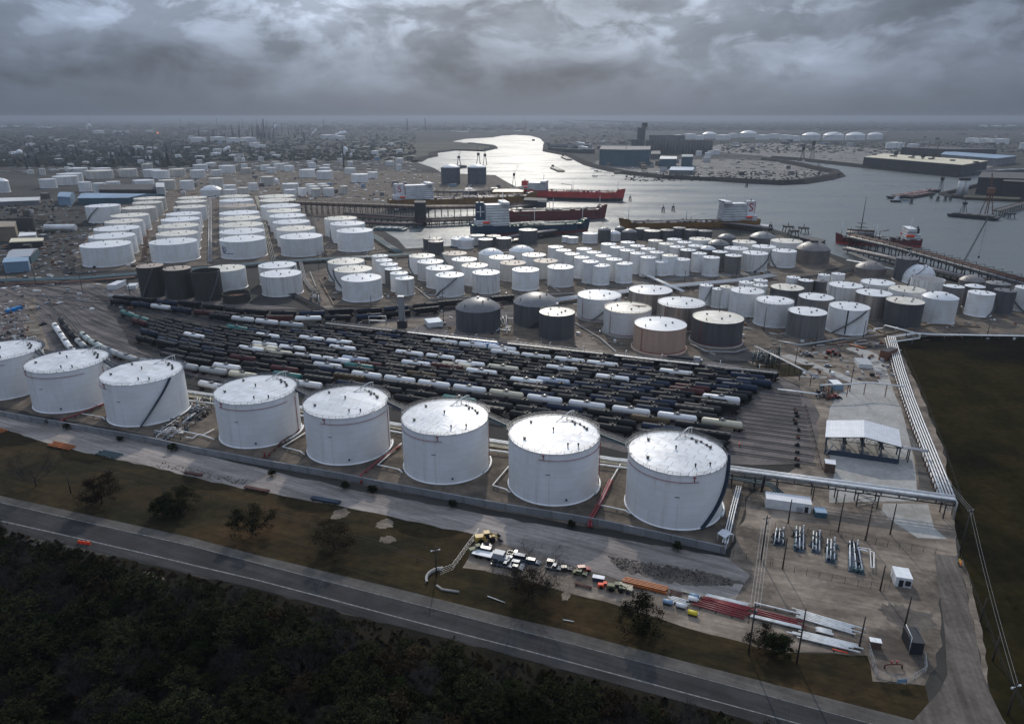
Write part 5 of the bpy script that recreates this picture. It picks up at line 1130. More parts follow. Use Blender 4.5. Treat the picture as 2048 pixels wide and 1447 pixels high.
# perimeter rack beside the field --------------------------------------------
RK = [(1782, 672), (1790, 700), (1801, 740), (1818, 792), (1840, 850), (1858, 895), (1878, 945), (1896, 992)]
pipe_run('perimeter_pipe_rack', 'long rack of parallel white pipes along the edge of the dark field', RK, 3.0, 'pipe_white', .24, n=5, gap=.95, post=4.2, postm='rust')
pipe_run('perimeter_pipes', 'white pipe following the field rack lower down on short supports', [(x-9-(y-660)*.012, y+4) for x, y in RK], 1.0, 'pipe_white', .34, n=2, gap=1.1, post=5)
pipe_run('boundary_pipes', 'thin white pipes along the far edge of the dark field', [(1782, 674), (1830, 666), (1860, 668), (1960, 670), (2100, 672)], 1.8, 'pipe_white', .2, n=3, gap=.9, post=10)
pipe_run('overhead_pipes', 'raised white pipes zigzagging in front of the right farm tanks', [(1735, 660), (1748, 663), (1750, 657), (1766, 656), (1770, 650), (1840, 668), (1838, 676), (1780, 684)], 0, 'pipe_white', .26, n=2, gap=.9, zs=[2, 2, 2.5, 3, 6, 5.5, 3.2, 3.2], post=12)
pipe_run('overhead_pipe', 'white overhead pipe on tall dark posts across the concrete road', [(1640, 770), (1700, 768), (1725, 765), (1745, 765), (1812, 773)], 6.0, 'pipe_white', .36, post=9, postm='rust')
pipe_run('overhead_rack', 'dark pipe rack on posts descending beside the pale road', [(1510, 692), (1560, 716), (1600, 736), (1638, 756)], 6.0, 'galvanised', .26, n=2, gap=.9, post=8, postm='dark_steel')
pipe_run('overhead_pipe', 'white pipe from the loading racks to the end posts of the yard', [(1555, 778), (1600, 783), (1636, 788)], 1.5, 'pipe_white', .26, n=2, gap=.8, post=7)
pipe_run('low_pipe', 'grey pipe loop in front of the nearest grey tank', [(1556, 682), (1600, 690), (1640, 684), (1690, 676)], 1.5, 'galvanised', .5, post=8)
pipe_run('low_pipe', 'grey pipe around the foot of the big dark tank', [(1388, 690), (1410, 702), (1470, 704), (1496, 696)], 1.4, 'galvanised', .3, post=6)
manifold('pump_station', 'dark green and grey pump station beyond the yard end', [(1500, 735), (1560, 735), (1560, 705), (1508, 705)], 26, 21, 6.0, mats=('dark_steel', 'teal_steel', 'steel_grey'), pumps=8, r=(.15, .3))
manifold('pump_station', 'dark pump skid beside the pale blue tank at the yard end', [(1630, 800), (1668, 802), (1668, 775), (1635, 772)], 20, 22, 3.0, mats=('dark_steel', 'galvanised', 'rust'), pumps=7)
manifold('valve_station', 'tangled pale pipework between the two dark domed tanks', [(990, 668), (1022, 670), (1016, 636), (1000, 636)], 20, 23, 2.6, mats=('galvanised', 'pipe_white', 'steel_grey'), pumps=5)
manifold('valve_station', 'dark pipework with white risers left of the tank foot, middle farm road', [(617, 608), (640, 609), (640, 590), (622, 588)], 14, 24, 4.0, pumps=3)
# pump skids inside the small fenced yard at lower right
SK = [([(1545, 1090), (1568, 1092), (1568, 1066), (1550, 1062)], 'leftmost pump skid in the fenced gravel yard, teal with white pipes'), ([(1588, 1102), (1608, 1106), (1608, 1062), (1590, 1058)], 'second pump skid from the left in the fenced gravel yard'),
      ([(1622, 1104), (1640, 1108), (1640, 1072), (1624, 1068)], 'third pump skid from the left in the fenced gravel yard'), ([(1650, 1124), (1670, 1128), (1670, 1086), (1652, 1084)], 'dark fourth pump skid in the fenced gravel yard'),
      ([(1695, 1142), (1728, 1150), (1716, 1092), (1696, 1088)], 'longest dark pump skid, near the white cabin')]
for k, (c, l) in enumerate(SK):
    A, B, C_, D = [G(*q) for q in c]; t = manifold('pump_skid', l, c, 5, 40+k, 1.5, mats=('teal_steel', 'steel_grey', 'dark_steel'), pumps=5, cat='pump skid'); t['group'] = 'pump skids in the gravel yard'
    o = Vector(t.location); mb = MB(); mb.prism([((p-o).x, (p-o).y) for p in (A, B, C_, D)], .06, .32); mb.build('skid_base', M['navy_steel'], t)
    for u in (.12, .5, .88):
        a = A*(1-u)+B*u; b = D*(1-u)+C_*u; a = a*.9+b*.1; mb = MB(); mb.tube([(a.x-o.x, a.y-o.y, .3), (a.x-o.x, a.y-o.y, 1.25), (b.x-o.x, b.y-o.y, 1.25), (b.x-o.x, b.y-o.y, 2.2 if u > .5 else .3)], .19, 8); mb.build('pipe', M['pipe_white'], t)
t = thing('pipe_portal', 'white U-shaped pipe frame right of the longest pump skid', 'pipework', G(1740, 1110), 0); o = Vector(t.location)
for pts in ([(1714, 1086), (1716, 1094), (1740, 1098), (1742, 1134), (1748, 1135), (1748, 1104), (1740, 1102)], [(1714, 1098), (1730, 1100), (1736, 1103)]):
    mb = MB(); mb.tube([G(x, y, 1.0)-o for x, y in pts], .2, 8); mb.build('pipe', M['pipe_white'], t)
def fence(px, label, H=2.2, gap=3.0, m='galvanised', mesh_rows=4, name='fence'):
    pts = [G(x, y) for x, y in px]; L_ = poly_len(pts); t = thing(name, label, 'fence', (0, 0, 0)); n = max(1, int(L_[-1]/gap))
    for k in range(n+1):
        p = at(pts, L_, min(L_[-1]-.01, L_[-1]*k/n)); mb = MB(); mb.tube([(p.x, p.y, .05), (p.x, p.y, H)], .06, 5); mb.build('post', M[m], t)
    mb = MB()
    for z in np.linspace(.3, H-.05, mesh_rows): mb.tube([(p.x, p.y, z) for p in pts], .022 if z < H-.1 else .035, 4)
    mb.build('rail', M[m], t); return t
fence([(1540, 1130), (1600, 1147), (1680, 1165), (1776, 1183), (1785, 1150)], 'low wire fence in front of the pump skids', m='dark_steel')
fence([(1440, 1108), (1545, 1128)], 'wire fence between the wall corner and pump yard', m='dark_steel')
fence([(1736, 1300), (1752, 1356), (1812, 1370), (1851, 1346), (1848, 1318)], 'wire fence round the small gravel meter enclosure')
fence([(1550, 1055), (1680, 1075), (1790, 1095), (1870, 1108)], 'wire fence behind the pump skids', m='dark_steel')
fence([(958, 1068), (935, 1098), (905, 1140), (880, 1150)], 'chain fence at left edge of the parking ground')
fence([(60, 905), (300, 968), (520, 1022), (760, 1090), (880, 1140)], 'thin wire fence crossing the brown grass', H=1.3, gap=8, m='dark_steel', mesh_rows=2)
fence([(1920, 1120), (1970, 1243), (2002, 1330), (2060, 1447)], 'wire fence along the dark field by the access road', H=1.6, gap=6, m='dark_steel', mesh_rows=3)
fence([(1806, 700), (1850, 800), (1890, 905), (1925, 1010)], 'wire fence in the field beside the pipe rack', H=1.6, gap=7, m='dark_steel', mesh_rows=3)
# meter loop in the enclosure, its sign board
t = thing('gas_meter', 'small dark red pipe loop inside the gravel enclosure', 'gas meter', G(1786, 1336)); mb = MB(); mb.tube([(-2, 0, 0), (-2, 0, 1), (-1.2, 0, 1.3), (1.2, 0, 1.3), (2, 0, 1), (2, 0, 0)], .2, 8); mb.build('pipe', M['pipe_rusty'], t)
for x in (-.6, .6): mb = MB(); mb.tube([(x, 0, 1.3), (x, 0, 2.1)], .14, 6); mb.tube([(x, 0, 2.1), (x, 0, 2.2)], .3, 8); mb.build('valve', M['pipe_red'], t)
t = thing('warning_sign', 'small pale sign board hanging on the enclosure fence', 'sign', G(1802, 1369), .1); mb = MB(); mb.box((0, -.1, .7), (2.3, .06, 1.1)); mb.build('board', M['roof_blue'], t); mb = MB(); mb.tube([(-1.2, 0, 0), (-1.2, 0, 2.2)], .06, 5); mb.tube([(1.2, 0, 0), (1.2, 0, 2.2)], .06, 5); mb.build('post', M['galvanised'], t)
# loading canopy building ---------------------------------------------------------
def canopy():
    h = 7.0; fl, fr, bl, br = G(1653.5, 872.5, h), G(1803.5, 892.5, h), G(1656, 841, h), G(1797, 860, h); a = ang(fl, fr); Wd = (fr-fl).length; Dp = (bl-fl).length
    t = thing('loading_shed', 'open truck loading shed with a pale gabled metal roof', 'shed', (fl.x, fl.y, 0), a)
    rise = 2.0; n = 14
    ca, sa = math.cos(-a), math.sin(-a); v = bl-fl; sk = v.x*ca-v.y*sa; dy = v.x*sa+v.y*ca
    def pt(x, y, z): return (x*Wd+sk*y, y*dy, z)
    for side in (0, 1):
        for k in range(n):
            x0 = side*.5+.5*k/n; x1 = x0+.5/n-.0012; zf = lambda x: h+rise*(1-abs(x-.5)*2)
            e = -.5/Wd if (side == 0 and k == 0) else 0; mb = MB(); lift = .02*(k % 2)
            c = [pt(x0+e, -.03, zf(x0)+lift), pt(x1, -.03, zf(x1)+lift), pt(x1, 1.03, zf(x1)+lift), pt(x0+e, 1.03, zf(x0)+lift)]
            mb.add(c+[(q[0], q[1], q[2]-.12) for q in c], [(0, 1, 2, 3), (7, 6, 5, 4), (0, 4, 5, 1), (1, 5, 6, 2), (2, 6, 7, 3), (3, 7, 4, 0)]); mb.build('roof_panel', M['roof_metal'], t)
    for x in (0.01, .25, .5, .75, .99):
        for y in (0, .5, 1):
            if y == .5 and x in (.25, .75): continue
            mb = MB(); p = pt(x, y, 0); mb.box(p, (.38, .38, h+rise*(1-abs(x-.5)*2)-.2)); mb.build('column', M['navy_steel'], t)
    for y in (0, 1):
        mb = MB(); mb.tube([pt(0, y, h-.35), pt(.5, y, h+rise-.35), pt(1, y, h-.35)], .22, 4); mb.build('rafter', M['dark_steel'], t)
        mb = MB()
        for k in range(10): x = k/9; zt = h+rise*(1-abs(x-.5)*2)-.4; mb.tube([pt(x, y, h-.9), pt(min(1, x+.055), y, zt)], .07, 4)
        mb.tube([pt(0, y, h-.9), pt(1, y, h-.9)], .12, 4); mb.build('truss', M['dark_steel'], t)
    for x in (.25, .5, .75):
        mb = MB(); p = pt(x, .5, 0); mb.box((p[0], p[1], 0), (1.5, dy*.8, 1.2)); mb.build('loading_island', M['wall_concrete'], t)
        mb = MB(); mb.box((p[0], p[1], 4.0), (1.2, dy*.75, .15)); mb.tube([(p[0], p[1], 1.2), (p[0], p[1], 4)], .2, 6); mb.tube([(p[0]-1.6, p[1], 5.5), (p[0]+1.6, p[1], 5.5), (p[0]+1.6, p[1], 3.8)], .14, 6); mb.build('loading_platform', M['dark_steel'], t)
    mb = MB(); q0, q1 = pt(0, 0, 0), pt(1, 0, 0); mb.box(((q0[0]+q1[0])/2, -.4, 0), (Wd, .3, 2.0)); mb.build('front_curtain_wall', M['navy_steel'], t)
    mb = MB(); mb.tube([pt(.02, -.05, .2), pt(.1, -.05, 4)], .3, 4); mb.build('stair', M['galvanised'], t)
canopy()
pipe_run('overhead_pipes', 'short dark pipe rack from the shed roof to the field rack', [(1792, 892), (1830, 897), (1856, 902)], 5.4, 'galvanised', .22, n=3, gap=.7, post=9, postm='dark_steel')
# boxes and cabins ----------------------------------------------------------------
def cabin(name, label, cat, px, H, m, roofm, px_mode='roof', corr=0, door=None, windows=0, group=None, eave=.12):
    """px: front-left, front-right, back-right, back-left roof corners seen in the photograph"""
    q = [G(x, y, H) for x, y in px]; fl = q[0]; a = ang(q[0], q[1]); Wd = (q[1]-q[0]).length; Dp = ((q[3]-q[0]).length+(q[2]-q[1]).length)/2
    t = thing(name, label, cat, (fl.x, fl.y, .06), a, group)
    mb = MB(); mb.box((Wd/2, Dp/2, 0), (Wd, Dp, H-.12)); mb.build('body', M[m], t)
    if corr:
        mb = MB(); k = int(Wd/corr)
        for i in range(k): mb.box((Wd*(i+.5)/k, Dp/2, H-.11), (Wd/k*.55, Dp+.1, .16))
        mb.box((Wd/2, Dp/2, H-.12), (Wd+.1, Dp+.1, .08)); mb.build('roof', M[roofm], t)
    else: mb = MB(); mb.box((Wd/2, Dp/2, H-.115), (Wd+eave, Dp+eave, .14)); mb.build('roof', M[roofm], t)
    if door: mb = MB(); mb.box((Wd*door, -.03, .1), (1.1, .08, 2.1)); mb.build('door', M['dark_steel'], t)
    for i in range(windows): mb = MB(); mb.box((Wd*(.15+.5*i/max(1, windows-1) if windows > 1 else .7), -.03, 1.2), (1.0, .08, .9)); mb.build('window', M['glass_dark'], t)
    return t, Wd, Dp
t, w_, d_ = cabin('site_office', 'long white ribbed site office trailer beside the pipe bridge', 'trailer', [(1533, 997), (1624, 1009), (1626, 996), (1538, 982)], 3.3, 'wall_white', 'roof_metal', corr=.75, door=.9)
mb = MB(); mb.box((w_*.76, -.5, .6), (1.6, .9, 1.5)); mb.build('air_conditioner', M['galvanised'], t)
for k in range(14): mb = MB(); mb.box((w_*(k+.5)/14, -.025, .1), (.12, .05, 2.9)); mb.build('wall_rib', M['wall_white'], t)
t, w_, d_ = cabin('shipping_container', 'small blue ribbed container right of the white site office', 'container', [(1632, 1024), (1655, 1026), (1656, 1016), (1635, 1014)], 1.9, 'wall_blue', 'roof_blue', corr=.6)
cabin('storage_box', 'tall brown box with white lid left of the loading shed', 'container', [(1651, 926), (1672, 929), (1672, 920), (1652, 918)], 3.6, 'wall_brown', 'roof_metal')
t, w_, d_ = cabin('cabin', 'small white cabin with dark door beside the access road', 'cabin', [(1793, 1153), (1826, 1158), (1826, 1138), (1794, 1134)], 3.0, 'wall_white', 'wall_white', door=.35)
mb = MB(); mb.box((w_*.75, -.25, .9), (1.2, .5, 1.3)); mb.build('air_conditioner', M['dark_steel'], t)
t, w_, d_ = cabin('dark_shed', 'black open-fronted shed by the mud near the access road', 'shed', [(1824, 1284), (1850, 1287), (1845, 1257), (1821, 1254)], 3.4, 'dark_steel', 'dark_steel')
mb = MB(); mb.tube([(-.1, .2, .2), (-.1, .2, 4.6), (-.1, d_*.8, 4.8)], .09, 5); mb.build('side_frame', M['pipe_white'], t)
for k, (a_, b_) in enumerate([((1741, 1282), (1752, 1284)), ((1752.6, 1284), (1764, 1286))]):
    cabin('cabinet', ['left of two brown cabinets with white tops by the enclosure', 'right of two brown cabinets with white tops by the enclosure'][k], 'cabinet', [a_, b_, (b_[0], b_[1]-8), (a_[0], a_[1]-8)], 2.0, 'wall_brown', 'wall_white')
cabin('white_skip', 'small bright white box container on the dirt by the parked cars', 'container', [(1185, 1154), (1208, 1158), (1210, 1152), (1187, 1148)], 1.3, 'navy_steel', 'wall_white')
cabin('white_cabin', 'little white cabin beside the tracks near the black-green tanks', 'cabin', [(213, 570), (230, 570), (229, 562), (213, 562)], 3.6, 'wall_white', 'roof_metal')
t, w_, d_ = cabin('blue_white_hut', 'pale blue hut beside the pole left of the dark domed tank', 'hut', [(857, 646), (886, 643), (884, 634), (857, 637)], 3.0, 'wall_white', 'roof_blue')
cabin('pale_box', 'pale blue box tank on legs at the yard end', 'container', [(1670, 770), (1688, 770), (1688, 760), (1670, 760)], 2.6, 'roof_blue', 'wall_white')
cabin('office', 'low long white building beside the black-green tanks', 'building', [(253, 572), (271, 571), (271, 566), (253, 567)], 2.6, 'wall_white', 'roof_metal')
cabin('white_block', 'white pipe bundle rack near the raised overhead pipe', 'container', [(1718, 728), (1746, 730), (1744, 717), (1717, 716)], 2.0, 'wall_white', 'galvanised', corr=1.0)
cabin('tower_crane_base', 'dark brown cage tower beside the bend of pale road', 'tower', [(1761, 700), (1776, 704), (1774, 692), (1760, 690)], 5.0, 'rust', 'dark_steel')
# vehicles -------------------------------------------------------------------------
def car_m(body, m, kind='car'):
    """vehicle meshes: x forward"""
    out = []
    L_, Wd, zb, zr = {'car': (4.7, 1.85, .95, 1.5), 'pickup': (5.6, 2.0, 1.15, 1.95), 'suv': (4.9, 1.95, 1.1, 1.85), 'van': (5.8, 2.1, 1.2, 2.5)}[kind]
    mb = MB(); prof = [(-L_/2, .45), (-L_/2, zb-.08), (-L_/2+.1, zb), (L_*.22, zb), (L_/2-.15, zb-.15), (L_/2, zb-.35), (L_/2, .4)]
    vs = [(x, s*(Wd/2-(.05 if z > zb-.1 else 0)), z) for s in (-1, 1) for x, z in prof]; n = len(prof)
    mb.add(vs, [tuple(range(n)), tuple(reversed(range(n, 2*n)))]+[(k, n+k, n+(k+1) % n, (k+1) % n) for k in range(n)]); out.append(('body', mb, m))
    c0, c1 = {'car': (-L_*.33, L_*.2), 'pickup': (-L_*.08, L_*.24), 'suv': (-L_*.47, L_*.2), 'van': (-L_*.48, L_*.3)}[kind]
    mb = MB(); w2 = Wd/2-.08; vs = []
    for z, i_, ww in ((zb, 0, w2), (zr, .45, w2-.15)):
        for x, y in ((c0+i_*.5, -ww), (c1-i_, -ww), (c1-i_, ww), (c0+i_*.5, ww)): vs.append((x, y, z))
    mb.add(vs, [(0, 1, 5, 4), (1, 2, 6, 5), (2, 3, 7, 6), (3, 0, 4, 7)]); out.append(('window', mb, 'glass_dark'))
    mb = MB(); mb.box(((c0+c1-.22)/2, 0, zr-.02), (c1-c0-.62, 2*w2-.26, .06)); out.append(('roof', mb, m))
    if kind == 'pickup':
        mb = MB(); mb.box((-L_*.29, 0, zb-.25), (L_*.36, Wd-.35, .27)); out.append(('load_bed', mb, 'rubber'))
    for x in (-L_*.31, L_*.31):
        for y in (-Wd/2+.08, Wd/2-.08): mb = MB(); mb.tube([(x, y-.12, .35), (x, y+.12, .35)], .35, 12); out.append(('wheel', mb, 'rubber'))
    for y in (-Wd*.33, Wd*.33): mb = MB(); mb.box((L_/2, y, zb-.45), (.06, .4, .16)); out.append(('headlight', mb, 'galvanised'))
    return out
def vehicle(px, a, m, kind, label, cat=None, name=None, group=None):
    b = G(*px); t = thing(name or {'car': 'parked_car', 'pickup': 'pickup_truck', 'suv': 'parked_suv', 'van': 'parked_van'}[kind], label, cat or {'car': 'car', 'pickup': 'pickup truck', 'suv': 'suv', 'van': 'van'}[kind], (b.x, b.y, .08), a, group)
    t.scale = (.82, .82, .82)
    for nm, mb, mm in car_m(None, m, kind): mb.build(nm, M[mm], t)
    return t
mat('carp_black', (0.02, 0.02, 0.024), rough=.25); mat('carp_white', (0.34, 0.35, 0.37), rough=.5); mat('carp_silver', (0.12, 0.14, 0.17), rough=.4, metal=.3); mat('carp_blue', (0.03, 0.07, 0.13), rough=.3); mat('carp_red', (0.25, 0.03, 0.02), rough=.35); mat('machine_yellow', (0.48, 0.31, 0.06), (0.38, 0.24, 0.05), scale=1, rough=.5); mat('machine_green', (0.10, 0.11, 0.05), rough=.6)
GP = 'vehicles parked on the dirt lot'
VA = -.30
for px, a, m, k, l in [((971, 1094), .2, 'carp_black', 'car', 'black car just behind the small dump truck trailer'), ((975, 1107), VA, 'carp_blue', 'van', 'dark blue van with pale roof by the white trailer'), ((991, 1125), 1.2, 'carp_black', 'car', 'black car nearest the lot entrance, parked at an angle'),
                       ((1030, 1111), VA, 'carp_black', 'pickup', 'black pickup behind the row of parked cars'), ((1022, 1120), VA, 'carp_silver', 'car', 'silver car at left of the back row'), ((1043, 1121), VA, 'carp_white', 'van', 'white van in the middle of the back row'), ((1055, 1124), VA, 'carp_silver', 'car', 'silver car right of the white van'),
                       ((1067, 1127), VA, 'carp_blue', 'suv', 'blue suv at right end of the back row'), ((1014, 1128), VA, 'carp_white', 'pickup', 'white pickup in the front row of parked cars'), ((1009, 1133), VA, 'carp_silver', 'pickup', 'silver pickup at the left of the front row'),
                       ((1036, 1131), VA, 'carp_silver', 'suv', 'silver suv in the front row next to the tree'), ((1033, 1138), VA, 'carp_blue', 'car', 'blue car half under the oak branches'), ((1106, 1130), VA, 'carp_black', 'suv', 'black suv behind the lone silver pickup'), ((1107, 1138), VA, 'carp_silver', 'pickup', 'lone silver pickup right of the oak'),
                       ((1130, 1140), 0, 'carp_black', 'car', 'dark car right of the lone silver pickup'), ((1167, 1141), .1, 'carp_red', 'suv', 'dark red suv beside the green bin'), ((1160, 1148), VA, 'machine_green', 'car', 'green low car near the dark red suv')]:
    vehicle(px, a, m, k, l, group=GP)
for px, a, m, k, l in [((102, 571), .05, 'carp_white', 'pickup', 'left white pickup of three on the road by the tracks'), ((116, 568), .05, 'carp_white', 'pickup', 'middle white pickup of three on the road by the tracks'), ((132, 568), .05, 'carp_white', 'pickup', 'right white pickup of three on the road by the tracks'), ((98, 540), .05, 'carp_white', 'car', 'white car alone near the blue roof building'),
                       ((78, 618), 1.5, 'carp_white', 'suv', 'white suv near the curved dirt road, far left'), ((86, 650), 1.2, 'carp_black', 'pickup', 'black pickup beside the curved white tank cars'), ((1612, 708), -.4, 'carp_white', 'pickup', 'left white pickup near the orange machine'), ((1618, 713), -.4, 'carp_black', 'pickup', 'black pickup near the orange machine'),
                       ((1655, 733), -.3, 'carp_white', 'car', 'white car beside the round manholes'), ((110, 490), .3, 'carp_black', 'car', 'black car in the lot left of the far farm, back'), ((118, 480), .3, 'carp_silver', 'car', 'silver car in the lot left of the far farm'), ((124, 488), .3, 'carp_white', 'car', 'white car in the lot left of the far farm'), ((132, 482), .3, 'carp_black', 'suv', 'black suv in the lot left of the far farm')]:
    vehicle(px, a, m, k, l)
# semi truck by the tan tank
def truck(px, a, label, cabm, trail, L_=14, cabL=3.4, th=3.6, flat=False, name='semi_truck'):
    b = G(*px); t = thing(name, label, 'truck', (b.x, b.y, .12), a)
    mb = MB(); mb.box((cabL/2+.4, 0, .6), (cabL, 2.4, 2.3), taper=.92); mb.build('cab', M[cabm], t); mb = MB(); mb.box((cabL+.7, 0, .6), (1.5, 2.2, 1.2)); mb.build('bonnet', M[cabm], t)
    mb = MB(); mb.box((cabL+.33, 0, 1.9), (.1, 1.9, .7)); mb.build('windscreen', M['glass_dark'], t)
    mb = MB(); mb.box((-L_/2, 0, 1.1), (L_, 2.5, .25 if flat else th-1.1)); mb.build('trailer', M[trail], t)
    for x in (cabL+.6, .6, -.8, -L_+1.4, -L_+2.7):
        for y in (-1.05, 1.05): mb = MB(); mb.tube([(x, y-.15, .5), (x, y+.15, .5)], .5, 12); mb.build('wheel', M['rubber'], t)
truck((1385, 724), -.18, 'white semi truck with dark trailer below the tan tank', 'carp_white', 'charcoal_trailer' if 'charcoal_trailer' in M else 'navy_steel', 13, flat=False, th=2.6)
t = truck((985, 1118), VA-.05, 'white flatbed trailer truck in the dirt lot beside the dark blue van', 'carp_white', 'wall_white', 6, flat=True, name='flatbed_truck')
# yellow wheel loader
def loader(px, a, label, m, name='wheel_loader', s=1.0):
    b = G(*px); t = thing(name, label, 'loader', (b.x, b.y, .05), a); t.scale = (s, s, s)
    mb = MB(); mb.box((-1.6, 0, .8), (3.0, 1.9, 1.3), taper=.9); mb.build('engine_hood', M[m], t)
    mb = MB(); mb.box((.2, 0, 1.2), (1.5, 1.5, 1.6), taper=.85); mb.build('cab', M['glass_dark'], t); mb = MB(); mb.box((.2, 0, 2.8), (1.6, 1.6, .15)); mb.build('cab_roof', M[m], t)
    mb = MB(); mb.box((1.6, 0, .8), (1.6, 1.2, .7)); mb.build('front_frame', M[m], t)
    for y in (-.6, .6): mb = MB(); mb.tube([(1.4, y, 1.7), (2.8, y, 1.4), (3.5, y, .6)], .16, 5); mb.build('arm', M[m], t)
    mb = MB(); mb.add([(3.4, -1.4, .1), (4.6, -1.4, .1), (3.5, -1.4, 1.2), (3.4, 1.4, .1), (4.6, 1.4, .1), (3.5, 1.4, 1.2)], [(0, 1, 2), (5, 4, 3), (0, 3, 4, 1), (0, 2, 5, 3)]); mb.build('bucket', M['dark_steel'], t)
    for x in (-1.6, 1.6):
        for y in (-1.1, 1.1): mb = MB(); mb.tube([(x, y-.3, .8), (x, y+.3, .8)], .8, 14); mb.build('wheel', M['rubber'], t)
loader((972, 1082), .25, 'yellow wheel loader in the corner of the dirt lot', 'machine_yellow', s=1.1); loader((955, 1104), .4, 'olive green tractor at the fence in the dirt lot', 'machine_green', 'tractor', .85)
loader((1664, 709), -.6, 'orange-red machine on the ground below the right farm', 'carp_red', 'tracked_machine', 1.0); loader((1232, 1180), -.2, 'dark green machine beside the orange beams', 'machine_green', 'tractor', .8); loader((1209, 1175), -.1, 'orange machine left of the green one by the beams', 'sign_orange', 'mini_loader', .6)
loader((1668, 797), .2, 'small red machine at the edge of the concrete apron', 'carp_red', 'mini_loader', .8)
# pipe and beam stacks --------------------------------------------------------------
def stack(name, label, a, b, n, m, r=.25, layers=1, spread=None, cat='pipe stack', z=.25, beam=False, seed=1, var=.0):
    rr = random.Random(seed); A, B = G(*a), G(*b); d = B-A; L_ = d.length; t = thing(name, label, cat, (A.x, A.y, .06), ang(A, B))
    sp = spread or 2*r*1.08
    for ly in range(layers):
        for k in range(n-ly):
            y = (k-(n-ly-1)/2)*sp; o0, o1 = rr.uniform(-var, var), rr.uniform(-var, var); mb = MB(); zz = z+r+ly*r*1.75
            if beam: mb.box(((o0+L_+o1)/2, y, zz-r), (L_-abs(o0)-abs(o1), r*1.5, .07)); mb.box(((o0+L_+o1)/2, y, zz-r), (L_-abs(o0)-abs(o1), .06, r*2)); mb.box(((o0+L_+o1)/2, y, zz+r), (L_-abs(o0)-abs(o1), r*1.5, .07))
            else: mb.tube([(o0, y, zz), (L_+o1, y, zz)], r, 8)
            mb.build('beam' if beam else 'pipe', M[m], t)
    for x in np.arange(L_*.1, L_, max(4, L_/6)): mb = MB(); mb.box((x, 0, 0), (.25, n*sp+.4, z)); mb.build('bearer', M['timber_sleeper'], t)
stack('beam_stack', 'long stack of orange steel beams on the dirt', (1245, 1163), (1335, 1184), 5, 'pipe_orange', .22, 2, .6, 'beam stack', beam=True, seed=2, var=.6)
stack('plank_stack', 'pale timber planks lying before the orange beams', (1236, 1172), (1268, 1180), 5, 'pipe_cream', .2, 1, .5, 'plank stack', beam=True, seed=3, var=.5)
stack('pipe_stack', 'dark red pipes, left and widest stack', (1392, 1204), (1500, 1234), 5, 'pipe_red', .2, 1, .85, seed=4, var=1.6)
stack('pipe_stack', 'dark red pipes behind, between two stacks of white pipes', (1400, 1196), (1490, 1218), 3, 'pipe_red', .2, 1, .5, seed=5, var=1.6)
stack('pipe_stack', 'dark red pipes continuing right of the first pole', (1502, 1222), (1602, 1249), 3, 'pipe_red', .2, 1, .8, seed=6, var=1.8)
stack('pipe_stack', 'thin long white pipes along the upper edge of the red stack', (1412, 1192), (1500, 1213), 3, 'pipe_white', .2, 1, seed=7, var=.8)
stack('pipe_stack', 'single long cream pipe left above the red stack', (1364, 1184), (1412, 1196), 2, 'pipe_cream', .16, 1, seed=8, var=.4)
stack('pipe_stack', 'single long white pipe reaching from first to second pole', (1508, 1208), (1608, 1232), 1, 'pipe_white', .22, seed=9)
stack('pipe_stack', 'long white pipes right of the second pole, upper bundle', (1590, 1228), (1714, 1264), 6, 'pipe_white', .2, 1, .62, seed=10, var=2)
stack('pipe_stack', 'thick white pipe below the red pipes, between the poles', (1500, 1234), (1602, 1258), 2, 'pipe_white', .26, seed=11, var=.3)
stack('pipe_stack', 'lower white bundle of pipes near the grass edge', (1594, 1270), (1712, 1298), 6, 'pipe_white', .2, 1, .5, seed=12, var=2.5)
stack('pipe_stack', 'short white pipe bundle between two longer bundles', (1632, 1260), (1665, 1268), 5, 'pipe_white', .18, 1, seed=13, var=.3)
stack('pipe_stack', 'short loose white pipes left of the red stack', (1338, 1198), (1374, 1208), 4, 'pipe_white', .18, 1, .6, seed=14, var=.8)
stack('pipe_stack', 'orange pipe lying at the bottom of the pipe yard', (1664, 1300), (1695, 1308), 1, 'sign_orange', .14, seed=15)
stack('pipe_stack', 'brown pipe pieces scattered by the orange beams', (1340, 1186), (1362, 1192), 4, 'pipe_rusty', .15, 1, .6, seed=16, var=.5)
stack('pipe_stack', 'blue-grey pipe along the lower edge of the dirt road', (624, 998), (680, 1008), 2, 'navy_steel', .45, seed=17)
stack('pipe_stack', 'rusty pipe ending in a pale blue piece by the dirt road', (490, 976), (538, 985), 2, 'pipe_rusty', .35, seed=18)
stack('steel_plates', 'orange rusted plates on the grass edge, far left', (100, 888), (148, 898), 4, 'pipe_orange', .2, 1, 1.0, 'plate stack', beam=True, seed=19, var=.8)
stack('steel_plates', 'green grey plates on the grass edge right of the orange ones', (195, 905), (240, 914), 4, 'teal_steel', .2, 1, 1.0, 'plate stack', beam=True, seed=20, var=.8)
stack('steel_plates', 'rusty orange plate at the very left edge by the road', (-20, 858), (8, 866), 4, 'pipe_orange', .2, 1, 1.0, 'plate stack', beam=True, seed=21)
stack('pipe_stack', 'rusty pipe along the grass edge near the fourth tank', (370, 946), (405, 952), 2, 'pipe_rusty', .3, seed=22)
stack('pipe_stack', 'bent dark pipe frame on the dirt right of the parked cars', (1150, 1168), (1183, 1178), 2, 'pipe_rusty', .2, seed=23)
stack('pipe_stack', 'pile of pink and red pipes left of the bend in the pale road', (1700, 690), (1730, 698), 4, 'pipe_orange', .3, seed=24)
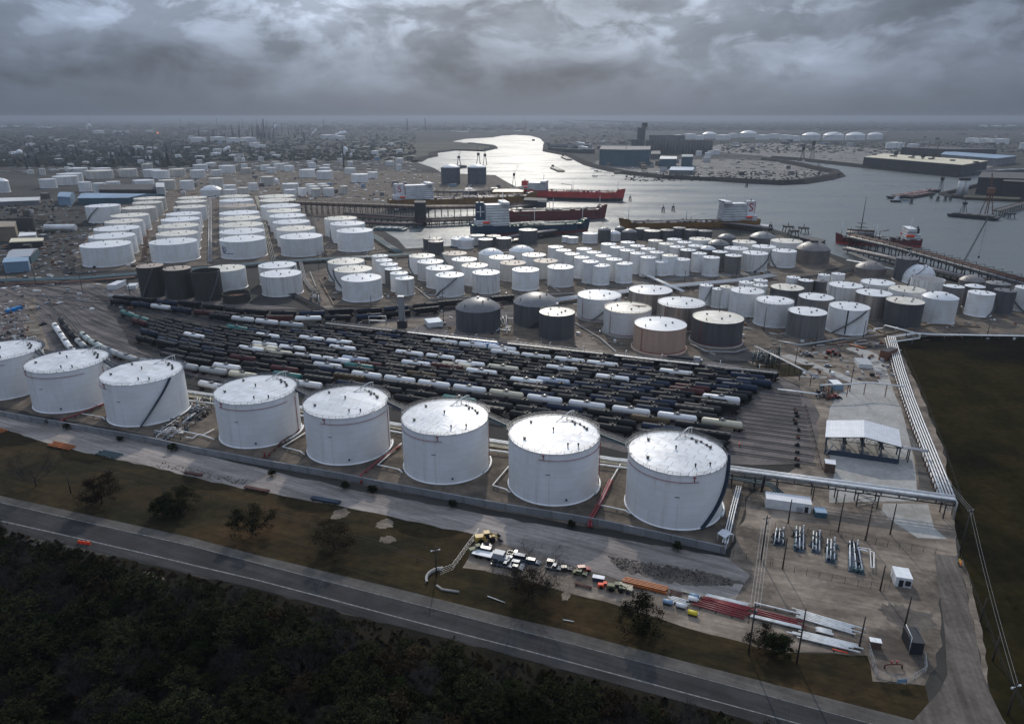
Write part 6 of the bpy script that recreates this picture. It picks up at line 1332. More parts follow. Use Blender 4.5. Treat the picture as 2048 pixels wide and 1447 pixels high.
for k, (px, m, l) in enumerate([((1335, 1208), 'roof_blue', 'pale blue tub left of the white skip'), ((1361, 1215), 'wall_white', 'white drum between the blue tub and yellow tank'), ((1385, 1230), 'pipe_yellow', 'bright yellow portable tank near the grass edge'), ((1385, 1202), 'wall_white', 'white drum at left end of the red pipes'), ((1388, 1196), 'roof_blue', 'pale drum behind the white one at red pipes')]):
    b = G(*px); t = thing('portable_tank', l, 'tank', (b.x, b.y, .1), -.4); mb = MB(); mb.tube([(-1.2, 0, .75), (1.2, 0, .75)], .62, 14); mb.build('tank_body', M[m], t); mb = MB(); mb.box((0, 0, 0), (2.2, 1.2, .2)); mb.build('base', M['dark_steel'], t); mb = MB(); mb.tube([(1.25, 0, .75), (1.5, 0, .75)], .35, 10); mb.build('end_cap', M['wall_white'], t)
# blue and white objects far left
b = G(29, 622); t = thing('chemical_totes', 'bright blue covered totes beside the curved dirt road, far left', 'tote', (b.x, b.y, .1), 1.45)
for k in range(3): mb = MB(); mb.box((k*4.0-4, 0, 0), (3.6, 2.6, 2.2), taper=.9); mb.build('tote', M['car_blue'], t)
# dark pallets and spools where the tracks end
rr = random.Random(3)
for k, y in enumerate([822, 828, 834, 841, 848, 862, 876, 892, 906, 920, 932]):
    b = G(1592+rr.uniform(-3, 5), y); t = thing('cable_spool' if k % 2 else 'wheel_chock', f'dark wheel stop standing past the rail ends, {ORD[k+1]} from the back', 'wheel stop', (b.x, b.y, .1), rr.uniform(0, 3), 'stops past the rail ends')
    mb = MB(); mb.box((0, 0, 0), (1.6, 1.1, .5)); mb.box((.4, 0, .5), (.4, 1.0, .8)); mb.build('frame', M['dark_steel'], t); mb = MB(); mb.tube([(-.4, -.6, .6), (-.4, .6, .6)], .4, 10); mb.build('roller', M['rust' if k % 3 == 0 else 'rubber'], t)
# barricade and traffic items
b = G(1919, 1130); t = thing('barricade', 'small yellow and orange striped barricade on the access road edge', 'barricade', (b.x, b.y, .1), 1.2)
for k in range(4): mb = MB(); mb.box((-.9+.6*k, 0, .5), (.5, .1, 1.0)); mb.build('stripe', M['pipe_yellow' if k % 2 else 'sign_orange'], t)
mb = MB(); mb.box((0, 0, 0), (2.4, .7, .12)); mb.build('foot', M['rubber'], t)
b = G(160, 1086); t = thing('road_barrier', 'orange-red plastic barrier lying beside the main road', 'barrier', (b.x, b.y, .1), -.2)
for k in range(3): mb = MB(); mb.box((k*1.5, 0, 0), (1.4, .6, .9), taper=.6); mb.build('segment', M['sign_orange'], t)
# culvert headwall
b = G(884, 1158); t = thing('culvert', 'curved pale concrete culvert at the grass edge under the lamp pole', 'culvert', (b.x, b.y, 0), 0)
mb = MB(); mb.lathe([(4.6, 0.1), (4.6, .9), (4.0, .9), (4.0, .1)], 20, a0=1.6, a1=3.6); mb.build('headwall', M['concrete'], t)
mb = MB(); o = G(905, 1183)-b; mb.tube([G(873, 1170, .3)-b, G(884, 1178, .3)-b, G(918, 1183, .3)-b], .35, 6); mb.build('apron', M['concrete'], t)
for i, (a_, c_) in enumerate((((975, 1193), (1010, 1206)), ((1126, 1240), (1148, 1244)))): stack('white_pipe_in_ditch', ['white pipe lying in the ditch left of the oak', 'short white pipe lying in the ditch by the second oak'][i], a_, c_, 1, 'pipe_white', .12, cat='pipe', z=.1)
# poles ------------------------------------------------------------------------------
POLES = [((1676, 1064), 988, 'U', 'utility pole beside the blue container'), ((1576, 1046), 998, 'U', 'short utility pole in front of the white site office'), ((1780, 1068), 1007, 'U', 'utility pole beside the X-braced pipe bridge leg'), ((1731, 1080), 1004, 'U', 'slim pole left of the braced pipe bridge leg'), ((1920, 1104), 1015, 'T', 'tall utility pole with crossarm at the field corner'),
         ((1565, 1137), 1076, 'U', 'leaning dark pole in the pump yard'), ((1522, 1118), 1030, 'T', 'utility pole with transformer beside the dirt track'), ((1593, 1326), 1217, 'U', 'tall black pole in front of the pipe stacks'), ((1497, 1306), 1206, 'T', 'tall black pole carrying four wires'), ((1718, 1294), 1232, 'U', 'black pole at the right end of pipe stacks'),
         ((1808, 1257), 1192, 'U', 'dark pole left of the black shed'), ((1960, 1243), 1196, 'U', 'faint pole in the field by the access road, upper'), ((1985, 1321), 1266, 'U', 'faint pole in the field by the access road, lower'), ((2015, 1428), 1364, 'L', 'lamp pole at the lower right road corner'), ((873, 1152), 1093, 'L', 'double-headed lamp pole beside the main road'),
         ((331, 1003), 974, 'U', 'leaning wooden pole beside the green bush tree'), ((142, 986), 942, 'U', 'thin pole in the grass at far left'), ((887, 643), 577, 'T', 'utility pole left of the dark domed tank'), ((743, 622), 590, 'U', 'pole in front of the white tank by the hopper cars'), ((1134, 566), 540, 'U', 'pole beside the front white tank of middle farm'), ((638, 540), 504, 'T', 'utility pole behind the front beige tanks'),
         ((1311, 565), 538, 'U', 'pole in front of the slender white tanks'), ((1369, 566), 540, 'U', 'pole right of the pair of slender tanks'), ((1471, 565), 537, 'U', 'pole in front of the small grey tank'), ((1527, 663), 614, 'L', 'lamp pole in front of the large white right farm tank'), ((1588, 745), 693, 'L', 'tall lamp pole beside the descending pipe rack'), ((1699, 782), 730, 'T', 'tall utility pole at the corner of the concrete apron'),
         ((1631, 690), 652, 'U', 'slim pole in front of the nearest grey tank'), ((1974, 672), 646, 'U', 'pole on the far edge of the dark field'), ((165, 582), 545, 'T', 'utility pole left of the white cabin by the tracks'), ((260, 590), 556, 'U', 'utility pole right of the white cabin by the tracks'), ((72, 570), 530, 'U', 'utility pole left of the three white pickups'), ((14, 562), 528, 'U', 'pole at the far left by the teal pipeway'),
         ((1760, 1180), 1130, 'U', 'slim pole beside the white cabin'), ((1726, 676), 640, 'U', 'pole between the white tanks and pipes'), ((680, 770), 750, 'U', 'small mast between the fourth and fifth front tanks')]
PB = {}
for base, yt, k, l in POLES:
    b = G(*base); H_ = hz_at(base, yt); t = thing('lamp_pole' if k == 'L' else 'utility_pole', l, 'lamp pole' if k == 'L' else 'utility pole', (b.x, b.y, 0), .3, 'utility and lamp poles'); PB[base] = (b, H_)
    H_ = max(H_, 6); mb = MB(); mb.tube([(0, 0, 0), (.05, 0, H_)], .24, 8, r2=.15); mb.build('pole', M['timber_pole'], t)
    if k == 'T':
        mb = MB(); mb.box((0, 0, H_-1.0), (2.6, .14, .16)); mb.build('crossarm', M['timber_pole'], t)
        for x in (-1.1, -.4, .4, 1.1): mb = MB(); mb.tube([(x, 0, H_-.85), (x, 0, H_-.55)], .08, 6); mb.build('insulator', M['galvanised'], t)
        mb = MB(); mb.tube([(.4, 0, H_-3), (.4, 0, H_-1.9)], .28, 10); mb.build('transformer', M['steel_grey'], t)
    if k == 'L':
        for s_ in (-1, 1):
            mb = MB(); mb.tube([(0, 0, H_-1.2), (s_*.9, 0, H_-1.0)], .06, 5); mb.tube([(s_*.9, 0, H_-1.15), (s_*1.3, 0, H_-1.1)], .22, 8); mb.build('lamp_head', M['wall_white'], t)
def wires(a, b, n, label, r=.03, dz=1):
    (p, h1), (q, h2) = PB[a], PB[b]; t = thing('power_line', label, 'power line', (0, 0, 0)); d = (q-p).normalized(); nn = Vector((-d.y, d.x, 0))
    for k in range(n):
        o = (k-(n-1)/2)*.7; pts = []
        for i in range(13): u = i/12; c = p+(q-p)*u+nn*o; pts.append((c.x, c.y, h1-.7+(h2-h1)*u-4*.9*u*(1-u)))
        mb = MB(); mb.tube(pts, r, 4); mb.build('wire', M['galvanised'], t)
wires((1497, 1306), (1522, 1118), 4, 'four pale wires running back from the tall pole', .035)
wires((1920, 1104), (1699, 782), 3, 'three wires along the dark field edge', .03)
wires((1920, 1104), (2015, 1428), 2, 'two wires beside the access road', .025)
# ================================================================== WATERFRONT
def cab2(name, label, cat, px, H, wall, roofm, group=None, z0=0.0, gable=0.0, parts=True):
    """building from the four ground corners (front-left, front-right, back-right, back-left)"""
    q = [G(x, y) for x, y in px]; c = (q[0]+q[1]+q[2]+q[3])/4; t = thing(name, label, cat, (c.x, c.y, z0), 0, group)
    b = [((p-c).x, (p-c).y) for p in q]; mb = MB(); mb.prism(b, 0, H); mb.build('wall', M[wall], t)
    s = 1.02; mb = MB(); rb = [(x*s, y*s) for x, y in b]
    if gable:
        m0 = ((rb[0][0]+rb[3][0])/2, (rb[0][1]+rb[3][1])/2); m1 = ((rb[1][0]+rb[2][0])/2, (rb[1][1]+rb[2][1])/2)
        vs = [(*rb[0], H+.02), (*rb[1], H+.02), (*rb[2], H+.02), (*rb[3], H+.02), (*m0, H+gable), (*m1, H+gable)]
        mb.add(vs, [(0, 1, 5, 4), (2, 3, 4, 5), (0, 4, 3), (1, 2, 5), (3, 2, 1, 0)])
    else: mb.prism(rb, H+.02, H+.8)
    mb.build('roof', M[roofm], t); return t, b
def ship(label, stern, bow, B, H, hull, boot, deck, house=True, funnel='hull_red', mark=None, Lh=.24, levels=7, seed=0, cross=False, tall=1.0, fore=3.0, boat=True):
    a, b = G(*stern), G(*bow); d = b-a; L_ = d.length; t = thing('tanker_ship', label, 'ship', (a.x, a.y, 0), ang(a, b), 'tankers at the docks'); rr = random.Random(seed)
    n = 26
    def half(u): return B/2*(min(1, .72+u/.10*.28) if u < .10 else 1.0 if u < .80 else max(.02, 1-((u-.80)/.20)**2.2))
    def top(u): return H+(fore if u > .92 else 0)*min(1, (u-.92)/.01 if u > .92 else 0)+(1.8 if u < .17 else 0)+2.0*max(0, (u-.8)/.2)**2
    us = sorted(set([k/n for k in range(n+1)]+[.17, .171, .92, .93, .97, .985]))
    for nm, m, f0, f1, s0, s1 in (('hull', hull, .32, 1.0, .97, 1.0), ('boot_top', boot, -.1, .32, .9, .97)):
        mb = MB(); vs = []
        for u in us:
            hb = half(u); x = u*L_; zt = top(u); sh = 1 if nm == 'hull' else 1
            for s_ in (1, -1):
                for f, sc in ((f0, s0), (f1, s1)):
                    z = f*H if f < 1 else zt; fl = 1.0 if f >= 1 else (.62 if u > .88 else .96)*(1 if f > 0 else .9); xx = x-(L_*.022*(1-max(0, f)) if u > .93 else 0)+(L_*.0)
                    vs.append((xx, s_*hb*fl, max(-1.5, z)))
        m_ = len(us)
        fs = []
        for i in range(m_-1): fs += [(i*4, i*4+1, i*4+5, i*4+4), (i*4+3, i*4+2, i*4+6, i*4+7)]
        fs += [(0, 2, 3, 1), ((m_-1)*4, (m_-1)*4+1, (m_-1)*4+3, (m_-1)*4+2)]
        mb.add(vs, fs); mb.build(nm, M[m], t)
    mb = MB(); vs = []
    for u in us: hb = half(u)*.985; vs += [(u*L_, hb, top(u)-.9), (u*L_, -hb, top(u)-.9)]
    mb.add(vs, [(i*2+1, i*2, i*2+2, i*2+3) for i in range(len(us)-1)]); mb.build('deck', M[deck], t)
    # deck gear: pipe runs, catwalk, manifold, masts
    for k in range(6): y = (k-2.5)*B*.07; mb = MB(); mb.tube([(L_*.19, y, H+.6), (L_*.90, y, H+.6)], .3, 5); mb.build('deck_pipe', M[rr.choice([deck, 'galvanised', 'steel_grey'])], t)
    mb = MB(); mb.box((L_*.55, 0, H+1.8), (L_*.68, 1.6, .25)); 
    for k in range(12): mb.box((L_*(.22+.66*k/11), 0, H-.5), (.3, 1.4, 2.4))
    mb.build('catwalk', M[deck], t)
    for k in range(9): mb = MB(); mb.box((L_*.52+(k-4)*2.2, 0, H), (.5, B*.86, 1.6)); mb.build('manifold', M['galvanised' if k % 3 else deck], t)
    for k in range(14):
        x = L_*(.22+.66*rr.random()); y = rr.uniform(-.38, .38)*B; mb = MB(); mb.box((x, y, H-.6), (rr.uniform(1.5, 4), rr.uniform(1.2, 2.5), rr.uniform(1.5, 3))); mb.build('deck_hatch', M[rr.choice([deck, deck, 'house_white'])], t)
    for x_, h_ in ((.52, 11), (.93, 13)): mb = MB(); mb.tube([(L_*x_, 0, H), (L_*x_, 0, H+h_+fore)], .5, 6, r2=.25); mb.build('mast', M['house_white'], t)
    mb = MB(); mb.tube([(L_*.50, B*.3, H), (L_*.50, B*.3, H+8), (L_*.40, B*.3, H+9.5)], .45, 6); mb.build('hose_crane', M['house_white' if seed % 2 else deck], t)
    mb = MB(); mb.box((L_*.955, 0, H+fore-.3), (L_*.02, B*.3, 1.6)); mb.build('windlass', M[deck], t)
    if house:
        x0, x1 = L_*.035, L_*(.035+Lh); z = H+1; lv = 2.7*tall
        for k in range(levels):
            ww = B*(.92-.05*k); xx0 = x0+(x1-x0)*(.30 if k > 1 else 0.0); mb = MB(); mb.box(((xx0+x1)/2, 0, z+k*lv), (x1-xx0, ww, lv-.18)); mb.build('deckhouse_level', M['house_white'], t)
            mb = MB(); mb.box(((xx0+x1)/2+.2, 0, z+k*lv+lv*.5), (x1-xx0-.1, ww*.94, .5)); o = mb.build('window_band', M['steel_grey'], t); o.scale = (1.006, 1.075, 1)
            o.location = (-((xx0+x1)/2)*.006, 0, 0)
        zt = z+levels*lv; mb = MB(); mb.box((x1-4, 0, zt), (7.5, B*1.02, 2.6)); mb.build('bridge', M['house_white'], t)
        mb = MB(); mb.box((x1-.4, 0, zt+1.2), (1.0, B*.8, .9)); mb.build('bridge_window', M['glass_dark'], t)
        mb = MB(); mb.tube([(x1-5, 0, zt+2.6), (x1-5, 0, zt+12)], .4, 6); mb.box((x1-5, 0, zt+8), (.4, 5, .3)); mb.tube([(x1-5, 0, zt+10), (x1-5, 3, zt+10)], .2, 4); mb.build('radar_mast', M['house_white'], t)
        fx = x0+(x1-x0)*.14; fz = z+2*lv; fh = lv*(levels-1.2); mb = MB(); mb.box((fx, 0, fz), ((x1-x0)*.26, B*.30, fh), taper=.9); mb.build('funnel', M[funnel], t)
        mb = MB(); mb.tube([(fx, 1, fz+fh), (fx, 1, fz+fh+2)], .6, 8); mb.tube([(fx-1, -1, fz+fh), (fx-1, -1, fz+fh+1.6)], .5, 8); mb.build('exhaust_pipe', M['hull_black'], t)
        side = B*.15*.95+.12
        if cross:
            for s_ in (-1, 1): mb = MB(); mb.box((fx, s_*side, fz+fh*.45), ((x1-x0)*.26, .12, 1.0)); mb.box((fx, s_*side, fz+fh*.2), (1.0, .12, fh*.6)); mb.build('funnel_cross', M['house_white'], t)
        if mark:
            cu = bpy.data.curves.new('letter', 'FONT'); cu.body = mark; cu.size = fh*.85; cu.align_x = 'CENTER'; cu.align_y = 'CENTER'; cu.extrude = .08
            ob = bpy.data.objects.new('tmp', cu); COL.objects.link(ob); dg = bpy.context.evaluated_depsgraph_get(); me = bpy.data.meshes.new_from_object(ob.evaluated_get(dg)); bpy.data.objects.remove(ob); me.materials.clear(); me.materials.append(M['hull_red'])
            for s_ in (-1, 1):
                mb = MB(); mb.box((fx, s_*(side+.05), fz+fh*.1), ((x1-x0)*.28, .10, fh*.85)); mb.build('funnel_panel', M['house_white'], t)
                o = put(me, 'funnel_letter', t, (fx, s_*(side+.2), fz+fh*.52)); o.rotation_euler = (R(90), 0, 0 if s_ < 0 else math.pi)
                for dx in (-(x1-x0)*.12, (x1-x0)*.12): mb = MB(); mb.box((fx+dx, s_*(side+.14), fz+fh*.1), (.5, .10, fh*.85)); mb.build('funnel_stripe', M['hull_red'], t)
        if boat:
            for s_ in (-1, 1): mb = MB(); mb.tube([(x0+6, s_*B*.46, z+lv*1.4), (x0+7, s_*B*.46, z+lv*1.4), (x0+12, s_*B*.46, z+lv*1.4), (x0+13, s_*B*.46, z+lv*1.4)], 1.3, 8); mb.build('lifeboat', M['sign_orange'], t)
    return t
ship('tanker with ochre hull behind the docks, white deckhouse with red S funnel', (778, 417), (1075, 404), 26, 11, 'hull_orange', 'hull_orange', 'deck_brown', funnel='house_white', mark='S', seed=1)
ship('bright red tanker with white deckhouse, farthest of the moored tankers', (1036, 396), (1250, 402), 25, 13, 'hull_red', 'hull_black', 'deck_red', funnel='hull_red', seed=2, levels=4)
ship('dark maroon tanker moored between the red and green ones', (985, 442), (1214, 436), 25, 12, 'hull_dark_red', 'boot_red', 'deck_brown', house=False, seed=3)
ship('blue-green tanker with white deckhouse and blue funnel with white cross', (943, 471), (1180, 462), 24, 10, 'hull_blue', 'boot_red', 'deck_green', funnel='hull_blue', cross=True, seed=4, levels=8, Lh=.26)
ship('yellow-ochre tanker lying alone with its white deckhouse to the right', (1514, 452), (1236, 457), 22, 7, 'hull_orange', 'hull_orange', 'deck_brown', funnel='house_white', mark='S', seed=5, levels=7)
ship('small dark red tanker moored behind the right-hand pier', (1838, 492), (1668, 486), 20, 6, 'hull_dark_red', 'hull_red', 'deck_brown', funnel='hull_black', seed=6, levels=3, Lh=.16, fore=2.5)
ship('low dark freighter moored far up the channel', (1186, 307), (1095, 303), 30, 12, 'hull_black', 'hull_black', 'wall_dark', funnel='hull_black', seed=7, levels=3, boat=False)
ship('long dark freighter behind another far up the channel', (1180, 297), (1092, 293), 30, 12, 'wall_grey', 'hull_black', 'wall_dark', funnel='hull_black', seed=8, levels=3, boat=False)
def barge(label, a, b, B, H, m, load=None, rake=True, tug=None, name='barge', cat='barge'):
    A, Bp = G(*a), G(*b); L_ = (Bp-A).length; t = thing(name, label, cat, (A.x, A.y, 0), ang(A, Bp)); mb = MB()
    vs = []
    for x, zb in ((0, H*.6), (L_*.06, -.5), (L_*.94, -.5), (L_, H*.6)):
        for y, z in ((-B/2, zb), (B/2, zb), (B/2, H), (-B/2, H)): vs.append((x, y, z))
    mb.add(vs, [(i*4+k, i*4+(k+1) % 4, i*4+4+(k+1) % 4, i*4+4+k) for i in range(3) for k in range(4)]+[(0, 3, 2, 1), (12, 13, 14, 15)]); mb.build('hull', M[m], t)
    mb = MB(); mb.box((L_*.5, 0, H), (L_*.82, B*.8, 1.2)); mb.build('hatch_cover', M[load or m], t)
    for k in range(4): mb = MB(); mb.box((L_*(.2+.2*k), 0, H+1.2), (1.2, B*.5, .8)); mb.build('deck_fitting', M['steel_grey'], t)
    if tug:
        mb = MB(); mb.box((-7, 0, -.5), (14, B*.55, 3.2)); mb.build('tug_hull', M['hull_black'], t); mb = MB(); mb.box((-6, 0, 2.7), (7, B*.4, 3)); mb.box((-5, 0, 5.7), (4, B*.32, 3)); mb.build('wheelhouse', M['house_white' if tug == 'w' else 'wall_dark'], t)
    return t
barge('dark loaded barge pushed by a tug in the glittering channel', (1106, 337), (1123, 344), 16, 3.5, 'hull_black', 'deck_green', tug='d')
barge('small dark barge pushed by a tug near the right bank', (1126, 315), (1139, 321), 16, 3.5, 'hull_black', tug='d')
barge('long rust-red barge moored right of the channel, upper one', (1872, 383), (1782, 398), 16, 4, 'hull_black', 'barge_rust')
barge('shorter rust-red barge beside the long one', (1862, 389), (1815, 397), 14, 3.5, 'hull_black', 'barge_rust')
barge('small pale workboat at the tip of the rust-red barges', (1800, 404), (1818, 404), 8, 2, 'house_white', 'wall_blue', tug='w')
barge('long black barge moored below the dark loading tower', (1898, 432), (1996, 441), 18, 4, 'hull_black', 'wall_dark')
barge('pale blue flat barge at the end of the slip', (746, 459), (812, 461), 14, 2, 'teal_steel', 'wall_blue')
barge('dark barge with cranes behind the moored red tanker', (1015, 384), (1085, 372), 18, 4, 'wall_dark', 'wall_dark')
barge('far black barge beside the two slate silos', (905, 338), (928, 335), 18, 5, 'hull_black', 'wall_dark')
barge('long grey ship hull moored by the cream-roofed warehouse', (1932, 350), (2060, 344), 26, 7, 'wall_dark', 'wall_grey')
# mooring dolphins
for k, (x, y) in enumerate([(1326, 424), (1346, 422), (1493, 374), (1260, 402), (1606, 466), (1676, 355), (1575, 463), (1862, 397), (1875, 402), (1890, 402), (1900, 401), (2018, 436), (1822, 408), (1858, 388), (1586, 472), (1540, 461)]):
    b = G(x, y); t = thing('mooring_dolphin', ['left of a pair of dark posts standing in open water', 'right of a pair of dark posts standing in open water', 'lone dark post near the far bank', 'dark post at the bow of the red tanker', 'dark platform in the water right of the brown dome', 'dark post off the tip of the far peninsula', 'dark mooring platform left of the lone one', 'first dark post right of the rust-red barges', 'second dark post right of the rust-red barges', 'third dark post right of the rust-red barges',
                                              'fourth dark post right of the rust-red barges', 'dark square platform right of the black barge', 'dark post below the small workboat', 'dark post behind the rust-red barges', 'small dark platform close to the waterside tanks', 'dark post right of the ochre tanker stern'][k], 'dolphin', (b.x, b.y, 0), 0, 'mooring dolphins in the water')
    w = 3 if k not in (4, 6, 11, 14) else 9; mb = MB()
    for dx, dy in ((-1, -1), (1, -1), (1, 1), (-1, 1)): mb.tube([(dx*w*.5, dy*w*.5, -1), (dx*w*.35, dy*w*.35, 6)], .5, 5)
    mb.build('pile', M['hull_black'], t); mb = MB(); mb.box((0, 0, 5), (w, w, 1.6)); mb.build('cap', M['wall_dark'], t); mb = MB(); mb.tube([(0, 0, 6.6), (0, 0, 10)], .35, 6); mb.build('light_post', M['hull_black'], t)
def trestle(name, label, px, z, Wd, m='wall_dark', pipes=6, pile=9, cat='pier', pm=('steel_grey', 'rust', 'galvanised', 'dark_steel'), frames=True, rad=.45, seed=1):
    pts = [G(x, y) for x, y in px]; L_ = poly_len(pts); t = thing(name, label, cat, (0, 0, 0)); rr = random.Random(seed)
    tg = [(pts[min(i+1, len(pts)-1)]-pts[max(i-1, 0)]).normalized() for i in range(len(pts))]; nn = [Vector((-d.y, d.x, 0)) for d in tg]
    mb = MB(); vs = []
    for p, q in zip(pts, nn):
        for o, zz in ((-Wd/2, z-.9), (Wd/2, z-.9), (Wd/2, z), (-Wd/2, z)): c = p+q*o; vs.append((c.x, c.y, zz))
    mb.add(vs, [(i*4+k, i*4+4+k, i*4+4+(k+1) % 4, i*4+(k+1) % 4) for i in range(len(pts)-1) for k in range(4)]); mb.build('deck', M[m], t)
    for k in range(pipes):
        o = (k-(pipes-1)/2)*Wd*.8/max(1, pipes-1); mb = MB(); zz = z+.8+(k % 2)*1.8*(1 if frames else 0); mb.tube([Vector((p.x, p.y, zz))+q*o for p, q in zip(pts, nn)], rad*rr.uniform(.7, 1.2), 6); mb.build('pipe', M[pm[k % len(pm)]], t)
    s = pile/2
    while s < L_[-1]:
        p = at(pts, L_, s); q = at(pts, L_, min(L_[-1], s+1)); a = ang(p, q) if (q-p).length > 1e-4 else 0; mb = MB()
        for o in (-.42, .42): mb.tube([(p.x-math.sin(a)*Wd*o, p.y+math.cos(a)*Wd*o, -1), (p.x-math.sin(a)*Wd*o, p.y+math.cos(a)*Wd*o, z-.8)], .45, 6)
        mb.box((p.x, p.y, z-1.6), (.7, Wd, .75), a)
        if frames:
            for o in (-.48, .48): mb.box((p.x-math.sin(a)*Wd*o, p.y+math.cos(a)*Wd*o, z), (.3, .3, 4.2))
            mb.box((p.x, p.y, z+4.1), (.3, Wd, .3), a); mb.box((p.x, p.y, z+2.0), (.3, Wd, .25), a)
        mb.build('pile_bent', M['wall_dark'], t); s += pile
    return t
trestle('pipe_pier', 'long dark pipe pier running from the right edge out to the loading platform', [(1700, 490), (1780, 510), (1860, 533), (1960, 563), (2100, 606)], 8, 12, pipes=9, pile=9, seed=2)
trestle('pier_road', 'low dark causeway left of the pipe pier', [(1690, 505), (1780, 525), (1860, 548), (1930, 566)], 4, 8, pipes=4, pile=12, frames=False, seed=3)
trestle('loading_platform', 'dark steel loading platform at the head of the right pier', [(1690, 484), (1745, 488)], 10, 16, pipes=5, pile=7, rad=.6, seed=4)
b = G(1718, 482); t = thing('radio_mast', 'thin tall mast on the right pier loading platform', 'mast', (b.x, b.y, 10)); mb = MB(); mb.tube([(0, 0, 0), (0, 0, 34)], .5, 6, r2=.2); mb.build('mast', M['dark_steel'], t); mb = MB(); mb.box((0, 0, 4), (9, 7, .4)); mb.box((0, 0, 8), (7, 5, .4)); mb.build('platform', M['dark_steel'], t)
trestle('pipe_dock', 'upper rusty pipe rack leading out to the moored tankers', [(560, 425), (700, 431), (850, 437), (972, 436)], 13, 12, pipes=9, pile=8, cat='pipe rack', pm=('rust', 'pipe_cream', 'dark_steel', 'rust'), rad=.5, seed=5)
trestle('pipe_dock', 'middle dark pipe rack behind the slip', [(690, 440), (800, 448), (860, 452), (965, 447)], 6, 14, pipes=7, pile=9, cat='pipe rack', pm=('rust', 'dark_steel', 'steel_grey'), seed=6)
trestle('dock', 'low piled dock with water glinting between its piles', [(848, 448), (968, 442)], 5, 10, pipes=3, pile=10, frames=False, seed=7)
trestle('pipe_dock', 'far brown pipe rack beyond the ochre tanker', [(820, 398), (905, 400), (1050, 396)], 12, 10, pipes=6, pile=10, cat='pipe rack', pm=('rust', 'pipe_cream', 'dark_steel'), seed=8)
trestle('dock', 'dark finger dock between the maroon and red tankers', [(1000, 424), (1075, 418)], 6, 14, pipes=5, pile=9, seed=9)
trestle('dock', 'dock with dark pipes alongside the green tanker', [(1000, 487), (1080, 474), (1110, 470)], 5, 9, pipes=6, pile=9, frames=False, seed=10)
trestle('pipe_dock', 'dark red pipes along the left side of the slip', [(720, 452), (845, 456)], 4, 8, pipes=5, pile=9, pm=('maroon_pipe' if 'maroon_pipe' in M else 'pipe_rusty', 'dark_steel'), frames=False, seed=11)
trestle('dock', 'dock alongside the ochre tanker stern with white roof edge', [(1400, 452), (1470, 457), (1540, 466)], 5, 10, pipes=4, pile=10, frames=False, seed=12)
trestle('jetty', 'pale walkway jetty on piles beyond the black barge', [(1990, 432), (2030, 420), (2080, 408)], 7, 8, 'concrete_far', pipes=2, pile=11, frames=False, seed=13)
pipe_run('conveyor', 'slanting pale pipe bundle by the slip mouth', [(745, 470), (775, 490), (800, 505)], 2.5, 'teal_steel', .5, n=5, gap=1.5, post=12)
# dark box building and dock houses
for px, H, m, rf, l in [([(831, 452), (853, 452), (853, 447), (831, 447)], 26, 'wall_dark', 'wall_dark', 'tall dark box tower on the dock in front of the ochre tanker'), ([(1047, 419), (1093, 421), (1093, 415), (1050, 413)], 12, 'wall_dark', 'wall_dark', 'dark boxy shed on the finger dock by the red tanker'),
                        ([(985, 404), (1045, 404), (1048, 398), (990, 397)], 14, 'hull_orange', 'hull_orange', 'ochre dome-like hull block behind the blue funnel'), ([(930, 398), (955, 398), (955, 393), (930, 393)], 11, 'far_white', 'far_white', 'white boxy deck building on the far dock'), ([(1600, 482), (1640, 492), (1650, 487), (1612, 478)], 3, 'wall_dark', 'wall_dark', 'low dark quay building right of the waterside tanks'),
                        ([(1480, 452), (1540, 460), (1545, 455), (1490, 449)], 2, 'concrete_far', 'galvanised', 'pale flat dock roof by the ochre tanker')]:
    cab2('dock_building', l, 'building', px, H, m, rf)
# crawler crane behind the pier
b = G(1920, 548); t = thing('crawler_crane', 'lattice boom crane with yellow body behind the right pier', 'crane', (b.x, b.y, 4)); mb = MB(); mb.box((0, 0, 0), (5, 8, 4)); mb.build('body', M['machine_yellow'], t)
tip = G(1962, 458, 40); a = Vector((b.x, b.y, 8)); tipv = Vector((b.x+14, b.y+3, 44))-Vector((b.x, b.y, 4)); base = Vector((0, 0, 3)); mb = MB()
for dx, dz in ((-.8, 0), (.8, 0), (0, 1.4)): mb.tube([base+Vector((dx, 0, dz)), tipv+Vector((dx*.3, 0, dz*.3))], .22, 4)
for k in range(16): u0, u1 = k/16, (k+1)/16; mb.tube([base+(tipv-base)*u0+Vector((-.8, 0, 0)), base+(tipv-base)*u1+Vector((.6, 0, .5))], .12, 3)
mb.build('boom', M['steel_grey'], t); mb = MB(); mb.tube([tipv, Vector((tipv.x, tipv.y, 10))], .08, 4); mb.box((tipv.x, tipv.y, 8.5), (1, 1, 1.6)); mb.build('hook_line', M['dark_steel'], t)
def crane(px, H, l, m='dark_steel', boom=(10, 0, .5), name='harbour_crane', w=8):
    b = G(*px); t = thing(name, l, 'crane', (b.x, b.y, 0), 0, None); mb = MB()
    for dx in (-w/2, w/2):
        for dy in (-w/2, w/2): mb.tube([(dx, dy, 0), (dx*.3, dy*.3, H*.5)], w*.07, 4)
    mb.build('leg', M[m], t); mb = MB(); mb.box((0, 0, H*.5), (w*.7, w*.7, H*.14)); mb.build('cab', M[m], t)
    mb = MB(); mb.tube([(0, 0, H*.6), (boom[0], boom[1], H)], w*.06, 4); mb.tube([(0, 0, H*.6), (-w*.3, 0, H*.95), (boom[0], boom[1], H)], w*.03, 4); mb.build('jib', M[m], t)
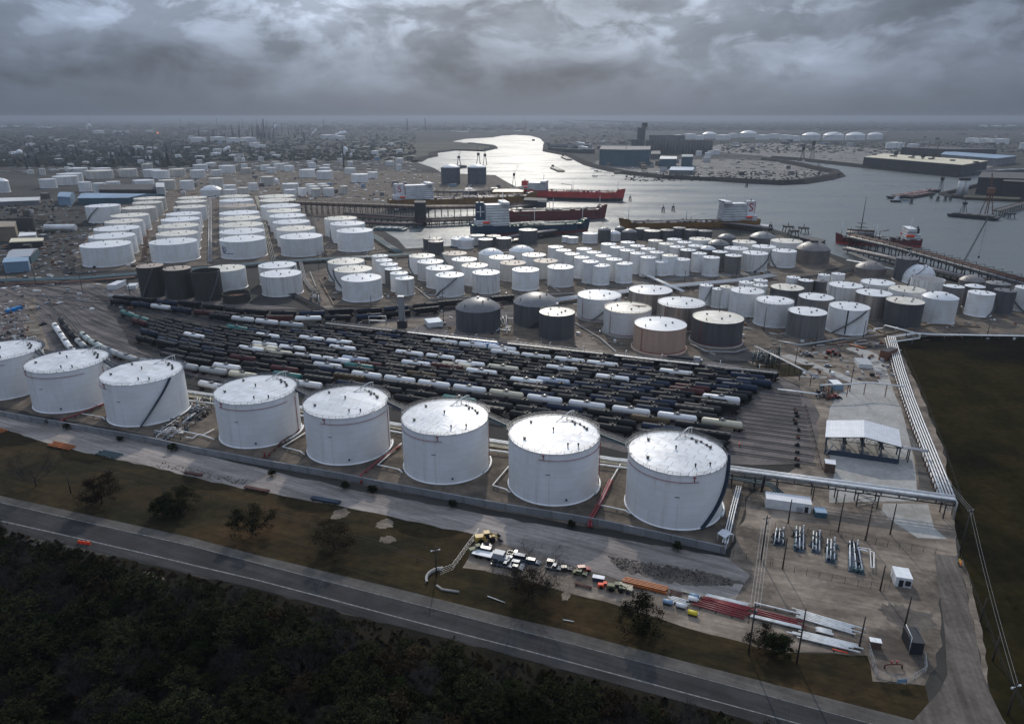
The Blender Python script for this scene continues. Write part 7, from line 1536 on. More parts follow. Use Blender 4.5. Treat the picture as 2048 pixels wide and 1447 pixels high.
for px, H, l, bm in [((1604, 322), 60, 'left dark harbour crane beside the far channel', (15, 0)), ((1623, 321), 85, 'tall dark harbour crane with a long jib by the far channel', (90, 0)), ((1787, 336), 62, 'first crane in front of the cream-roofed warehouse', (14, 0)), ((1822, 340), 70, 'second crane before the cream roof, widest', (20, 0)), ((1841, 341), 60, 'third crane in front of the cream-roofed warehouse', (10, 0)), ((1862, 342), 66, 'fourth and darkest crane before the cream roof', (10, 0)),
                     ((1028, 372), 36, 'thin crane on the dark barge by the point', (8, 0)), ((1880, 384), 38, 'dark slanting ship loader by the rust-red barges', (-4, 0)), ((1972, 428), 52, 'dark red loading tower on the black barge berth', (-4, 0)), ((1926, 426), 22, 'small dark loader at the left end of black barge', (2, 0)), ((918, 333), 40, 'thin crane behind the slate silos, left', (6, 0)), ((957, 330), 48, 'thin crane between the slate silos and channel', (-4, 0)), ((970, 330), 44, 'thin crane behind the slate silos, right', (3, 0))]:
    crane(px, H, l, boom=bm, w=6 if H < 40 else 10, m='rust' if 'dark red' in l else 'dark_steel')
# silos and sheds at the right bank
for x, l in ((1917, 'left white stack with dark top beside the barges'), (1928.5, 'right white stack with dark top beside the barges')):
    b = G(x, 391); t = thing('stack', l, 'stack', (b.x, b.y, 0)); mb = MB(); mb.tube([(0, 0, 0), (0, 0, 26)], 4.2, 16, r2=3.6); mb.build('shell', M['far_white'], t); mb = MB(); mb.tube([(0, 0, 24), (0, 0, 28)], 4.4, 16); mb.build('cap', M['wall_dark'], t)
for px, H, m, rf, l in [([(1950, 388), (2046, 392), (2060, 376), (1958, 374)], 26, 'wall_dark', 'wall_dark', 'large dark shed at the right bank, left half'), ([(2000, 394), (2110, 400), (2120, 380), (2010, 378)], 24, 'wall_dark', 'wall_dark', 'large dark shed cut by the right edge'), ([(1925, 399), (2035, 404), (2040, 400), (1930, 395)], 3, 'marsh', 'marsh', 'low pale grassy platform before the dark sheds')]:
    cab2('dark_warehouse', l, 'warehouse', px, H, m, rf)
# the grain elevator
b = G(1345, 308); t = thing('grain_elevator', 'long concrete grain elevator with a tall headhouse at its left', 'grain elevator', (b.x, b.y, 0)); Zp = 1/1380*(b.y*CP+HC*SP)
def mpx(v): return v*Zp
for k in range(22): mb = MB(); x = mpx(-52+k*6.1); mb.tube([(x, 0, 0), (x, 0, mpx(27))], mpx(3.05), 12); mb.build('silo', M['silo_concrete'], t)
mb = MB(); mb.box((mpx(-64), 10, 0), (mpx(14), mpx(12), mpx(50))); mb.box((mpx(-58), 10, mpx(50)), (mpx(10), mpx(8), mpx(9))); mb.build('headhouse', M['silo_concrete'], t)
mb = MB(); mb.box((mpx(-12), 10, mpx(27)), (mpx(70), mpx(6), mpx(9))); mb.build('gallery', M['wall_grey'], t); mb = MB(); mb.box((mpx(-78), 0, 0), (mpx(10), mpx(12), mpx(28))); mb.build('annex', M['silo_concrete'], t)
for px, H, m, rf, l in [([(1198, 331), (1250, 333), (1252, 322), (1202, 321)], 40, 'wall_blue', 'wall_grey', 'left half of the blue waterfront warehouse'), ([(1250, 333), (1298, 332), (1299, 322), (1252, 322)], 40, 'wall_blue', 'wall_grey', 'right half of the blue waterfront warehouse'), ([(1318, 337), (1352, 337), (1352, 331), (1320, 330)], 22, 'wall_blue', 'far_white', 'low teal shed with white roof on the far bank'),
                        ([(1362, 336), (1384, 336), (1384, 330), (1362, 330)], 26, 'wall_blue', 'wall_blue', 'small blue box building on the far bank'), ([(1338, 349), (1385, 350), (1388, 343), (1342, 342)], 9, 'wall_grey', 'roof_blue', 'low pale building near the far bank edge'), ([(1301, 318), (1320, 318), (1320, 311), (1302, 311)], 14, 'wall_grey', 'wall_grey', 'small grey shed beside the blue warehouse')]:
    cab2('waterfront_warehouse', l, 'warehouse', px, H, m, rf)
# big warehouse with a sandy roof
t, _ = cab2('transit_shed', 'huge flat warehouse with a sand-coloured roof by the right channel', 'warehouse', [(1762, 322), (1925, 341), (1972, 333), (1790, 315)], 1, 'wall_dark', 'roof_sand'); bpy.data.objects.remove([c for c in t.children if c.name.startswith('roof')][0])
bpy.data.objects.remove([c for c in t.children if c.name.startswith('wall')][0])
Hs = 26; cn = [G(x, y, Hs) for x, y in ((1728, 313.5), (1925, 329.5), (1976, 321.5), (1768, 307))]; c0 = Vector(t.location)
mb = MB(); mb.prism([((p-c0).x, (p-c0).y) for p in cn], 0, Hs-1); mb.build('wall', M['wall_dark'], t); mb = MB(); mb.prism([((p-c0).x, (p-c0).y) for p in cn], Hs-.98, Hs); mb.build('roof', M['roof_sand'], t)
for k in range(6): p = cn[0]*(1-k/5)+cn[1]*k/5; q = cn[3]*(1-k/5)+cn[2]*k/5; p = (p+q)/2-c0; mb = MB(); mb.box((p.x, p.y, Hs), (8, 8, 3)); mb.build('roof_vent', M['wall_dark'], t)
cab2('transit_shed', 'dark long shed behind the sand-roofed warehouse', 'warehouse', [(1800, 311), (1890, 316), (1990, 316), (1880, 309)], 25, 'wall_dark', 'wall_dark'); cab2('transit_shed', 'pale blue-grey shed at right behind the sand roof', 'warehouse', [(1880, 322), (1990, 332), (2030, 326), (1890, 315)], 18, 'wall_grey', 'roof_blue')
# far white tanks on the right
DM = [(1604, 1642, 270), (1646, 1689, 270), (1691, 1732, 270), (1735, 1767, 269)]
for k, (a, b_, y) in enumerate(DM): tank((a, b_, y, None, 'Wo', 26), f'far white tank with a big shallow dome, {ORD[k+1]} of four from the left', 'far domed white tanks', dome=.30, vents=0)
fw = [(1345, 1368, 270), (1368, 1392, 268), (1391, 1408, 271), (1404, 1434, 268), (1432, 1462, 270), (1456, 1478, 267), (1480, 1514, 266), (1512, 1540, 270), (1538, 1562, 268), (1560, 1584, 270), (1580, 1602, 272)]
for k, (a, b_, y) in enumerate(fw): tank((a, b_, y, None, 'Wo' if k in (3, 6) else 'W', 24), f'hazy white far tank left of the domed four, {ORD[k+1]} from the left', 'far white tanks by the domes', vents=0, **({'dome': .3} if k in (3, 6) else {}))
for k, (a, b_, y) in enumerate([(1392, 1404, 302), (1403, 1416, 299), (1415, 1428, 302), (1427, 1441, 300), (1410, 1422, 305), (1958, 1976, 251), (1982, 2004, 251), (2010, 2034, 251), (1932, 1958, 276), (1957, 1984, 277), (1984, 2020, 278), (2040, 2070, 286), (1772, 1810, 285), (1815, 1840, 288)]):
    tank((a, b_, y, None, 'W', 14 if k < 5 else 22), f'small hazy white tank on the right far bank, {ORD[k+1]} from the left group', 'hazy small tanks on the right far bank', vents=0)
for k, (a, b_, y) in enumerate([(0, 14, 251), (26, 40, 252), (75, 88, 253), (89, 104, 254), (225, 233, 261), (237, 243, 261), (250, 258, 261), (292, 306, 260), (185, 208, 261), (498, 520, 285), (640, 668, 270), (668, 690, 272), (420, 450, 274), (452, 480, 276), (380, 412, 275), (480, 512, 275), (375, 386, 272)]):
    tank((a, b_, y, None, 'W', 20), f'hazy pale tank in the far left refinery land, {ORD[k+1]}', 'hazy pale tanks in the far refinery', vents=0)
rf_ = random.Random(31)
for k in range(64):
    if k < 30: a = rf_.uniform(225, 560); y = rf_.uniform(288, 328); wd = rf_.uniform(8, 22)
    elif k < 46: a = rf_.uniform(560, 820); y = rf_.uniform(285, 330); wd = rf_.uniform(8, 18)
    else: a = rf_.uniform(0, 225); y = rf_.uniform(268, 340); wd = rf_.uniform(8, 20)
    c = rf_.choice('WWSSPG'); side = 'among the near refinery units' if k < 30 else 'between refinery and channel' if k < 46 else 'on the far left plain'
    tank((a, a+wd, y, None, c, rf_.uniform(8, 14)), f'small hazy {DESC[c]} tank {side}', f'small hazy {DESC[c]} tanks {side}', vents=0)
# ---- pipeways across the farms -------------------------------------------------
pipe_run('pipeway', 'long teal-grey pipeway crossing below the left farm', [(-60, 562), (160, 556), (300, 545), (400, 537), (520, 526), (660, 517), (830, 508)], 2.2, 'teal_steel', .42, n=7, gap=1.35, post=12)
pipe_run('pipeway', 'rusty pipeway just below the teal one', [(-60, 570), (160, 563), (270, 553)], 1.5, 'pipe_rusty', .3, n=4, gap=1.2, post=14)
pipe_run('pipeway', 'broad pale pipeway between the middle and right farms', [(1112, 600), (1180, 590), (1256, 582), (1366, 570), (1480, 560), (1548, 550)], 2.5, 'galvanised', .45, n=6, gap=1.5, post=12)
pipe_run('pipeway', 'white pipes crossing diagonally to the pale pipeway', [(1284, 545), (1320, 562), (1366, 582)], 3.0, 'pipe_white', .4, n=3, gap=1.2, post=10)
pipe_run('pipeway', 'dark pipeway curving below the middle farm', [(560, 575), (650, 620), (780, 618), (900, 602), (1010, 594), (1110, 602)], 1.6, 'dark_steel', .35, n=4, gap=1.2, post=14)
pipe_run('pipeway', 'dark pipeway by the water behind the middle farm', [(1600, 556), (1680, 545), (1750, 525), (1700, 505)], 3, 'dark_steel', .4, n=5, gap=1.4, post=10)
pipe_run('pipeway', 'grey pipeway left of the twin lavender tanks', [(600, 520), (610, 560), (640, 600)], 2, 'steel_grey', .3, n=3, gap=1.1, post=10)
pipe_run('pipeway', 'white and grey pipes between brown dome and white sphere top', [(1694, 520), (1740, 528), (1795, 540)], 5, 'pipe_white', .4, n=2, gap=1.6, post=10)
for k in range(4):
    xa = [(288, 520, 300, 400), (420, 524, 420, 395), (547, 520, 512, 392), (650, 512, 606, 400)][k]
    pipe_run('alley_pipes', f'pipes along the {ORD[k+1]} alley between the left farm columns', [(xa[0], xa[1]), ((xa[0]+xa[2])/2, (xa[1]+xa[3])/2-8), (xa[2], xa[3])], 1.2, ['rust', 'galvanised', 'pipe_cream', 'dark_steel'][k], .3, n=3, gap=1.5, post=16)
# containment kerbs between tanks of the right and middle farm
for k, px in enumerate([[(1150, 648), (1200, 678), (1232, 706)], [(1380, 690), (1430, 712)], [(1540, 660), (1660, 690), (1770, 672), (1735, 650)], [(1660, 684), (1768, 670)], [(1000, 596), (1150, 588)], [(640, 560), (668, 612), (780, 616)], [(830, 575), (860, 600), (1000, 592)], [(1120, 585), (1090, 566)], [(1760, 672), (1860, 650), (1960, 655)], [(1440, 640), (1500, 660)], [(620, 545), (632, 575)]]):
    pts = [G(x, y) for x, y in px]; t = thing('containment_kerb', f'low earth-brown containment kerb, {ORD[k+1]} one, between tanks', 'kerb', (0, 0, 0), 0, 'containment kerbs of the tank farms')
    for a_, b_ in zip(pts, pts[1:]): mb = MB(); c = (a_+b_)/2; mb.box((c.x, c.y, 0), ((b_-a_).length, .8, 1.0), ang(a_, b_)); mb.build('kerb_length', M['rust_stain' if k % 3 == 2 else 'concrete_ring'], t)
# ---- left-hand buildings ---------------------------------------------------------
for px, H, m, rf, l, g in [([(118, 410), (143, 411), (152, 401), (128, 400)], 12, 'roof_blue', 'roof_blue', 'pale blue gabled shed behind the left farm', 3), ([(158, 409), (258, 408), (330, 400), (175, 398)], 9, 'wall_blue', 'roof_blue', 'long shed with pale blue roof behind the left farm', 3), ([(200, 392), (312, 392), (316, 380), (208, 381)], 10, 'wall_dark', 'wall_dark', 'long dark-roofed warehouse behind the left farm', 4), ([(315, 395), (332, 395), (332, 385), (316, 385)], 16, 'far_white', 'far_white', 'small white tower house at the end of dark warehouse', 3),
                           ([(10, 546), (60, 543), (62, 534), (14, 536)], 8, 'roof_blue', 'roof_blue', 'pale blue building at the far left below the lot', 0), ([(16, 532), (64, 528), (80, 512), (30, 514)], 7, 'wall_blue', 'galvanised', 'larger pale shed behind the blue building, far left', 2), ([(-20, 484), (36, 482), (38, 470), (-20, 470)], 14, 'wall_tan', 'wall_tan', 'tan slatted cooling building at the left edge', 0), ([(22, 498), (88, 495), (90, 489), (26, 490)], 6, 'wall_dark', 'roof_sand', 'thin pale roof canopy at the far left', 0),
                           ([(40, 486), (74, 483), (75, 477), (42, 478)], 6, 'far_white', 'far_white', 'row of small white boxes right of the tan building', 0), ([(0, 412), (80, 409), (82, 402), (0, 404)], 6, 'wall_grey', 'far_white', 'long pale low warehouse at the far left', 1)]:
    cab2('industrial_building', l, 'building', px, H, m, rf, gable=g)
b = G(122, 462); t = thing('horizontal_tank', 'long white horizontal tank beside the parking lot, far left', 'tank', (b.x, b.y, 0)); mb = MB(); mb.tube([(-17, 0, 4), (17, 0, 4)], 3.4, 14); mb.build('vessel', M['white_paint'], t); mb = MB(); mb.box((-10, 0, 0), (1.5, 5, 2)); mb.box((10, 0, 0), (1.5, 5, 2)); mb.build('saddle', M['wall_concrete'], t)
# ---- refinery -------------------------------------------------------------------
rr = random.Random(77)
def column(px, H, r, m, l, g, plat=3):
    b = G(*px); t = thing('refinery_column' if r > 2 else 'flare_stack', l, 'tower' if r > 2 else 'stack', (b.x, b.y, 0), 0, g); mb = MB(); mb.tube([(0, 0, 0), (0, 0, H)], r, 10, r2=r*.85); mb.build('shell', M[m], t)
    if plat:
        mb = MB()
        for k in range(plat): mb.tube([(0, 0, H*(.4+.2*k)), (0, 0, H*(.4+.2*k)+1)], r*1.7, 10)
        mb.build('platform', M['wall_dark'], t)
for k, (x, y, yt, l) in enumerate([(182, 258, 227, 'slim stack rising above the far left horizon'), (363, 262, 231, 'leaning dark stack above the far refinery'), (436, 262, 233, 'dark stack right of the leaning one'), (487, 262, 223, 'tall thin stack at the heart of the refinery'), (515, 262, 220, 'tallest slim stack in the far refinery'), (529, 270, 224, 'tall dark stack right of the tallest one'), (649, 270, 238, 'lone stack right of the refinery cluster'), (381, 264, 243, 'shorter stack among refinery columns'), (536, 266, 240, 'short stack beside the tall dark one'), (604, 272, 248, 'stack at the right of the refinery'), (620, 272, 247, 'stack second from right in the refinery'), (688, 335, 288, 'slim white stack beside the steam plume'), (815, 262, 229, 'left of two distant lattice towers'), (851, 262, 229, 'right of two distant lattice towers'), (310, 320, 285, 'dark stack among the near refinery units'), (345, 310, 288, 'thin dark stack near the red flare'), (55, 340, 310, 'thin dark stack at the far left'), (1050, 262, 232, 'slim far stack near the channel head')]):
    b = G(x, y); H_ = hz_at((x, y), yt); column((x, y), min(H_, 105), 1.9 if k not in (5, 12, 13) else 4.5, 'wall_dark', l, None, 0)
for k in range(110):
    if k < 55: x, y = rr.gauss(505, 70), rr.uniform(258, 282); H_ = rr.uniform(25, 75)*(1 if abs(x-505) < 60 else .7)
    elif k < 80: x, y = rr.uniform(225, 345), rr.uniform(300, 335); H_ = rr.uniform(15, 42)
    elif k < 95: x, y = rr.uniform(30, 160), rr.uniform(300, 335); H_ = rr.uniform(12, 35)
    else: x, y = rr.uniform(660, 1000), rr.uniform(250, 262); H_ = rr.uniform(20, 60)
    column((x, y), H_, rr.uniform(2.2, 5), rr.choice(['wall_dark', 'wall_grey', 'wall_dark', 'silo_concrete']), ['dim refinery column in the hazy distance', 'dark process column in the nearer refinery', 'dark process column at the far left', 'dim tower near the distant channel head'][0 if k < 55 else 1 if k < 80 else 2 if k < 95 else 3], ['columns of the far refinery', 'columns of the nearer refinery', 'columns at the far left', 'towers near the channel head'][0 if k < 55 else 1 if k < 80 else 2 if k < 95 else 3], rr.choice([2, 3]))
# low industrial buildings spread over the plain
zones = [((0, 700), (240, 262), 28, 'far_white', 'hazy far plant on the left plain'), ((0, 420), (262, 335), 38, None, 'low shed in the near refinery land'), ((420, 820), (270, 330), 34, None, 'low shed between the refinery and the channel'), ((880, 1300), (240, 262), 24, 'far_white', 'hazy building at the head of the channel'), ((1060, 1300), (262, 300), 22, None, 'grey building on the far channel bank'),
         ((1200, 1640), (320, 352), 18, None, 'low shed on the right far bank'), ((1400, 2040), (284, 300), 26, None, 'low shed behind the right channel'), ((1500, 2040), (240, 250), 14, 'far_white', 'hazy pale building near the right horizon'), ((1760, 2060), (262, 300), 22, None, 'building on the far right plain'), ((700, 1000), (370, 396), 20, None, 'dockside shed near the slate silos'), ((330, 700), (345, 395), 16, None, 'small plant unit among the far tanks'), ((0, 150), (395, 520), 14, None, 'small building in the far left yards')]
for (xa, xb), (ya, yb), n, m, l in zones:
    for k in range(n):
        x, y = rr.uniform(xa, xb), rr.uniform(ya, yb); b = G(x, y); z = b.y/1380; wpx = rr.uniform(3, 14) if y > 262 else rr.uniform(2, 12)
        w = wpx*z; d = w*rr.uniform(.4, 1.0); h = min(rr.uniform(4, 14)*(1 if y > 262 else 1.7), w*.8)
        mm = m or rr.choice(['wall_grey', 'wall_grey', 'wall_dark', 'far_white', 'wall_tan', 'silo_concrete', 'roof_blue' if rr.random() < .3 else 'wall_grey'])
        cw = {'far_white': 'white', 'wall_grey': 'grey', 'wall_dark': 'dark', 'wall_tan': 'tan', 'silo_concrete': 'concrete-grey', 'roof_blue': 'pale blue'}[mm]; pw = ['left', 'middle', 'right'][min(2, int(3*(x-xa)/(xb-xa)))]
        t = thing('industrial_building', f'{cw} {l}, {pw} part', 'building', (b.x, b.y, 0), rr.uniform(-.3, .3), f'{cw} {l}s, {pw} part'); mb = MB(); mb.box((0, 0, 0), (w, d, h)); mb.build('wall', M[mm], t); mb = MB(); mb.box((0, 0, h), (w*1.02, d*1.02, .6)); mb.build('roof', M[rr.choice([mm, 'galvanised', 'wall_grey'])], t)
# highway bridge on the horizon
t = thing('highway_bridge', 'long thin highway bridge on piers in the far haze', 'bridge', G(1290, 252)); o = Vector(t.location); mb = MB()
pts = [G(1160, 252, 6)-o, G(1220, 252, 55)-o, G(1300, 252, 80)-o, G(1400, 252, 60)-o, G(1540, 252, 6)-o]
pts = [Vector((p.x, 0, p.z)) for p in pts]; mb.tube(pts, 9, 4); mb.build('deck', M['wall_grey'], t)
for x in (-180, -100, -30, 40, 110, 180): xx = x/1380*o.y*1.35; mb = MB(); mb.box((xx, 0, 0), (18, 14, 66-abs(x)*.22)); mb.build('pier', M['wall_grey'], t)
# transmission pylons / red flare
b = G(316, 272); t = thing('flare', 'tiny red-orange flare flame over the near refinery', 'flare', (b.x, b.y, 0)); fm = bpy.data.materials.new('flame'); fm.use_nodes = True; bs = fm.node_tree.nodes['Principled BSDF']; bs.inputs['Base Color'].default_value = (.9, .2, .1, 1); bs.inputs['Emission Color'].default_value = (1, .22, .12, 1); bs.inputs['Emission Strength'].default_value = 1.6
mb = MB(); mb.tube([(0, 0, 0), (0, 0, 16)], 1.0, 6); mb.build('stack', M['wall_dark'], t); mb = MB(); mb.tube([(0, 0, 16), (2, 0, 20), (5, 0, 24)], 5, 8, r2=1.5); mb.build('flame', fm, t)
# ================================================================== TREES
rt = random.Random(2024)
def limb(mb, p, d, L_, r, depth, tips, spread=.7, up=.15, seg=4):
    pts = [p]; q = p.copy(); dd = d.copy()
    n = 3
    for i in range(n):
        dd = (dd+Vector((rt.uniform(-.22, .22), rt.uniform(-.22, .22), rt.uniform(-.08, .2)+up*.3))).normalized(); q = q+dd*(L_/n); pts.append(q.copy())
    mb.tube(pts, r, seg, cap=False, r2=r*.55)
    if depth == 0: tips.append((q, dd)); return
    for k in range(rt.choice([2, 3, 3])):
        nd = (dd+Vector((rt.uniform(-1, 1), rt.uniform(-1, 1), rt.uniform(-.35, .75)))*spread).normalized(); limb(mb, q, nd, L_*rt.uniform(.6, .8), r*.55, depth-1, tips, spread, up, 3)
    tips.append((pts[2], dd))
def tree_meshes(key, H, Rr, leafm, n_leaf, leaf, bare=False, low=.3, depth=3, flat=.7):
    mb = MB(); tips = []
    th = H*.25; mb.tube([Vector((0, 0, 0)), Vector((rt.uniform(-.2, .2), .1, th*.6)), Vector((.1, rt.uniform(-.2, .2), th))], H*.035, 8, cap=False, r2=H*.026)
    for k in range(6):
        a = k*1.05+rt.uniform(-.3, .3); e = rt.uniform(.25, 1.1); d = Vector((math.cos(a)*math.cos(e), math.sin(a)*math.cos(e), math.sin(e))); limb(mb, Vector((0, 0, th)), d, Rr*.55, H*.018, depth-1, tips)
    trunk = mb.mesh('trunk', M['bark'])
    mb = MB(); vs = []; fs = []
    cl = [(Vector((p.x*1.0, p.y*1.0, p.z)), rt.uniform(.5, 1.0)) for p, d in tips]
    for k in range(int(len(tips)*.6)):
        a = rt.uniform(0, 6.28); q = Rr*math.sqrt(rt.random())*.95; z = H*(low+(1-low)*math.sqrt(max(0, 1-(q/Rr)**2))*rt.uniform(.55, 1)); cl.append((Vector((q*math.cos(a), q*math.sin(a), z)), rt.uniform(.5, 1.1)))
    per = max(3, n_leaf//len(cl))
    for c, s in cl:
        for i in range(per):
            g = Vector((rt.gauss(0, 1), rt.gauss(0, 1), rt.gauss(0, .6)))*(Rr*.13*s)
            p = c+g; sz = leaf*rt.uniform(.5, 1.4)
            a = Vector((rt.uniform(-1, 1), rt.uniform(-1, 1), rt.uniform(-.6, .6))).normalized(); b = a.cross(Vector((rt.uniform(-1, 1), rt.uniform(-1, 1), 1))).normalized()
            if bare: fs.append((len(vs), len(vs)+1, len(vs)+2)); vs += [p-a*sz*1.6, p+a*sz*1.6, p+b*sz*.16]
            else: fs.append((len(vs), len(vs)+1, len(vs)+2, len(vs)+3)); vs += [p-a*sz, p-b*sz*.6, p+a*sz, p+b*sz*.6]
    mb.add(vs, fs); crown = mb.mesh('crown', M[leafm])
    return trunk, crown
TM = {}
TM['oak'] = [tree_meshes('oak', 10.5, 9.4, m, 6500, .27, depth=3, low=.28) for m in ('leaf_olive', 'leaf_brown', 'leaf_olive')]
TM['sparse'] = [tree_meshes('sp', 10.0, 10.2, 'twig_grey', 6500, .30, True, depth=4, low=.3)]
TM['green'] = [tree_meshes('gr', 7.0, 5.2, 'leaf_green', 4500, .30, depth=3, low=.15)]
TM['wood'] = [tree_meshes('w', H, r, m, n, s, bare, depth=3, low=.2) for H, r, m, n, s, bare in ((10, 4.4, 'leaf_olive', 2200, .30, False), (12, 5.0, 'leaf_olive', 2400, .32, False), (9, 4.0, 'leaf_brown', 1800, .28, False), (11, 4.8, 'twig_grey', 2600, .30, True), (8, 3.8, 'leaf_green', 1800, .26, False), (12, 4.6, 'twig_grey', 2400, .32, True), (10, 4.8, 'leaf_olive', 2200, .34, False))]
def tree(p, ms, s, label, group, name='tree'):
    t = thing(name, label, 'tree', (p[0], p[1], 0), rt.uniform(0, 6.28), group); t.scale = (s*rt.uniform(.92, 1.08), s*rt.uniform(.92, 1.08), s*rt.uniform(.9, 1.12)); put(ms[0], 'trunk', t); put(ms[1], 'crown', t); return t
for (px, k, i, s, l) in [((72, 972), 'sparse', 0, .85, 'bare spreading oak at the far left of the brown grass'), ((205, 1006), 'oak', 1, .8, 'brown-leaved oak second from left in the grass'), ((368, 1020), 'oak', 0, .68, 'dark oak beside the leaning wooden pole'), ((325, 1028), 'green', 0, .85, 'dense green bushy tree left of the leaning pole oak'), ((346, 1030), 'green', 0, .8, 'smaller green bush tree touching the leaning pole oak'),
                         ((505, 1068), 'oak', 2, .74, 'dark oak in the middle of the brown grass'), ((668, 1100), 'oak', 1, .8, 'large dark oak left of the double lamp pole'), ((1064, 1196), 'sparse', 0, .98, 'big half-bare oak in front of the parked cars'), ((1058, 1192), 'oak', 1, .62, 'leafy crown growing into the half-bare oak'), ((1283, 1258), 'oak', 0, .72, 'dense oak in front of the orange beams'), ((1530, 1298), 'oak', 2, .5, 'small dark tree left of the tall pole, pipe yard edge'), ((1555, 1308), 'green', 0, .7, 'low dark bush tree below the pipe yard')]:
    b = G(*px); o_ = tree(b, TM[k][i], s, l, None, 'oak_tree' if k != 'green' else 'bushy_tree'); o_.scale.z *= .8
# bushes against the wall
for k, px in enumerate([(100, 848), (135, 858), (240, 882), (345, 902), (545, 951), (690, 977), (745, 987), (905, 1014), (1142, 1054), (1355, 1099)]):
    b = G(*px); t = tree(b, TM['green'][0], rt.uniform(.22, .36), f'small dark bush against the outer face of the wall, {ORD[k+1]} listed', 'bushes along the containment wall', 'bush'); t['category'] = 'bush'; t['label'] = 'small dark bush growing against the long containment wall'
# the wood below the road: one object per tree
EDGE = [(-500, 980), (-200, 1020), (0, 1052), (60, 1092), (130, 1108), (230, 1128), (300, 1178), (420, 1190), (520, 1196), (640, 1232), (740, 1262), (860, 1300), (1000, 1330), (1020, 1345), (1120, 1372), (1300, 1405), (1440, 1450), (1600, 1520)]
EW = [G(x, y) for x, y in EDGE]
def edge_y(x):
    for a, b in zip(EW, EW[1:]):
        if a.x <= x <= b.x: return a.y+(b.y-a.y)*(x-a.x)/(b.x-a.x)
    return -1
cnt = 0; WL_ = {0: 'olive-leaved tree of the dark wood below the road', 1: 'tall olive tree of the dark wood below the road', 2: 'brown-leaved tree of the dark wood below the road', 3: 'bare grey-twigged tree of the dark wood below the road', 4: 'low green tree of the dark wood below the road', 5: 'tall bare grey tree of the dark wood below the road', 6: 'broad dark tree of the dark wood below the road'}
cells = []
y = 78.0
while y < 250:
    x = -230.0
    while x < 90:
        xx, yy = x+rt.uniform(-2.6, 2.6), y+rt.uniform(-2.4, 2.4); x += 6.6
        px, py = P((xx, yy, 4)); e = edge_y(xx)
        if e < 0 or yy > e-3.0: continue
        if px < -110 or px > 2100 or py > 1560: continue
        cells.append((xx, yy, e-yy))
    y += 5.6
rt.shuffle(cells); print('wood', len(cells))
keep = cells if len(cells) <= 300 else sorted(cells, key=lambda c: c[1])[:300]
rest = [] if len(cells) <= 300 else sorted(cells, key=lambda c: c[1])[300:]
for xx, yy, de in keep:
    i = rt.choices(range(7), [5, 4, 3, 4, 2 if de > 6 else 6, 2, 4])[0]; s = rt.uniform(.75, 1.1)*(.62 if de < 7 else 1)
    px = P((xx, yy, 4))[0]; zn = 'left' if px < 330 else 'centre-left' if px < 660 else 'centre' if px < 980 else 'right'; dn = 'at the roadside edge' if de < 7 else 'a little inside' if de < 22 else 'deep inside'
    kd = ['olive-leaved tree', 'tall olive tree', 'brown-leaved tree', 'bare grey-twigged tree', 'low green tree', 'tall bare grey tree', 'broad dark tree'][i]
    tree((xx, yy), TM['wood'][i], s, f'{kd}, {dn} of the dark wood, {zn} part', f'{kd}s {dn} of the wood, {zn} part', 'wood_tree')
for j, (xx, yy, de) in enumerate(rest):      # beyond the limit: joined as one stand
    pass
if rest:
    vs = []; fs = []
    src = [m[1] for m in TM['wood']]
    big = MB()
    dat = [(np.array([v.co[:] for v in m.vertices]), [tuple(p.vertices) for p in m.polygons]) for m in src]
    allv = []; allf = []; off = 0
    for xx, yy, de in rest:
        v, f = rt.choice(dat[:3]); a = rt.uniform(0, 6.28); s = rt.uniform(.75, 1.05)*(.62 if de < 7 else 1); ca, sa = math.cos(a)*s, math.sin(a)*s
        w = np.stack([v[:, 0]*ca-v[:, 1]*sa+xx, v[:, 0]*sa+v[:, 1]*ca+yy, v[:, 2]*s], 1); allv.append(w); allf += [tuple(i+off for i in q) for q in f]; off += len(v)
    me = bpy.data.meshes.new('wood_stand'); me.from_pydata(np.concatenate(allv).tolist(), [], allf); me.materials.append(M['leaf_olive']); tag(put(me, 'wood_stand'), kind='stuff')
# undergrowth, tufts and far woods as uncountable masses ----------------------------
def blobs(name, pts, m, smin, smax, hk=.7):
    vs = []; fs = []
    for p in pts:
        s = rt.uniform(smin, smax); b = len(vs); n = 5
        for k in range(n): w = 2*math.pi*k/n+rt.random(); q = s*rt.uniform(.7, 1.1); vs.append((p.x+q*math.cos(w), p.y+q*math.sin(w), s*.15))
        for k in range(n): w = 2*math.pi*k/n+rt.random(); q = s*rt.uniform(.35, .75); vs.append((p.x+q*math.cos(w), p.y+q*math.sin(w), s*hk*rt.uniform(.6, 1)))
        vs.append((p.x, p.y, s*hk*1.1))
        for k in range(n): k2 = (k+1) % n; fs += [(b+k, b+k2, b+n+k2, b+n+k), (b+n+k, b+n+k2, b+2*n)]
    me = bpy.data.meshes.new(name); me.from_pydata(vs, [], fs); me.materials.append(M[m]); tag(put(me, name), kind='stuff')
def scatter(n, xr, yr, inside=None): return [G(rt.uniform(*xr), yr[0]+(yr[1]-yr[0])*rt.random()**1.0) for _ in range(n)]
blobs('far_woods', scatter(2600, (-60, 420), (262, 335)), 'far_forest', 5, 13, .6)
blobs('far_woods', scatter(1800, (400, 830), (262, 322)), 'far_forest', 5, 11, .6)
blobs('far_woods', scatter(2200, (1240, 2100), (243, 262)), 'far_forest', 25, 60, .35)
blobs('far_woods', scatter(1500, (-60, 1240), (238, 262)), 'far_forest', 25, 70, .3)
blobs('far_woods', scatter(900, (1440, 2080), (284, 306)), 'far_forest', 4, 9, .5)
blobs('far_woods', [G(rt.uniform(1250, 1650), rt.uniform(346, 364)-(abs(rt.gauss(0, 2)))) for _ in range(500)], 'bank_mud', 1.5, 3.5)
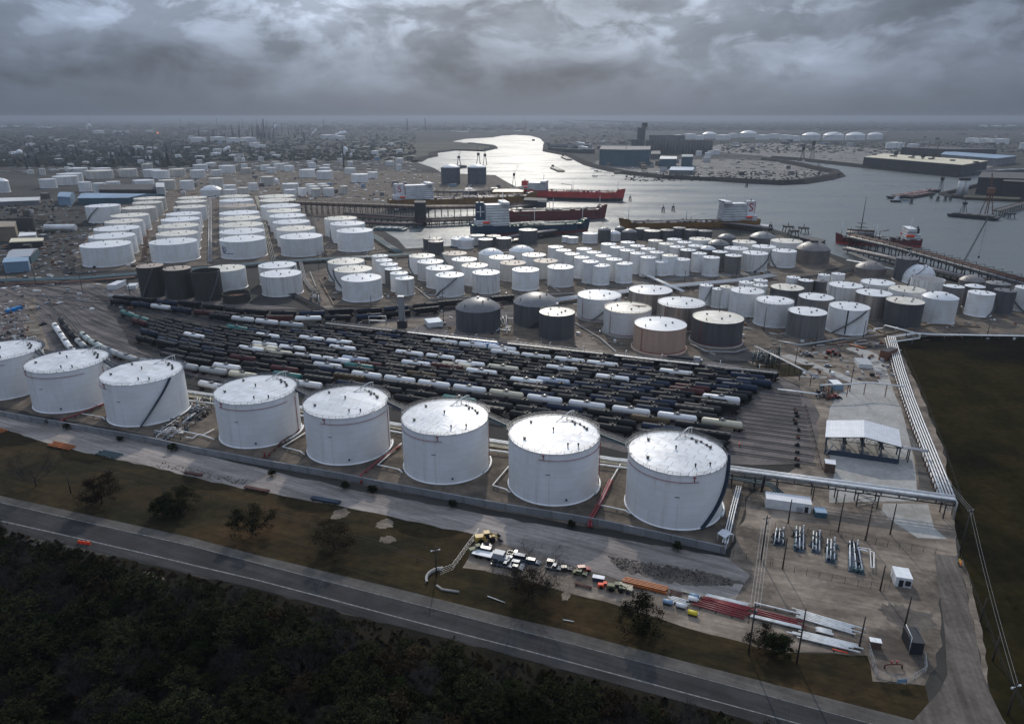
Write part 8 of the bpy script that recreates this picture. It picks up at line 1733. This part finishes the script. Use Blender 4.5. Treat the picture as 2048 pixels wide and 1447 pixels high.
blobs('far_woods', scatter(200, (1100, 1290), (262, 290)), 'far_forest', 8, 16, .4)
blobs('far_woods', [p for p in scatter(260, (-60, 110), (400, 470))], 'far_forest', 1.2, 3)
# junk and fittings scattered in the farms, too small to name
def clutter(name, n, xr, yr, mats=('steel_grey', 'galvanised', 'rust', 'dark_steel', 'pipe_white'), s=(.6, 2.6)):
    for m in mats:
        mb = MB()
        for _ in range(n//len(mats)):
            p = G(rt.uniform(*xr), rt.uniform(*yr)); a = rt.uniform(0, 3.1)
            if rt.random() < .5: mb.box((p.x, p.y, 0), (rt.uniform(*s), rt.uniform(*s)*.5, rt.uniform(.4, 1.8)), a)
            else: L2 = rt.uniform(2, 9); mb.tube([(p.x, p.y, .6), (p.x+L2*math.cos(a), p.y+L2*math.sin(a)*.4, .6)], .2, 4)
        tag(mb.build(name, M[m]), kind='stuff')
clutter('yard_clutter', 500, (640, 1560), (500, 600)); clutter('yard_clutter', 300, (880, 2040), (600, 690)); clutter('yard_clutter', 350, (160, 700), (400, 520)); clutter('yard_clutter', 300, (0, 300), (440, 620), s=(1, 5)); clutter('yard_clutter', 260, (600, 1000), (350, 420), s=(2, 9)); clutter('yard_clutter', 120, (1600, 1790), (680, 760)); clutter('yard_clutter', 160, (0, 60), (610, 690), s=(.5, 2))
clutter('far_clutter', 2600, (0, 830), (262, 345), mats=('wall_grey', 'far_white', 'wall_dark', 'galvanised', 'concrete_ring', 'wall_tan'), s=(5, 22)); clutter('far_clutter', 900, (-40, 2080), (244, 264), mats=('wall_grey', 'far_white', 'silo_concrete'), s=(30, 120)); clutter('far_clutter', 500, (330, 900), (340, 400), s=(3, 10)); clutter('yard_clutter', 500, (0, 170), (400, 540), mats=('wall_grey', 'wall_dark', 'galvanised', 'rust'), s=(1.5, 6)); clutter('far_clutter', 420, (1180, 1650), (318, 356), mats=('wall_grey', 'far_white', 'wall_dark'), s=(5, 18)); clutter('far_clutter', 400, (1400, 2060), (280, 330), mats=('wall_grey', 'wall_dark', 'silo_concrete'), s=(5, 20))
# rubble and grass tufts near the camera
def tufts(name, poly, n, m, s=(.15, .5)):
    rb = poly; mb = MB(); c = 0
    W_ = [G(x, y) for x, y in poly]; xs = [p.x for p in W_]; ys = [p.y for p in W_]
    def ins(x, y):
        r_ = False; j = len(W_)-1
        for i in range(len(W_)):
            if (W_[i].y > y) != (W_[j].y > y) and x < (W_[j].x-W_[i].x)*(y-W_[i].y)/(W_[j].y-W_[i].y)+W_[i].x: r_ = not r_
            j = i
        return r_
    vs = []; fs = []
    while c < n:
        x, y = rt.uniform(min(xs), max(xs)), rt.uniform(min(ys), max(ys))
        if not ins(x, y): c += .3; continue
        c += 1; b = len(vs); q = rt.uniform(*s)
        for k in range(4): a = rt.uniform(0, 6.28); vs.append((x+q*math.cos(a), y+q*math.sin(a), .1))
        vs.append((x+rt.uniform(-.1, .1), y, .1+q*rt.uniform(.6, 1.3))); fs += [(b, b+1, b+4), (b+1, b+2, b+4), (b+2, b+3, b+4), (b+3, b, b+4)]
    me = bpy.data.meshes.new(name); me.from_pydata(vs, [], fs); me.materials.append(M[m]); tag(put(me, name), kind='stuff')
tufts('undergrowth', [(0, 1060), (520, 1185), (1030, 1325), (1480, 1440), (1400, 1600), (0, 1600), (-200, 1200)], 7000, 'leaf_brown', (.3, 1.2))
tufts('weeds', [(1215, 1112), (1400, 1140), (1490, 1168), (1420, 1172), (1240, 1140)], 900, 'wet_dirt', (.12, .35)); tufts('rubble', [(300, 932), (480, 970), (500, 962), (330, 924)], 350, 'bare_dirt', (.15, .4))
# steam --------------------------------------------------------------------------
def plume(px, n, s, drift, l):
    b = G(*px); mb = MB()
    for k in range(n):
        u = k/(n-1); c = Vector((drift[0]*u+rt.uniform(-1, 1)*s*.5, rt.uniform(-1, 1)*s*.4, 12+drift[1]*u)); r = s*(.35+.65*u)*rt.uniform(.6, 1.1); vs = []; nn = 8; mm = 6
        for i in range(mm+1):
            for j in range(nn): th, ph = math.pi*i/mm, 2*math.pi*j/nn; q = r*rt.uniform(.85, 1.15); vs.append(c+Vector((q*math.sin(th)*math.cos(ph), q*math.sin(th)*math.sin(ph), q*math.cos(th))))
        mb.add(vs, [(i*nn+j, i*nn+(j+1) % nn, (i+1)*nn+(j+1) % nn, (i+1)*nn+j) for i in range(mm) for j in range(nn)], True)
    o = mb.build('steam_plume', M['steam'], None, (b.x, b.y, 0)); tag(o, l, 'steam')
plume((684, 322), 9, 6, (14, 22), 'white steam plume rising beside the slim white stack'); plume((700, 322), 4, 4, (6, 6), 'small low steam puff right of the plume'); plume((26, 316), 9, 9, (30, 6), 'flat white steam cloud at the far left'); plume((175, 262), 7, 16, (20, 34), 'white steam plume below the far left stack'); plume((448, 310), 6, 8, (16, 10), 'small steam puff in the near refinery'); plume((665, 276), 8, 16, (70, 16), 'long low steam cloud in the far refinery'); plume((545, 262), 8, 18, (40, 30), 'steam veil at the heart of the far refinery'); plume((625, 272), 6, 12, (30, 24), 'steam puffs right of the far refinery')
# ================================================================== HAZE
mb = MB(); mb.box((0, 15000, -1.0), (56000, 33000, 131.0)); hz = mb.mesh('haze', [])
hm = bpy.data.materials.new('haze_air'); hm.use_nodes = True; nt = hm.node_tree; nt.nodes.clear(); v = nt.nodes.new('ShaderNodeVolumePrincipled'); v.inputs['Color'].default_value = (.31, .36, .44, 1); v.inputs['Density'].default_value = 0.000105; v.inputs['Anisotropy'].default_value = 0.45
o = nt.nodes.new('ShaderNodeOutputMaterial'); nt.links.new(v.outputs[0], o.inputs['Volume']); hz.materials.append(hm); tag(put(hz, 'haze'), kind='stuff')
